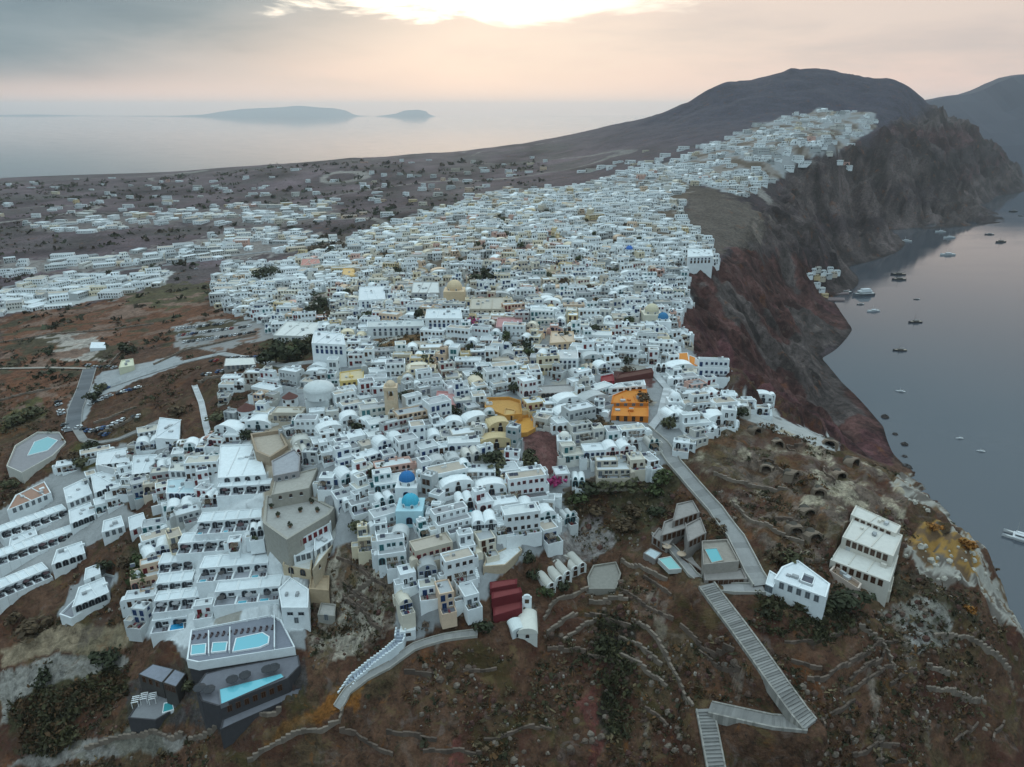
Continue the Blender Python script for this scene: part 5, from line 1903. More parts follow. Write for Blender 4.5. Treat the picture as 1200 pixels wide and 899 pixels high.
# ---- vaulted cave houses below the pool, chapel and maroon terraces
for i_, (a, lb) in enumerate([((646, 696), 'lowest vaulted cave house of the pale row'), ((656, 688), 'second vaulted cave house of the pale row'), ((665, 682), 'third vaulted cave house of the pale row'), ((674, 676), 'fourth vaulted cave house of the pale row'), ((682, 672), 'topmost vaulted cave house of the pale row')]):
    P = hit(*a)
    r_ = thing('cave_house', lb, 'house', (P[0], P[1], P[2] + .4), -.55 + .5)
    r_.rotation_euler = (0, 0, .45)
    c_ = jit((.62, .62, .60), .06)
    mb = MB()
    mb.box(-1.7, 1.7, 0, 8, -4, 2.2, c_)
    mb.build('wall', r_)
    mb = MB()
    mb.vault(-1.65, 1.65, .3, 8, 2.2, 1.3, (.46, .44, .40))
    mb.build('roof', r_)
    mb = MB()
    mb.vault(-1.75, 1.75, -.05, .4, 2.2, 1.6, c_)
    mb.build('facade', r_)
    link('door', lib_mesh(('door', 'brown')), r_, (0, -.06, 0))
    link('window', lib_mesh(('arched_window', 'brown')), r_, (0, -.06, 2.4))
landmark('the vaulted cave row', 665, 684)
MRN = (.14, .022, .026)
zm = float(hit(600, 705)[2])
for i_, (rf, bs) in enumerate([([(574, 690), (606, 684), (606, 678), (574, 682)], (590, 694)), ([(576, 702), (612, 694), (610, 688), (576, 694)], (594, 706)), ([(578, 722), (612, 712), (612, 704), (578, 710)], (596, 726))]):
    building(['uppermost maroon terrace wall with a white coping', 'middle maroon terrace wall with a white coping', 'lowest and tallest maroon terrace wall above the chapel'][i_], rf, bs, MRN, name='terrace_wall', cat='terrace', roofcol=(.19, .045, .045), parapet=.15, th=.5)
building('sandy walled yard above the maroon terraces', [(568, 684), (594, 684), (592, 668), (570, 668)], (581, 690), (.42, .34, .26), roofcol=(.42, .37, .30), parapet=.9, name='yard', cat='yard', m_='stone')
building('tan retaining wall rounding the last white house', [(566, 664), (592, 662), (612, 644), (606, 636), (570, 652)], (584, 672), (.45, .36, .26), roofcol=(.64, .66, .66), name='retaining_wall', cat='wall', m_='stone')
landmark('the maroon terraces', 594, 705)


def chapel():
    P = hit(618, 752)
    root = thing('chapel', 'small chapel with a pale plastered barrel roof above the front slope', 'chapel', (P[0], P[1], P[2] - .3), 0)
    wd, ln, hh = 3.1, 9.5, 3.4
    col = (.66, .64, .58)
    mb = MB()
    mb.box(-wd, wd, 0, ln, -4, hh, (.60, .59, .55), top=False)
    mb.build('wall', root)
    mb = MB()
    mb.vault(-wd - .15, wd + .15, -.15, ln + .1, hh, 2.0, col, n=14)
    mb.build('roof', root)
    link('window', lib_mesh(('arched_window', 'brown')), root, (0, -.02, 1.6))
    mb = MB()
    mb.box(-1.5, 1.5, ln + .2, ln + 1.1, -2, 6.4, WHITE)
    mb.box(-1.5, -.7, ln + .2, ln + 1.1, 6.403, 8.6, WHITE)
    mb.box(.7, 1.5, ln + .2, ln + 1.1, 6.403, 8.6, WHITE)
    mb.box(-1.5, 1.5, ln + .2, ln + 1.1, 8.603, 9.2, WHITE, bottom=True)
    mb.vault(-1.2, 1.2, ln + .25, ln + 1.05, 9.2, .9, WHITE)
    g_ = mb.build('bell_gable', root)
    mb = MB()
    mb.cyl(0, ln + .65, 7.1, 7.8, .42, .18, (.09, .06, .03), 'paint', 9)
    mb.build('bell', g_)
    r2 = thing('shrine', 'low white vaulted shrine beside the chapel', 'shrine', tuple(hit(606, 740)), .35)
    mb = MB()
    mb.box(-2.2, 2.2, -2, 3, -3, 1.6, (.62, .64, .64), top=False)
    mb.build('wall', r2)
    mb = MB()
    mb.vault(-2.35, 2.35, -2.1, 3.1, 1.6, 1.4, (.64, .67, .66))
    mb.build('roof', r2)
    link('door', lib_mesh(('arched_door', 'grey')), r2, (0, -2.1, -.4))


chapel()
landmark('the barrel-roofed chapel', 618, 745)
building('small white toll hut with a dark opening beside the white stair', [(468, 741), (487, 738), (487, 729), (470, 731)], (478, 750), rows=[(2.2, 1, ('wide_window', 'brown'))], roofcol=(.70, .73, .74), parapet=.1, name='hut', cat='hut')
building('pale round threshing floor ringed by a low wall', [(690, 690), (722, 690), (728, 672), (722, 658), (695, 662), (688, 676)], (706, 696), (.26, .24, .21), roofcol=(.24, .225, .20), parapet=.7, name='threshing_floor', cat='threshing floor', m_='stone')

# ---- grey stone hotel by the stepped path
GS_ = (.24, .215, .20)
zg = float(hit(840, 652)[2]) + 1.0
deck('tan stone pool yard of the grey hotel', [(824, 664), (866, 660), (852, 634), (822, 636)], zg, (.27, .24, .21), .8, (.30, .27, .24), m_='stone', wm='stone')
pool('turquoise pool in the grey hotel yard', [(834, 660), (848, 657), (840, 642), (825, 643)], zg + .5, (.11, .38, .42), (.35, .32, .28))
for lb, rf, bs, k in [
    ('grey stone hotel block at the head of the yard', [(774, 628), (806, 618), (800, 603), (778, 611)], (790, 638), 5),
    ('grey stone hotel block with the highest roof', [(788, 611), (820, 600), (812, 586), (793, 590)], (805, 621), 5),
    ('long grey hotel wing along the lower lane', [(796, 650), (824, 670), (832, 660), (808, 638)], (808, 664), 6),
    ('grey hotel wing below the pool yard', [(826, 680), (876, 678), (870, 666), (824, 668)], (850, 686), 7),
    ('squat grey hotel block on the outer corner', [(764, 628), (782, 640), (790, 630), (772, 618)], (772, 642), 3),
    ('grey hotel store above the pool yard', [(806, 635), (828, 624), (821, 606), (803, 615)], (818, 645), 4),
]:
    building(lb, rf, bs, jit(GS_, .08), [(2.5, k, ('door', 'brown'))], 'hotel_block', 'hotel building', None, jit((.28, .255, .24), .08), m_='stone')
building('grey glass-roofed veranda of the stone hotel', [(754, 648), (768, 656), (776, 648), (762, 642)], (758, 658), GS_, roofcol=(.45, .52, .54), parapet=.1, name='veranda', cat='veranda', m_='stone')
pool('long pale green pool on the outer edge of the grey hotel', [(784, 668), (799, 667), (786, 652), (771, 655)], float(hit(785, 660)[2]) + 1.5, (.20, .45, .44), (.45, .46, .44))
for i_, p_ in enumerate([(781, 646), (798, 655)]):
    parasol(p_, float(hit(*p_)[2]) + .4, ['tan parasol near the glass veranda', 'tan parasol beside the pale green pool'][i_], (.40, .30, .22), 1.6)
landmark('the grey stone hotel', 820, 630)

# ---- white houses below the cliff path
building('white bougainvillea-free hotel beside the path junction'.replace('bougainvillea-free ', 'cubic '), [(907, 678), (968, 700), (973, 684), (935, 656), (916, 664)], (936, 710), rows=[(2.7, 5, ('door', 'grey'))], roofcol=(.64, .67, .69), name='hotel_block', cat='hotel building')
W_ = [at_z(*p_, 0)[:2] for p_ in [(0, 0)]]
hb_ = [o for o in COL.objects if o.get('label', '').startswith('white cubic hotel')][0]
zr_ = max((hb_.matrix_basis @ Vector(v.co)).z for c_ in hb_.children if c_.name.startswith('wall') for v in c_.data.vertices)
mb = MB()
q_ = [at_z(*p_, zr_)[:2] for p_ in [(938, 681), (952, 686), (955, 677), (942, 672)]]
mb.prism(local(hb_, q_), zr_ - hb_.location[2] - .49, zr_ - hb_.location[2] - .30, (.10, .10, .12), 'paving')
for k_ in range(4):
    a_ = np.array(local(hb_, q_)[k_])
    b_ = np.array(local(hb_, q_)[(k_ + 1) % 4])
    d_ = (b_ - a_) / np.linalg.norm(b_ - a_)
    n_ = np.array([-d_[1], d_[0]]) * .12
    mb.prism([a_ - n_, b_ - n_, b_ + n_, a_ + n_], zr_ - hb_.location[2] - .49, zr_ - hb_.location[2] + .25, WHITE)
mb.build('roof_court', hb_)
building('white corner annexe nearest the path junction', [(897, 684), (906, 688), (912, 674), (902, 668)], (901, 698), rows=[(2.5, 2, BL)])
T3 = [
    ('top tier of the three-tier white mansion on the cliff', [(997, 603), (1050, 625), (1056, 616), (1003, 592)], (1022, 632), 6),
    ('middle tier of the three-tier white mansion', [(987, 629), (1047, 652), (1058, 627), (1002, 603)], (1015, 658), 7),
    ('bottom tier of the three-tier white mansion', [(973, 656), (1043, 682), (1053, 651), (991, 628)], (1005, 686), 7),
]
P_ = hit(1008, 690)
mans_ = thing('mansion', 'cream three-tier mansion with stepped terraces on the cliff slope', 'mansion', (P_[0], P_[1], P_[2] - 2))
for lb, rf, bs, k in T3:
    building(None, rf, bs, jit((.60, .56, .50), .03), [(2.7, k, ('door', 'brown'))], None, None, None, (.58, .56, .52), parapet=.35, into=mans_)
landmark('the three-tier mansion', 1015, 645)
building('low pink-edged terrace wall in front of the three-tier mansion', [(972, 668), (1006, 690), (1010, 684), (978, 662)], (988, 686), (.52, .42, .36), roofcol=(.20, .14, .10), parapet=.8, name='terrace_wall', cat='terrace')
building('square stone cistern house at the mansion corner', [(1022, 690), (1044, 694), (1048, 676), (1028, 670)], (1032, 704), (.52, .47, .40), roofcol=(.60, .58, .54), m_='stone', name='cistern', cat='cistern')
for i_, p_ in enumerate([(972, 523), (947, 604), (932, 625), (954, 632), (886, 508), (912, 523), (930, 560), (898, 552), (985, 560), (960, 580), (1000, 545)]):
    P = hit(*p_)
    r_ = thing('cave_ruin', ['abandoned cave house with a dark arch under the pale cliff path', 'large ruined arch left of the three-tier mansion', 'lower of two ruined arches in the brown slope', 'ruined arch next to the mansion garden', 'ruined arch just below the pale ridge road', 'second ruined arch below the ridge road', 'ruined arch in the middle of the rocky slope', 'ruined arch by the rust coloured bank', 'ruined arch near the cliff rim', 'ruined arch above the orange earth', 'topmost ruined arch at the cliff rim', 'ruined arch beside the long goat track', 'ruined arch between the two rim ruins', 'ruined arch behind the brown terrace'][i_], 'ruin', (P[0], P[1], P[2] - .1), rnd.uniform(-.5, .6))
    c_ = jit((.19, .145, .11), .2)
    w_ = rnd.uniform(1.5, 2.4)
    mb = MB()
    n = 8
    hh = 1.2
    pr = [(-w_ * math.cos(math.pi * a / n), hh + w_ * .8 * math.sin(math.pi * a / n)) for a in range(n + 1)]
    inn = [(-w_, -1)] + pr + [(w_, -1)]
    out = [(-w_ - 1.0, -1)] + [(x * rnd.uniform(1.2, 1.5), z_ + rnd.uniform(.3, .8)) for x, z_ in pr] + [(w_ + 1.0, -1)]
    for a in range(len(inn) - 1):
        mb.face([(inn[a][0], -1, inn[a][1]), (inn[a + 1][0], -1, inn[a + 1][1]), (out[a + 1][0], -1, out[a + 1][1]), (out[a][0], -1, out[a][1])][::-1], c_, 'stone')
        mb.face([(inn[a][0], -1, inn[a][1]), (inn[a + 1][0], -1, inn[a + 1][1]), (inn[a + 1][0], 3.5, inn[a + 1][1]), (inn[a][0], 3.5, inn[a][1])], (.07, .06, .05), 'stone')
        mb.face([(out[a][0], -1, out[a][1]), (out[a + 1][0], -1, out[a + 1][1]), (out[a + 1][0] * 1.2, 2.6, out[a + 1][1] - .9), (out[a][0] * 1.2, 2.6, out[a][1] - .9)][::-1], c_, 'stone')
    mb.build('arch', r_)
    mb = MB()
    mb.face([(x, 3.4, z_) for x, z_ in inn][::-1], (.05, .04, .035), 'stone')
    mb.build('back_wall', r_)
# ================================================================= fill the town
CELLS = []
ALLH = [h_ for k_ in HOLES.values() for h_ in k_] + [FRONTVEG, TUFFS]
MAIN_SOUTH = TOWN
for c_ in town_cells(TOWN, .12, 8.8, 5.6, 10.5, .03, 150, 2600, ALLH):
    CELLS.append((*c_, 'town'))
for c_ in town_cells([(256, 474), (268, 448), (332, 438), (330, 452), (300, 464), (276, 484)], .2, 9.0, 6, 11, .12, 150, 900):
    CELLS.append((*c_, 'town'))
for c_ in town_cells(LEFTC, .35, 9.0, 6, 10, .15, 150, 900):
    CELLS.append((*c_, 'town'))
for z_, an, sk in ((VILLA, .42, .30), (VILLB, .30, .64), (VILLC, .18, .70), (VILLD, .25, .12)):
    for c_ in town_cells(z_, an, 11.0, 8, 15, sk, 300, 2600, (), 4.0):
        CELLS.append((*c_, 'villa'))
# white specks over the plain and up the ridge road
for k in range(400):
    px, py = rnd.uniform(0, 760), rnd.uniform(185, 262)
    if rnd.random() < .4:
        px, py = rnd.uniform(640, 1010), rnd.uniform(120, 200)
    if py < 214 - px * .055 or (px > 640 and py < 205 - (px - 640) * .26):
        continue
    P = hit(px, py)
    if P[1] > 2700 or P[2] < 5:
        continue
    CELLS.append((P[0], P[1], rnd.uniform(9, 22), 11, rnd.uniform(-.3, .5), 'plain'))
PX_PORT = []
for p_ in [(952, 322), (958, 318), (964, 322), (972, 319), (980, 321), (955, 330), (962, 330), (970, 327), (957, 338), (962, 342), (966, 348), (948, 326), (976, 324)]:
    P = hit(*p_)
    CELLS.append((P[0], P[1], rnd.uniform(6, 11), 7, rnd.uniform(-.2, .4), 'port'))


def blocked(x, y, r):
    for cx, cy, W in OCC:
        if abs(cx - x) < 40 and abs(cy - y) < 40:
            if inpoly(x, y, W):
                return True
            for a, b in zip(W, W[1:] + W[:1]):
                d = np.array(b) - np.array(a)
                t = np.clip(((x - a[0]) * d[0] + (y - a[1]) * d[1]) / max(d @ d, 1e-6), 0, 1)
                if math.hypot(x - a[0] - t * d[0], y - a[1] - t * d[1]) < r:
                    return True
    for nm, (L, wd) in WAYS.items():
        if nm in ('dirt_road',):
            continue
        if np.min(np.hypot(L[:, 0] - x, L[:, 1] - y)) < wd * .5 + r:
            return True
    return False


KEEP = []
for c_ in CELLS:
    x, y, wd, dp, an, zone = c_
    if zone == 'town' and y > 520:
        gp = float(fbm(np.array(x + 3.0), np.array(float(y)), 30, 4))
        if gp > (.30 if y < 1200 else .02 + .0 * gp):
            continue
        if y > 1500 and rnd.random() < .35:
            continue
    if y < 700 and blocked(x, y, min(wd, dp) * .36):
        continue
    KEEP.append(c_)
# small houses squeezed into what is left
kx = [(c_[0], c_[1]) for c_ in KEEP if c_[1] < 620]
for _ in range(9000):
    x, y = rnd.uniform(-190, 150), rnd.uniform(165, 560)
    p_ = proj(x, y, float(Hs(x, y)))
    if not (inpoly(p_[0], p_[1], TOWN) or inpoly(p_[0], p_[1], LEFTC)) or any(inpoly(p_[0], p_[1], h_) for h_ in ALLH) or any(inpoly(p_[0], p_[1], h_) for h_ in RES):
        continue
    if any(abs(a - x) < 5.6 and abs(b - y) < 5.6 for a, b in kx) or blocked(x, y, 2.2):
        continue
    kx.append((x, y))
    KEEP.append((x, y, rnd.uniform(4.2, 6.2), rnd.uniform(5.5, 7), rnd.uniform(-.5, .6), 'town'))
KEEP.sort(key=lambda c_: math.hypot(c_[0], c_[1]))
print('plots', len(CELLS), 'kept', len(KEEP))
landmark('the dark red court wall', 650, 530)
landmark('the olive vacant plot', 580, 540)
landmark('the long brown field', 480, 402)
landmark('the shrubby hollow', 720, 590)
landmark('the upper path', 800, 555)
landmark('the white villa rows', 80, 345)
landmark('the brown garden', 150, 575)
landmark('the tuff slope', 425, 690)

N_ONE = 285
VISIBLE = []
REST = MB()
PEOPLE_SPOTS = []
ORD = ['nearest', 'second', 'third', 'fourth', 'fifth', 'sixth', 'seventh', 'eighth', 'ninth', 'tenth', 'eleventh', 'twelfth', 'thirteenth', 'fourteenth', 'fifteenth', 'sixteenth', 'seventeenth', 'eighteenth', 'nineteenth', 'twentieth', 'twenty-first', 'twenty-second', 'twenty-third', 'twenty-fourth', 'twenty-fifth', 'twenty-sixth', 'twenty-seventh', 'twenty-eighth', 'twenty-ninth', 'thirtieth']
SINGLE = []
TREE_GAPS = []
for i_, (x, y, wd, dp, an, zone) in enumerate(KEEP):
    D = dp * rnd.uniform(.62, .80)
    dist = math.hypot(x, y)
    ca, sa = math.cos(an), math.sin(an)
    cor = [(x + a * wd / 2 * ca - b * D / 2 * sa, y + a * wd / 2 * sa + b * D / 2 * ca) for a in (-1, 1) for b in (-1, 1)]
    zs = [float(Hs(*p_)) for p_ in cor]
    z = min(zs) * .35 + max(zs) * .65 + rnd.uniform(-.7, 1.0)
    p_ = proj(x, y, z)
    if zone == 'town' and dist > 560 and rnd.random() < (.10 if dist < 1000 else .32):
        continue
    if zone == 'town' and dist < 900 and rnd.random() < .03:
        TREE_GAPS.append((x, y))
        continue
    tint = .09
    if 470 < p_[0] < 660 and 280 < p_[1] < 440:
        tint = .36
    elif 390 < p_[0] < 700 and p_[1] < 460:
        tint = .20
    if zone == 'villa':
        style = rnd.choice(['flat', 'flat', 'tall', 'step'])
    elif zone in ('plain', 'port'):
        style = rnd.choice(['flat', 'tall']) if zone == 'plain' else 'flat'
    elif p_[1] > 520 or (p_[0] > 680 and p_[1] > 330):
        style = rnd.choice(['flat', 'flat', 'flat', 'flat', 'step', 'step', 'vault', 'twin', 'tall'])
    else:
        style = rnd.choice(['flat', 'flat', 'flat', 'step', 'tall', 'tall', 'vault'])
    fc = rnd.choice(['blue', 'brown', 'grey', 'grey', 'brown', 'white', 'blue', 'red', 'teal'])
    single = len(SINGLE) < N_ONE and zone in ('town', 'villa') and not hidden(x, y, z)
    parts, words_, H = house_parts(wd, D, style, fc, tint, dist < 620)
    if single:
        root = link('house', None, None, (x, y, z), an)
        for nm, m_, off, rz in parts:
            me = lib_mesh(m_) if isinstance(m_, tuple) else m_.mesh(nm)
            o = link(nm, me, root, off, rz)
            if nm == 'furniture':
                o['kind'] = 'stuff'
        SINGLE.append((root, words_))
    else:
        sub = MB()
        for nm, m_, off, rz in parts:
            src = LIB[m_] if isinstance(m_, tuple) else m_
            if isinstance(m_, tuple) and dist > 560:
                big = MB()
                k_ = m_[0]
                w_, h_ = {'window': (.5, 1.35), 'wide_window': (.9, 1.3), 'door': (.6, 2.15), 'arched_door': (.95, 2.4), 'arched_window': (.48, 1.3)}[k_]
                big.box(-w_, w_, -.06, .02, .02, h_, DARK, 'glass')
                src = big
            xf(src, sub, off, rz)
        xf(sub, REST, (x, y, z), an)
tag(REST.build('more_houses'), 'white and cream houses farther up the town, ridge and plain', None, None, 'stuff')
print('single', len(SINGLE), 'faces in the rest', len(REST.f))

# each house is told apart by its look and by the nearest mark and side it stands on
buckets = {}
for r_, words_ in SINGLE + [(s_[0], None) for s_ in SUITES]:
    x, y = r_.location[0], r_.location[1]
    if words_ is None:
        continue
    k = min(range(len(LM)), key=lambda j: math.hypot(LM[j][1] - x, LM[j][2] - y))
    dx, dy = x - LM[k][1], y - LM[k][2]
    sec = ('right of' if dx > 0 else 'left of') if abs(dx) > abs(dy) else ('behind' if dy > 0 else 'in front of')
    buckets.setdefault((k, sec), []).append((math.hypot(dx, dy), r_, words_))
for (k, sec), L_ in buckets.items():
    L_.sort(key=lambda t: t[0])
    for n_, (d_, r_, (wc_, kind, fc)) in enumerate(L_):
        o_ = ORD[n_] if n_ < len(ORD) else f'{n_ + 1}th'
        tag(r_, f'{wc_} {kind} house with {fc} doors, {o_} {sec} {LM[k][0]}', 'house', 'houses of the old town')
rows_ = {}
for r_, what in SUITES:
    rows_.setdefault(what, []).append(r_)
for what, L_ in rows_.items():
    for n_, r_ in enumerate(L_):
        pos = 'only' if len(L_) == 1 else ('leftmost' if n_ == 0 else 'rightmost' if n_ == len(L_) - 1 else ORD[n_])
        tag(r_, f'{pos} white suite in the {what}', 'hotel suite', 'terraced hotel suites')
pn = 0
for o in [o for o in COL.objects if o.name.startswith('parasol') and o.parent is None and not o.get('label')]:
    k = min(SUITES, key=lambda s_: (s_[0].location - o.location).length)[0]
    o['label'] = 'parasol on the terrace of the ' + k['label'].replace(' in the', ',', 1)
    o['group'] = 'parasols on the hotel terraces'
# ================================================================= ways
def normals(L):
    t = np.gradient(L[:, :2], axis=0)
    t /= np.maximum(np.linalg.norm(t, axis=1, keepdims=True), 1e-6)
    return np.stack([-t[:, 1], t[:, 0]], 1)


def ribbon(name, label, L, wd, col, dz=.12, m_='paving', kind='structure', kerb=None, kerb_h=.35, cat=None, kerb_w=.35):
    n_ = normals(L)
    mb = MB()
    A = L[:, :2] + n_ * wd / 2
    B = L[:, :2] - n_ * wd / 2
    for i in range(len(L) - 1):
        mb.face([(*A[i], L[i, 2] + dz), (*B[i], L[i, 2] + dz), (*B[i + 1], L[i + 1, 2] + dz), (*A[i + 1], L[i + 1, 2] + dz)], jit(col, .16), m_)
    o = mb.build(name)
    if kind:
        tag(o, label, cat, None, kind)
    if kerb:
        for E_, s_ in ((A, 1), (B, -1)):
            mb = MB()
            for i in range(len(L) - 1):
                a0, a1 = E_[i], E_[i + 1]
                b0, b1 = E_[i] + n_[i] * s_ * kerb_w, E_[i + 1] + n_[i + 1] * s_ * kerb_w
                z0, z1 = L[i, 2], L[i + 1, 2]
                q0 = [(*a0, z0 - 2), (*a1, z1 - 2), (*b1, z1 - 2), (*b0, z0 - 2)]
                q1 = [(*a0, z0 + kerb_h), (*a1, z1 + kerb_h), (*b1, z1 + kerb_h), (*b0, z0 + kerb_h)]
                cl = jit(kerb, .08)
                mb.face(q1 if s_ < 0 else q1[::-1], cl, 'stone')
                mb.face([q0[0], q0[1], q1[1], q1[0]], cl, 'stone')
                mb.face([q0[3], q0[2], q1[2], q1[3]], cl, 'stone')
            mb.build('kerb', o)
    return o


GREYP = (.235, .23, .225)
L_, w_ = WAYS['upper_path']
ribbon('path', 'broad grey cobbled path running down from the town', L_, w_, GREYP, kerb=(.36, .34, .31), kerb_h=.8)
L_, w_ = WAYS['flat_path']
ribbon('path', 'level cobbled path in front of the grey stone hotel', L_, w_, (.25, .24, .235), kerb=(.33, .31, .28), kerb_h=.6)
L_, w_ = WAYS['lower_lane']
ribbon('path', 'narrow cobbled lane along the lower wing of the grey hotel', L_, w_, (.25, .24, .235), kerb=(.33, .31, .28), kerb_h=.6)
L_, w_ = WAYS['donkey_track']
ribbon('path', 'narrow grey track curving below the white stair', L_, w_, (.27, .26, .25), kerb=(.34, .32, .29), kerb_h=.5)
L_, w_ = WAYS['ridge_road']
ribbon('path', 'marble lane along the cliff edge in the town', L_, w_, (.42, .43, .44))
L_, w_ = WAYS['lane_west']
ribbon('road', 'asphalt road dropping to the parking on the west side', L_, w_, (.125, .13, .14), kerb=(.30, .29, .28), kerb_h=.15)
L_, w_ = WAYS['lane_fork']
ribbon('road', 'pale concrete lane branching towards the town', L_, w_, (.27, .28, .285), kerb=(.33, .32, .31), kerb_h=.15)
L_, w_ = WAYS['high_road']
ribbon('road', 'grey main road passing behind the white villas', L_, w_, (.20, .205, .215), kerb=(.30, .29, .28), kerb_h=.15)
L_, w_ = WAYS['mill_path']
ribbon('path', 'narrow white path dropping beside the brown plots', L_, w_, (.46, .47, .48), kerb=(.5, .5, .5), kerb_h=.5)
L_, w_ = WAYS['pool_road']
ribbon('road', 'lane curving above the pool court', L_, w_, (.24, .235, .23), kerb=(.28, .26, .24), kerb_h=.3)
L_, w_ = WAYS['dirt_road']
ribbon('road', 'dirt road across the rust brown field', L_, w_, (.30, .265, .23), dz=.2)

STEP = {}
for nm, lb in (('stair_upper', 'longest flight of broad grey steps running down the slope'), ('stair_middle', 'short flight of grey steps turning back across the slope'), ('stair_lower', 'lowest flight of grey steps leaving the frame')):
    L_, wd = WAYS[nm]
    Ld = dense(L_, .75)
    n_ = normals(Ld)
    top = tag(link('stepped_path', None, None, tuple(Ld[0])), lb, None, None, 'structure')
    for sd in (1, -1):
        mb = MB()
        for i in range(len(Ld) - 1):
            a0, a1 = Ld[i, :2] + n_[i] * sd * wd / 2, Ld[i + 1, :2] + n_[i + 1] * sd * wd / 2
            b0, b1 = a0 + n_[i] * sd * .5, a1 + n_[i + 1] * sd * .5
            z0, z1 = Ld[i, 2], Ld[i + 1, 2]
            cl = jit((.28, .26, .235), .25)
            q1 = [(*a0, z0 + .62), (*a1, z1 + .62), (*b1, z1 + .62), (*b0, z0 + .62)]
            q0 = [(p_[0], p_[1], p_[2] - 3.2) for p_ in q1]
            mb.face(q1 if sd < 0 else q1[::-1], cl, 'stone')
            mb.face([q0[0], q0[1], q1[1], q1[0]], cl, 'stone')
            mb.face([q0[3], q0[2], q1[2], q1[3]], cl, 'stone')
        o = mb.build('side_wall', top)
        o.location = -Vector(tuple(Ld[0]))
    for i in range(len(Ld) - 1):
        d = Ld[i + 1] - Ld[i]
        k = (round(wd, 1), rnd.randrange(9))
        if k not in STEP:
            mb = MB()
            mb.box(-wd / 2, wd / 2, -.02, .83, -1.2, rnd.uniform(-.03, .03), jit((.225, .215, .205), .22), 'paving')
            mb.box(-wd / 2 + .01, wd / 2 - .01, -.14, -.024, -1.2, .03, jit((.26, .25, .24), .2), 'paving')
            STEP[k] = mb.mesh('step')
        o = link('step', STEP[k], top, tuple(Ld[i] - Ld[0] + np.array([0, 0, .22])), math.atan2(d[1], d[0]) - math.pi / 2 + rnd.uniform(-.05, .05))
L_, wd = WAYS['white_stair']
top = tag(link('white_stair', None, None, tuple(L_[0])), 'white-walled flight of steps down beside the tuff slope', None, None, 'structure')
Ld = dense(L_, .8)
n_ = normals(Ld)
mbw = {1: MB(), -1: MB()}
for i in range(len(Ld) - 1):
    d = Ld[i + 1] - Ld[i]
    k = ('w', rnd.randrange(3))
    if k not in STEP:
        mb = MB()
        mb.box(-wd / 2, wd / 2, 0, .84, -1.2, 0, jit((.30, .33, .38), .12), 'paving')
        STEP[k] = mb.mesh('step')
    link('step', STEP[k], top, tuple(Ld[i] - Ld[0] + np.array([0, 0, .3])), math.atan2(d[1], d[0]) - math.pi / 2)
    for sd in (1, -1):
        a0, a1 = Ld[i, :2] + n_[i] * sd * wd / 2, Ld[i + 1, :2] + n_[i + 1] * sd * wd / 2
        b0, b1 = a0 + n_[i] * sd * .5, a1 + n_[i + 1] * sd * .5
        z0 = max(Ld[i, 2], Ld[i + 1, 2]) + 1.0
        mbw[sd].prism([tuple(p_ - Ld[0][:2]) for p_ in (a0, a1, b1, b0)], Ld[i, 2] - 4 - Ld[0, 2], z0 - Ld[0, 2], jit((.66, .70, .72), .04))
for sd in (1, -1):
    mbw[sd].build('side_wall', top)


# ================================================================= dry-stone walls on the front slope
def stone_wall(label, px, h=1.1, th=.7, col=(.19, .15, .12)):
    L = dense(hits(px), 1.6)
    L[:, 2] = Hs(L[:, 0], L[:, 1])
    n_ = normals(L)
    root = thing('stone_wall', label, 'stone wall', tuple(L[len(L) // 2]))
    c0 = L[len(L) // 2]
    mb = MB()
    for i in range(len(L) - 1):
        hh = h * rnd.uniform(.7, 1.25)
        a0, a1 = L[i, :2] + n_[i] * th / 2, L[i + 1, :2] + n_[i + 1] * th / 2
        b0, b1 = L[i, :2] - n_[i] * th / 2, L[i + 1, :2] - n_[i + 1] * th / 2
        zz = max(L[i, 2], L[i + 1, 2])
        mb.prism([tuple(p_ - c0[:2]) for p_ in (a0, a1, b1, b0)], zz - 3 - c0[2], zz + hh - c0[2], jit(col, .22), 'stone')
    mb.build('wall', root)


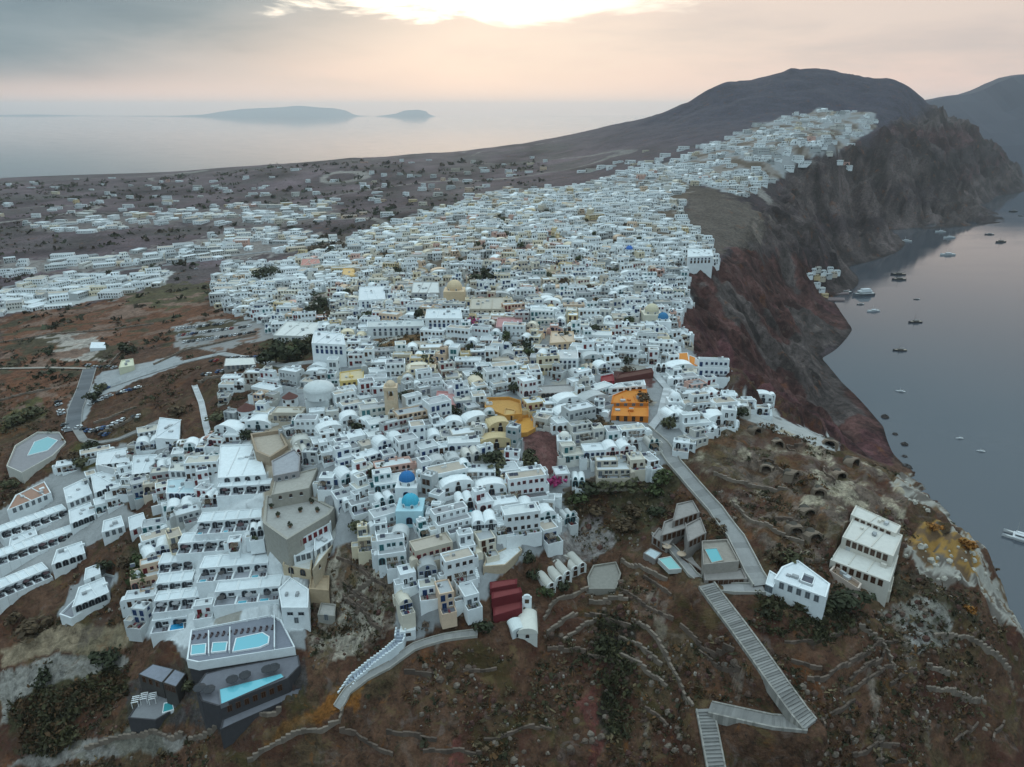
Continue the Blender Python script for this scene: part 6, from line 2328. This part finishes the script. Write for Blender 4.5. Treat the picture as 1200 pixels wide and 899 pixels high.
for lb, px in [
    ('curved dry-stone wall rising beside the chapel', [(637, 727), (647, 710), (662, 702), (685, 692), (706, 690)]),
    ('dry-stone wall branching up from the chapel corner', [(641, 745), (650, 736), (658, 731), (677, 720)]),
    ('dry-stone wall crossing the slope right of the chapel', [(660, 752), (680, 738), (700, 726)]),
    ('uppermost of the broken walls on the dark slope', [(740, 727), (757, 736), (770, 750), (782, 772), (790, 790), (800, 812), (812, 828)]),
    ('middle of the broken walls on the dark slope', [(725, 748), (740, 754), (752, 761), (764, 770), (776, 780)]),
    ('lowest of the broken walls on the dark slope', [(720, 767), (736, 773), (752, 782), (768, 795), (782, 807)]),
    ('long brown wall below the grey hotel pools', [(728, 658), (752, 666), (770, 676), (782, 680)]),
    ('short pale wall under the threshing floor', [(690, 706), (712, 704), (736, 703)]),
    ('pale wall bending through the brown field under the mansion', [(1006, 734), (1020, 744), (1033, 756), (1041, 770), (1048, 784)]),
    ('wall along the top of the red bank by the cliff', [(1094, 747), (1112, 746), (1130, 747), (1150, 757), (1168, 772), (1184, 784)]),
    ('short bright wall in the rubble', [(1085, 781), (1098, 786), (1112, 791)]),
    ('low wall near the lower edge of the brown field', [(1085, 808), (1106, 810), (1126, 816), (1148, 822)]),
    ('goat-track wall across the rocky slope', [(858, 588), (880, 612), (905, 622), (925, 632), (942, 637)]),
    ('upper wall across the rocky slope', [(836, 556), (862, 566), (890, 572), (922, 574)]),
    ('stepped wall in the rust slope below the dark terrace', [(222, 868), (250, 858), (290, 842), (330, 832)]),
    ('wall on the near edge of the grey dirt track', [(100, 878), (140, 866), (180, 858), (215, 862)]),
    ('wall beside the bottom of the donkey track', [(290, 892), (330, 870), (372, 858), (398, 846), (402, 832)]),
    ('low wall in front of the brown gully', [(440, 680), (420, 694), (404, 706)]),
    ('pink-brown wall above the shrubby hollow', [(660, 576), (682, 566), (706, 560)]),
    ('low wall under the lower car row', [(232, 448), (262, 442), (300, 434)]),
    ('wall of the planted bank above the pool court', [(118, 508), (140, 500), (166, 488)]),
    ('upper wall of the planted bank', [(110, 496), (135, 488), (160, 478)]),
    ('wall across the brown field behind the pale yard', [(0, 402), (60, 392), (120, 388), (180, 380)]),
    ('wall between pale yard and brown field', [(126, 430), (140, 415), (152, 402)]),
    ('wall along the olive thickets', [(0, 470), (30, 462), (60, 456)]),
    ('dark wall along the foot of the long hedge bank', [(180, 428), (215, 412), (250, 404), (300, 392)]),
]:
    stone_wall(lb, px)


# broken terrace walls that follow the contours of the front slope
landmark('the zigzag steps', 940, 840)
landmark('the donkey track', 440, 790)
landmark('the red scree', 650, 870)
landmark('the long stepped flight', 870, 745)
WB = {}
tries = 0
made = 0
while made < 40 and tries < 3000:
    tries += 1
    zone_ = rnd.choice([(640, 820, 690, 880), (960, 1190, 740, 895), (420, 620, 770, 890), (860, 1060, 700, 800), (840, 1050, 520, 640), (380, 460, 650, 760)])
    P = hit(rnd.uniform(zone_[0], zone_[1]), rnd.uniform(zone_[2], zone_[3]))
    L = [P[:2]]
    d0 = None
    for k in range(rnd.randint(5, 13)):
        x, y = L[-1]
        gx, gy = float(Hs(x + 4, y) - Hs(x - 4, y)), float(Hs(x, y + 4) - Hs(x, y - 4))
        d = np.array([-gy, gx])
        d = d / max(np.linalg.norm(d), 1e-3)
        if d0 is not None and d @ d0 < 0:
            d = -d
        d0 = d
        L.append(L[-1] + d * 1.7)
    L = np.array(L)
    bad = False
    for x, y in L:
        if np.min([np.min(np.hypot(W_[:, 0] - x, W_[:, 1] - y)) for W_, _ in WAYS.values()]) < 4.5 or blocked(x, y, 1.5) or Hs(x, y) < 20:
            bad = True
            break
    if bad:
        continue
    made += 1
    L = np.column_stack([L, Hs(L[:, 0], L[:, 1])])
    n_ = normals(L)
    c0 = L[len(L) // 2]
    root = link('stone_wall', None, None, tuple(c0))
    mb = MB()
    hb = rnd.uniform(.7, 1.5)
    for i in range(len(L) - 1):
        hh = hb * rnd.uniform(.6, 1.2)
        pp = [L[i, :2] + n_[i] * .28, L[i + 1, :2] + n_[i + 1] * .28, L[i + 1, :2] - n_[i + 1] * .28, L[i, :2] - n_[i] * .28]
        zz = max(L[i, 2], L[i + 1, 2])
        mb.prism([tuple(p_ - c0[:2]) for p_ in pp], zz - 3 - c0[2], zz + hh - c0[2], jit((.13, .095, .075), .35), 'stone')
    mb.build('wall', root)
    k = min(range(len(LM)), key=lambda j: math.hypot(LM[j][1] - c0[0], LM[j][2] - c0[1]))
    dx, dy = c0[0] - LM[k][1], c0[1] - LM[k][2]
    sec = ('right of' if dx > 0 else 'left of') if abs(dx) > abs(dy) else ('behind' if dy > 0 else 'in front of')
    WB.setdefault((k, sec), []).append((math.hypot(dx, dy), root))
for (k, sec), L_ in WB.items():
    L_.sort(key=lambda t: t[0])
    for n_, (_, r_) in enumerate(L_):
        tag(r_, f'broken terrace wall of rough stone, {ORD[min(n_, 29)]} {sec} {LM[k][0]}', 'stone wall', 'broken terrace walls on the front slope')


# ================================================================= trees and shrubs one can tell apart
def put(px, py, h, wd, kind, label, group=None, cat='tree'):
    P = hit(px, py)
    tree(P[0], P[1], h, wd, kind, label, group, cat, P[2])


for i_, (px, py, h, wd, k, lb) in enumerate([
    (312, 430, 9, 9, 'dark', 'dark pine at the lower end of the pine clump'), (324, 426, 11, 10, 'dark', 'tallest dark pine in the clump by the white corner house'), (338, 424, 10, 11, 'dark', 'broad dark pine in the middle of the clump'),
    (344, 418, 7, 8, 'green', 'yellow-green tree among the dark pines'), (355, 414, 9, 10, 'dark', 'dark pine against the white flat hall'), (328, 412, 8, 9, 'dark', 'dark pine behind the clump'), (366, 406, 8, 8, 'olive', 'olive tree near the white corner house'),
    (312, 330, 13, 20, 'dark', 'big spreading tree above the apricot house'), (390, 298, 8, 16, 'dark', 'dark thicket at the top of the brown plot'), (372, 296, 8, 18, 'brown', 'brown thicket in the walled plot'), (402, 293, 8, 14, 'brown', 'end of the brown thicket by a wall'),
    (368, 372, 9, 12, 'dark', 'dark tree beside the steep lane'), (378, 362, 9, 11, 'dark', 'dark tree at the head of the steep lane'), (390, 376, 8, 9, 'brown', 'brown tree over the lane wall'),
    (558, 338, 11, 13, 'dark', 'dark tree group behind the peach church, near part'), (572, 334, 12, 13, 'dark', 'dark tree group behind the peach church, far part'), (492, 378, 9, 6, 'dark', 'single dark cypress beside the mansion'),
    (552, 384, 6, 7, 'pink', 'magenta bougainvillea beside the white mansion'), (650, 572, 5, 6, 'pink', 'purple bougainvillea at the foot of the maroon court'), (735, 438, 4, 6, 'brown', 'brown shrub on the maroon ruin wall'),
    (575, 545, 6, 8, 'dark', 'dark bush filling the olive vacant plot'), (583, 553, 5, 7, 'olive', 'olive bush at the front of the vacant plot'),
    (828, 444, 6, 9, 'dark', 'dark tree at the cliff edge below the orange roofs'), (820, 440, 5, 7, 'green', 'green bush under the orange roofs'),
    (567, 742, 4.5, 5.5, 'dark', 'round dark bush beside the chapel steps'),
    (940, 690, 5, 6, 'dark', 'dark trees behind the cubic hotel'), (924, 664, 6, 7, 'olive', 'olive tree above the cubic hotel'), (912, 656, 5, 6, 'brown', 'brown bush by the path junction'),
    (1000, 712, 6, 9, 'dark', 'dark bush below the mansion cistern'), (984, 716, 5, 8, 'dark', 'dark bush between hotel and mansion'), (965, 716, 4, 6, 'olive', 'olive bush under the cubic hotel'),
    (40, 745, 7, 12, 'brown', 'large brown bush on the stony bank at the frame edge'), (18, 730, 4, 6, 'brown', 'small brown bush on the stony bank'), (52, 800, 5, 6, 'dark', 'lone dark bush beside the grey track'),
    (120, 778, 4, 8, 'dark', 'dark bush at the head of the grey track'), (132, 774, 4, 7, 'dark', 'dark bush near the slate pavilion'),
    (165, 690, 9, 7, 'green', 'tall green tree against the white hotel wall'), (162, 672, 8, 6, 'green', 'green tree in the gully by the hotel'), (158, 712, 6, 6, 'olive', 'olive tree at the bottom of the gully'),
    (128, 668, 5, 7, 'dark', 'dark bush behind the lone white villa'), (148, 664, 4, 6, 'brown', 'brown bush beside the lone white villa'),
    (98, 548, 6, 9, 'olive', 'yellow-olive trees beside the pool court'), (106, 530, 6, 8, 'dark', 'dark tree above the pool court'), (88, 540, 5, 7, 'brown', 'brown shrub under the pool court'),
    (212, 530, 4, 9, 'olive', 'mustard coloured bank shrub beside the square house'), (222, 526, 4, 8, 'olive', 'mustard coloured shrub by the white wall'),
    (18, 498, 6, 11, 'olive', 'olive thicket at the frame edge'), (38, 488, 6, 11, 'olive', 'olive thicket beside the west road'), (58, 416, 6, 9, 'dark', 'round dark tree on the pale yard'), (150, 412, 6, 13, 'dark', 'dark thicket beside the parking'), (110, 470, 6, 9, 'dark', 'dark tree at the road fork'),
    (118, 458, 5, 8, 'olive', 'olive tree at the road fork'), (206, 488, 5, 9, 'brown', 'brown bush on the hillside plot'), (255, 492, 4, 9, 'olive', 'olive bush on the plot beside the mill'), (262, 508, 4, 9, 'olive', 'lower olive bush on the plot beside the mill'),
    (20, 585, 5, 7, 'brown', 'dark bush below the curved wall'), (12, 575, 6, 8, 'olive', 'olive bush below the curved wall'),
    (640, 700, 4, 5, 'green', 'green tree below the vaulted cave houses'), (660, 692, 4, 5, 'dark', 'dark tree below the vaulted cave houses'), (620, 660, 4, 5, 'dark', 'dark tree beside the tan retaining wall'), (625, 680, 3.5, 4.5, 'dark', 'dark bush above the maroon terraces'),
    (690, 580, 5, 8, 'dark', 'dark shrub at the top of the hollow'), (680, 590, 4, 7, 'green', 'green shrub in the hollow'), (712, 575, 5, 8, 'olive', 'olive shrub in the hollow'), (735, 572, 5, 9, 'olive', 'wide olive shrub under the white houses'), (776, 568, 6, 8, 'green', 'bright green tree beside the upper path'),
    (766, 580, 4, 6, 'green', 'green bush below the upper path'), (700, 604, 4, 7, 'brown', 'brown shrub in the hollow'), (742, 604, 4, 7, 'brown', 'reddish shrub above the grey hotel'), (730, 620, 4, 8, 'brown', 'brown shrub near the grey hotel'),
    (768, 604, 4, 6, 'dark', 'dark bush behind the grey hotel'), (846, 622, 2, 4, 'brown', 'maroon bush between path and pool yard'), (838, 612, 1.6, 3, 'brown', 'maroon bush beside the upper path'),
    (1135, 645, 4, 6, 'orange', 'ochre lichen-coloured bush on the pale cliff'), (1136, 720, 3, 3.2, 'orange', 'small bright orange bush in the dark hollow'), (1095, 622, 3, 5, 'orange', 'ochre bush at the top of the pale cliff'),
    (250, 812, 3, 3.5, 'green', 'green bush beside the slate bar') if False else (222, 808, 3, 3.5, 'olive', 'olive bush between pavilion and dark terrace'),
]):
    put(px, py, h, wd, k, lb, None, 'shrub' if ('bush' in lb or 'shrub' in lb or 'thicket' in lb or 'bougain' in lb) else 'tree')
for x_, y_, k_ in GAPS:
    for _ in range(3 if k_ == 'dark' else 1):
        P = hit(x_ + rnd.uniform(-8, 8), y_ + rnd.uniform(-3, 3))
        TREE_GAPS.append((P[0], P[1]))
tb = {}
for x, y in TREE_GAPS:
    k = min(range(len(LM)), key=lambda j: math.hypot(LM[j][1] - x, LM[j][2] - y))
    dx, dy = x - LM[k][1], y - LM[k][2]
    sec = ('right of' if dx > 0 else 'left of') if abs(dx) > abs(dy) else ('behind' if dy > 0 else 'in front of')
    tb.setdefault((k, sec), []).append((math.hypot(dx, dy), x, y))
for (k, sec), L_ in tb.items():
    L_.sort()
    for n_, (_, x, y) in enumerate(L_):
        kd = rnd.choice(['dark', 'dark', 'green', 'olive', 'brown'])
        tree(x, y, rnd.uniform(3.5, 6), rnd.uniform(3.5, 7), kd, f'{kd} courtyard tree between houses, {ORD[min(n_, 29)]} {sec} {LM[k][0]}', 'courtyard trees in the town', 'tree')

# ---------------------------------------------------------------- scrub and stones nobody could count
rs = np.random.RandomState(5)


def veg_mass(name, label, n, test, cols, smin, smax, faces, m_='leaf', leaf=.34):
    V, F, C = [], [], []
    made = 0
    while made < n:
        w__ = rs.uniform(-.9, .85)
        s__ = rs.uniform(math.log(140), math.log(test[1]))
        y = math.exp(s__)
        x = w__ * y
        z = float(Hs(x, y))
        if z < 3:
            continue
        p_ = proj(x, y, z)
        if not test[0](x, y, z, p_):
            continue
        made += 1
        s_ = rs.uniform(smin, smax) * (1 + max(0, y - 300) / 500) * rs.choice([.6, 1, 1.6])
        base = np.array(cols[rs.randint(len(cols))]) * rs.uniform(.7, 1.3)
        if m_ == 'leaf':
            for k in range(faces):
                o = np.array([x, y, z]) + rs.normal(0, 1, 3) * np.array([s_ * .5, s_ * .5, s_ * .22]) + np.array([0, 0, s_ * .3])
                a, b = rs.normal(0, 1, (2, 3)) * s_ * leaf
                i = len(V)
                V.extend([tuple(o - a), tuple(o + b), tuple(o + a * .9), tuple(o - b * .9)])
                F.append((i, i + 1, i + 2, i + 3))
                C.append(tuple(base * rs.uniform(.7, 1.35)))
        else:
            i = len(V)
            t0 = rs.uniform(0, 6.28)
            q_ = [(x + s_ * math.cos(t0 + a * 1.57) * rs.uniform(.6, 1.1), y + s_ * math.sin(t0 + a * 1.57) * rs.uniform(.6, 1.1)) for a in range(4)]
            zt = z + s_ * rs.uniform(.4, .9)
            V.extend([(a, b, z - s_ * .4) for a, b in q_] + [(x + (a - x) * .7, y + (b - y) * .7, zt + rs.uniform(-.15, .15) * s_) for a, b in q_])
            F.extend([(i, i + 1, i + 5, i + 4), (i + 1, i + 2, i + 6, i + 5), (i + 2, i + 3, i + 7, i + 6), (i + 3, i, i + 4, i + 7), (i + 4, i + 5, i + 6, i + 7)])
            C.extend([tuple(base)] * 5)
    mb = MB()
    mb.v, mb.f, mb.c, mb.k = V, F, C, [m_] * len(F)
    tag(mb.build(name), label, None, None, 'stuff')


_pm = [TOWN, LEFTC, LEFTI, VILLA, VILLB, VILLC, VILLD, TRACK, TRACK2, SANDY, CASTLE, PALEL, PARK, PAVEL, CALDERA, WHITECLIFF, RES[0], REDFRONT]
_pm = [p_ for p_ in _pm]
_wl = np.concatenate([L[:, :2] for L, _ in WAYS.values()])
_holes = [h_ for k_ in ('rust', 'trees', 'dark', 'olive') for h_ in HOLES[k_]]


def wild(x, y, z, p_):
    if y < 420 and np.min(np.hypot(_wl[:, 0] - x, _wl[:, 1] - y)) < 4.2:
        return False
    if any(inpoly(p_[0], p_[1], h_) for h_ in _holes + [FRONTVEG]):
        return True
    if any(inpoly(p_[0], p_[1], q_) for q_ in _pm):
        return False
    for cx, cy, W in OCC:
        if abs(cx - x) < 25 and abs(cy - y) < 25 and inpoly(x, y, W):
            return False
    return bool(vnoise(np.array(x / 14.0), np.array(y / 14.0)) + .45 * vnoise(np.array(x / 5.0), np.array(y / 5.0)) + .5 * vnoise(np.array(x / 40.0), np.array(y / 40.0)) > .06)


veg_mass('scrub', 'low brown and olive scrub covering the open slopes', 6500, (wild, 420), [(.048, .044, .022), (.066, .042, .024), (.034, .033, .016), (.10, .052, .022), (.12, .090, .050)], .4, 1.1, 13, 'leaf', .25)
veg_mass('loose_stones', 'loose tuff stones strewn over the slopes', 2200, (lambda x, y, z, p_: wild(x, y, z, p_) or inpoly(p_[0], p_[1], TUFFS) or inpoly(p_[0], p_[1], RUBBLE), 330), [(.17, .14, .115), (.24, .21, .18), (.12, .085, .068), (.11, .06, .046)], .2, .55, 0, 'stone')
veg_mass('bank_hedge', 'dense dark hedge plants along banks and plots of the plain', 1900, (lambda x, y, z, p_: y > 420 and p_[0] < 640 and p_[1] > 190 and wild(x, y, z, p_), 2400), [(.045, .042, .026), (.038, .042, .022), (.060, .045, .030)], 0.7, 1.5, 9)
veg_mass('dark_bank', 'dark overgrown bank beside the grey track', 420, (lambda x, y, z, p_: inpoly(p_[0], p_[1], VEGL), 400), [(.040, .036, .018), (.055, .050, .022), (.075, .042, .020)], 1.1, 2.0, 44, 'leaf', .16)

veg_mass('gully_bushes', 'dark bushes crowded in the gully of the front slope', 300, (lambda x, y, z, p_: inpoly(p_[0], p_[1], DARKFRONT) or inpoly(p_[0], p_[1], [(880, 690), (985, 715), (1010, 740), (960, 760), (900, 740)]), 300), [(.034, .034, .016), (.048, .044, .020)], .8, 1.7, 36, 'leaf', .17)
# rock outcrops
V, F, C = [], [], []
k = 0
while k < 520:
    px, py = rs.uniform(360, 1200), rs.uniform(500, 899)
    P = hit(px, py)
    if P[1] > 420 or P[2] < 6 or not wild(P[0], P[1], P[2], (px, py)):
        if not (inpoly(px, py, WHITECLIFF) or inpoly(px, py, REDFRONT)) or P[2] < 6:
            continue
    k += 1
    s_ = rs.uniform(.35, 1.25)
    base = np.array([(.125, .092, .072), (.095, .060, .046), (.085, .042, .034), (.17, .135, .108)][rs.randint(4)])
    if inpoly(px, py, WHITECLIFF):
        base = np.array((.40, .37, .32))
    i = len(V)
    n = 7
    t0 = rs.uniform(0, 6.28)
    for lv, (zz, rr) in enumerate(((-.6, 1.15), (.25, .95), (.62, .5))):
        for a in range(n):
            r_ = s_ * rr * rs.uniform(.72, 1.2)
            V.append((P[0] + r_ * math.cos(t0 + a * 6.283 / n), P[1] + r_ * .8 * math.sin(t0 + a * 6.283 / n), P[2] + s_ * zz * rs.uniform(.8, 1.15)))
    for lv in range(2):
        for a in range(n):
            b = (a + 1) % n
            F.append((i + lv * n + a, i + lv * n + b, i + lv * n + n + b, i + lv * n + n + a))
            C.append(tuple(base * rs.uniform(.75, 1.25)))
    F.append(tuple(i + 2 * n + a for a in range(n)))
    C.append(tuple(base * 1.1))
mb = MB()
mb.v, mb.f, mb.c, mb.k = V, F, C, ['stone'] * len(F)
tag(mb.build('rock_outcrops'), 'rough rock outcrops breaking through the slopes', None, None, 'stuff')

# ================================================================= parked cars
CARC = {'white': (.70, .71, .72), 'silver': (.38, .40, .42), 'dark grey': (.06, .065, .07), 'black': (.02, .02, .022), 'red': (.28, .03, .03), 'blue': (.04, .09, .22)}
for cn, cc_ in CARC.items():
    mb = MB()
    mb.prism([(-.85, -2.05), (.85, -2.05), (.88, 1.9), (-.88, 1.9)], .32, .92, cc_, 'paint')
    b = [(-.8, -1.6), (.8, -1.6), (.8, .85), (-.8, .85)]
    t_ = [(-.66, -1.2), (.66, -1.2), (.66, .2), (-.66, .2)]
    for k in range(4):
        j = (k + 1) % 4
        mb.face([(*b[k], .92), (*b[j], .92), (*t_[j], 1.46), (*t_[k], 1.46)], (.03, .035, .04), 'glass')
    mb.face([(*p_, 1.46) for p_ in t_], cc_, 'paint')
    for sx in (-.9, .9):
        for sy in (-1.3, 1.25):
            n = 8
            mb.face([(sx, sy + .33 * math.cos(6.283 * k / n), .33 + .33 * math.sin(6.283 * k / n)) for k in range(n)], (.02, .02, .02), 'paint')
    LIB['car', cn] = mb
ncar = 0
CARS = []


def park_row(pa, pb, n, where, turn=0.0, fill=.9):
    A, B = hit(*pa), hit(*pb)
    a = math.atan2(B[1] - A[1], B[0] - A[0])
    for i in range(n):
        if rnd.random() > fill:
            continue
        q_ = A + (B - A) * (i + .5) / n
        cn = rnd.choice(['white', 'white', 'silver', 'silver', 'dark grey', 'black', 'red', 'blue'])
        z = float(Hs(q_[0], q_[1]))
        o = link('car', lib_mesh(('car', cn)), None, (q_[0], q_[1], z + .02), a + turn + rnd.uniform(-.08, .08))
        CARS.append((o, cn, where, i))


park_row((206, 386), (262, 380), 14, 'in the top row of the upper car park')
park_row((208, 394), (300, 382), 18, 'in the second row of the upper car park')
park_row((214, 402), (312, 388), 18, 'in the third row of the upper car park')
park_row((246, 424), (318, 418), 14, 'below the hedge bank beside the pale lane')
park_row((236, 440), (300, 430), 11, 'on the pale yard below the lane')
park_row((68, 470), (78, 506), 9, 'beside the asphalt road fork', .3)
park_row((104, 476), (170, 452), 12, 'along the pale lane at the fork', 1.5)
park_row((90, 500), (128, 512), 7, 'under the pool court road', .2)
park_row((112, 505), (165, 488), 9, 'on the planted bank above the pool court')
park_row((100, 428), (138, 432), 5, 'at the top of the asphalt road', .2)
park_row((118, 452), (128, 456), 2, 'beside the dark tree at the fork', .3)
park_row((98, 340), (300, 302), 12, 'on the main road behind the villas', 1.57, .6)
grp = {}
for o, cn, where, i in CARS:
    tag(o, f'{cn} car, {ORD[i].replace("nearest", "first")} from left {where}', 'car', f'cars {where}')
b = building('small white kiosk roof at the lane fork', [(139, 431), (157, 428), (156, 420), (142, 422)], (148, 437), (.60, .58, .44), roofcol=(.62, .60, .46), name='kiosk', cat='kiosk')
building('white box truck body at the edge of the pale yard', [(105, 408), (124, 408), (123, 401), (107, 401)], (115, 411), (.66, .70, .73), roofcol=(.66, .70, .73), parapet=.06, name='container', cat='container')
building('long low shed with a pale roof by the lower car park', [(262, 429), (300, 427), (298, 419), (264, 420)], (281, 434), (.30, .28, .26), roofcol=(.60, .60, .57), parapet=.08, name='shed', cat='shed', rows=[(2.2, 6, ('door', 'grey'))])

# ================================================================= boats
HULL = {}


def boat(px, ln, kind, turn, label):
    P = at_z(*px, 0)
    root = thing('boat' if kind != 'catamaran' else 'catamaran', label, 'boat', (P[0], P[1], 0), turn)
    hc, cc_ = {'dark': ((.035, .035, .042), (.12, .11, .10)), 'white': ((.62, .64, .66), (.55, .57, .60)), 'ferry': ((.16, .17, .19), (.62, .64, .66)), 'catamaran': ((.64, .66, .68), (.60, .62, .64)), 'small': ((.07, .07, .08), (.2, .2, .2))}[kind]

    def hull(cx, wd):
        mb = MB()
        st = [(-.5, .9, 0), (-.25, 1, 0), (.1, .98, 0), (.35, .62, .1), (.5, .02, .25)]
        fb = ln * .09
        for (t0, w0, r0), (t1, w1, r1) in zip(st[:-1], st[1:]):
            for s_ in (1, -1):
                q_ = [(cx + s_ * w0 * wd * .7, t0 * ln, -.3), (cx + s_ * w1 * wd * .7, t1 * ln, -.3), (cx + s_ * w1 * wd, t1 * ln, fb * (1 + r1 * 1.6)), (cx + s_ * w0 * wd, t0 * ln, fb * (1 + r0 * 1.6))]
                mb.face(q_ if s_ > 0 else q_[::-1], hc, 'paint')
            mb.face([(cx - w0 * wd, t0 * ln, fb * .96), (cx + w0 * wd, t0 * ln, fb * .96), (cx + w1 * wd, t1 * ln, fb * .97), (cx - w1 * wd, t1 * ln, fb * .97)], (.32, .27, .21) if kind == 'dark' else (.55, .55, .54), 'paint')
        mb.face([(cx - .9 * wd, -.5 * ln, -.3), (cx + .9 * wd, -.5 * ln, -.3), (cx + .9 * wd, -.5 * ln, fb), (cx - .9 * wd, -.5 * ln, fb)], hc, 'paint')
        mb.build('hull', root)
        return fb

    if kind == 'catamaran':
        for cx in (-.21, .21):
            fb = hull(cx * ln, ln * .07)
        mb = MB()
        mb.box(-.26 * ln, .26 * ln, -.42 * ln, .16 * ln, fb * .8, fb * 1.25, hc, 'paint', bottom=True)
        mb.build('deck', root)
        mb = MB()
        mb.box(-.17 * ln, .17 * ln, -.3 * ln, .08 * ln, fb * 1.26, fb * 2.4, cc_, 'paint')
        mb.box(-.172 * ln, .172 * ln, -.28 * ln, .082 * ln, fb * 1.6, fb * 2.1, (.04, .045, .05), 'glass')
        mb.build('cabin', root)
    else:
        fb = hull(0, ln * .14)
        mb = MB()
        c0, c1, ch = (-.36, .22, 2.2) if kind == 'ferry' else (-.25, .12, 1.7)
        mb.box(-.10 * ln, .10 * ln, c0 * ln, c1 * ln, fb * .9, fb * ch, cc_, 'paint')
        mb.box(-.102 * ln, .102 * ln, (c0 + .04) * ln, (c1 + .004) * ln, fb * 1.25, fb * 1.5, (.03, .035, .04), 'glass')
        if kind == 'ferry':
            mb.box(-.085 * ln, .085 * ln, -.3 * ln, .1 * ln, fb * 2.203, fb * 3.0, cc_, 'paint')
        mb.build('cabin', root)
    if kind in ('dark', 'catamaran', 'white'):
        mb = MB()
        mb.cyl(0, .05 * ln, fb * .9, fb * .9 + ln * (.62 if kind != 'white' else .4), ln * .008 + .05, .05, (.5, .5, .48) if kind != 'dark' else (.12, .09, .07), 'paint', 6)
        mb.build('mast', root)
        mb = MB()
        mb.box(-.06, .06, -.35 * ln, .05 * ln, fb * 2.5, fb * 2.5 + .2, (.4, .4, .38), 'paint', bottom=True)
        mb.build('boom', root)


for px, ln, kd, tr, lb in [
    ((1192, 630), 15, 'catamaran', .9, 'white catamaran moored close under the cliff at the frame edge'),
    ((1054, 411), 14, 'dark', 1.5, 'dark wooden boat alone in the middle of the bay'),
    ((1072, 378), 17, 'dark', 1.7, 'long dark boat beyond the lone wooden boat'),
    ((1023, 365), 17, 'white', 1.75, 'low white boat off the small harbour'),
    ((1011, 346), 33, 'ferry', 1.8, 'large grey and white excursion ship off the harbour quay'),
    ((1008, 357), 10, 'small', 1.7, 'small launch between ship and low white boat'),
    ((1052, 322), 22, 'dark', 1.5, 'farther of two dark boats lying side by side'),
    ((1053, 328), 21, 'dark', 1.6, 'nearer of two dark boats lying side by side'),
    ((1074, 351), 8, 'small', 1.5, 'tiny launch in the open bay'),
    ((1061, 283), 22, 'white', 1.2, 'white yacht in the dark water under the cliff'),
    ((1102, 272), 20, 'white', 1.4, 'white yacht closest to the far shore'),
    ((1112, 279), 24, 'white', 1.7, 'white yacht in front of the far shore yacht'),
    ((1110, 299), 26, 'white', 1.6, 'white yacht at the edge of the cliff reflection'),
    ((1159, 275), 18, 'small', 1.5, 'faint low boat off the headland'),
    ((1172, 284), 24, 'dark', 1.9, 'dark boat off the headland'),
    ((1187, 248), 20, 'dark', 1.5, 'distant boat beyond the headland'),
    ((1196, 253), 12, 'small', 1.5, 'distant speck of a boat at the frame edge'),
    ((1055, 459), 8, 'white', 1.2, 'small pale motorboat near the red cliff foot'),
    ((1124, 514), 6, 'white', 1.6, 'farther of two small white motorboats on the dark water'),
    ((1149, 529), 6, 'white', 1.3, 'nearer of two small white motorboats on the dark water'),
    ((990, 343), 18, 'small', 1.6, 'barge tied up at the harbour quay'),
]:
    boat(px, ln, kd, tr, lb)
for px, sz, lb in [((1060, 521), 3.0, 'uppermost rock off the cliff foot'), ((1060, 535), 2.2, 'middle rock off the cliff foot'), ((1062, 548), 4.0, 'largest rock below the cliff foot'), ((1049, 509), 2.4, 'rock touching the red cliff foot'), ((1037, 489), 3.5, 'rock at the red cliff corner'), ((964, 412), 2.6, 'rock in the red cove')]:
    P = at_z(*px, 0)
    mb = MB()
    rr = random.Random(int(sz * 100))
    mb.dome(0, 0, -.6, sz, (.055, .045, .042), 'stone', 9, 4, .8)
    mb.v = [(a * rr.uniform(.75, 1.2), b_ * rr.uniform(.75, 1.2), c_ * rr.uniform(.7, 1.2)) for a, b_, c_ in mb.v]
    tag(mb.build('sea_rock', None, tuple(P)), lb, 'rock')
for lb, px in (('concrete harbour quay', [(972, 345), (995, 344), (996, 339), (972, 336)]), ('narrow lower landing stage', [(966, 352), (990, 352), (990, 349), (966, 348)])):
    W = [at_z(*p_, 1.5)[:2] for p_ in px]
    r_ = thing('quay', lb + ' with boats alongside', 'quay', (W[0][0], W[0][1], 0))
    mb = MB()
    mb.prism(local(r_, W), -2, 1.5, (.17, .13, .13), 'stone')
    mb.build('deck', r_)

build_ground()
build_haze()
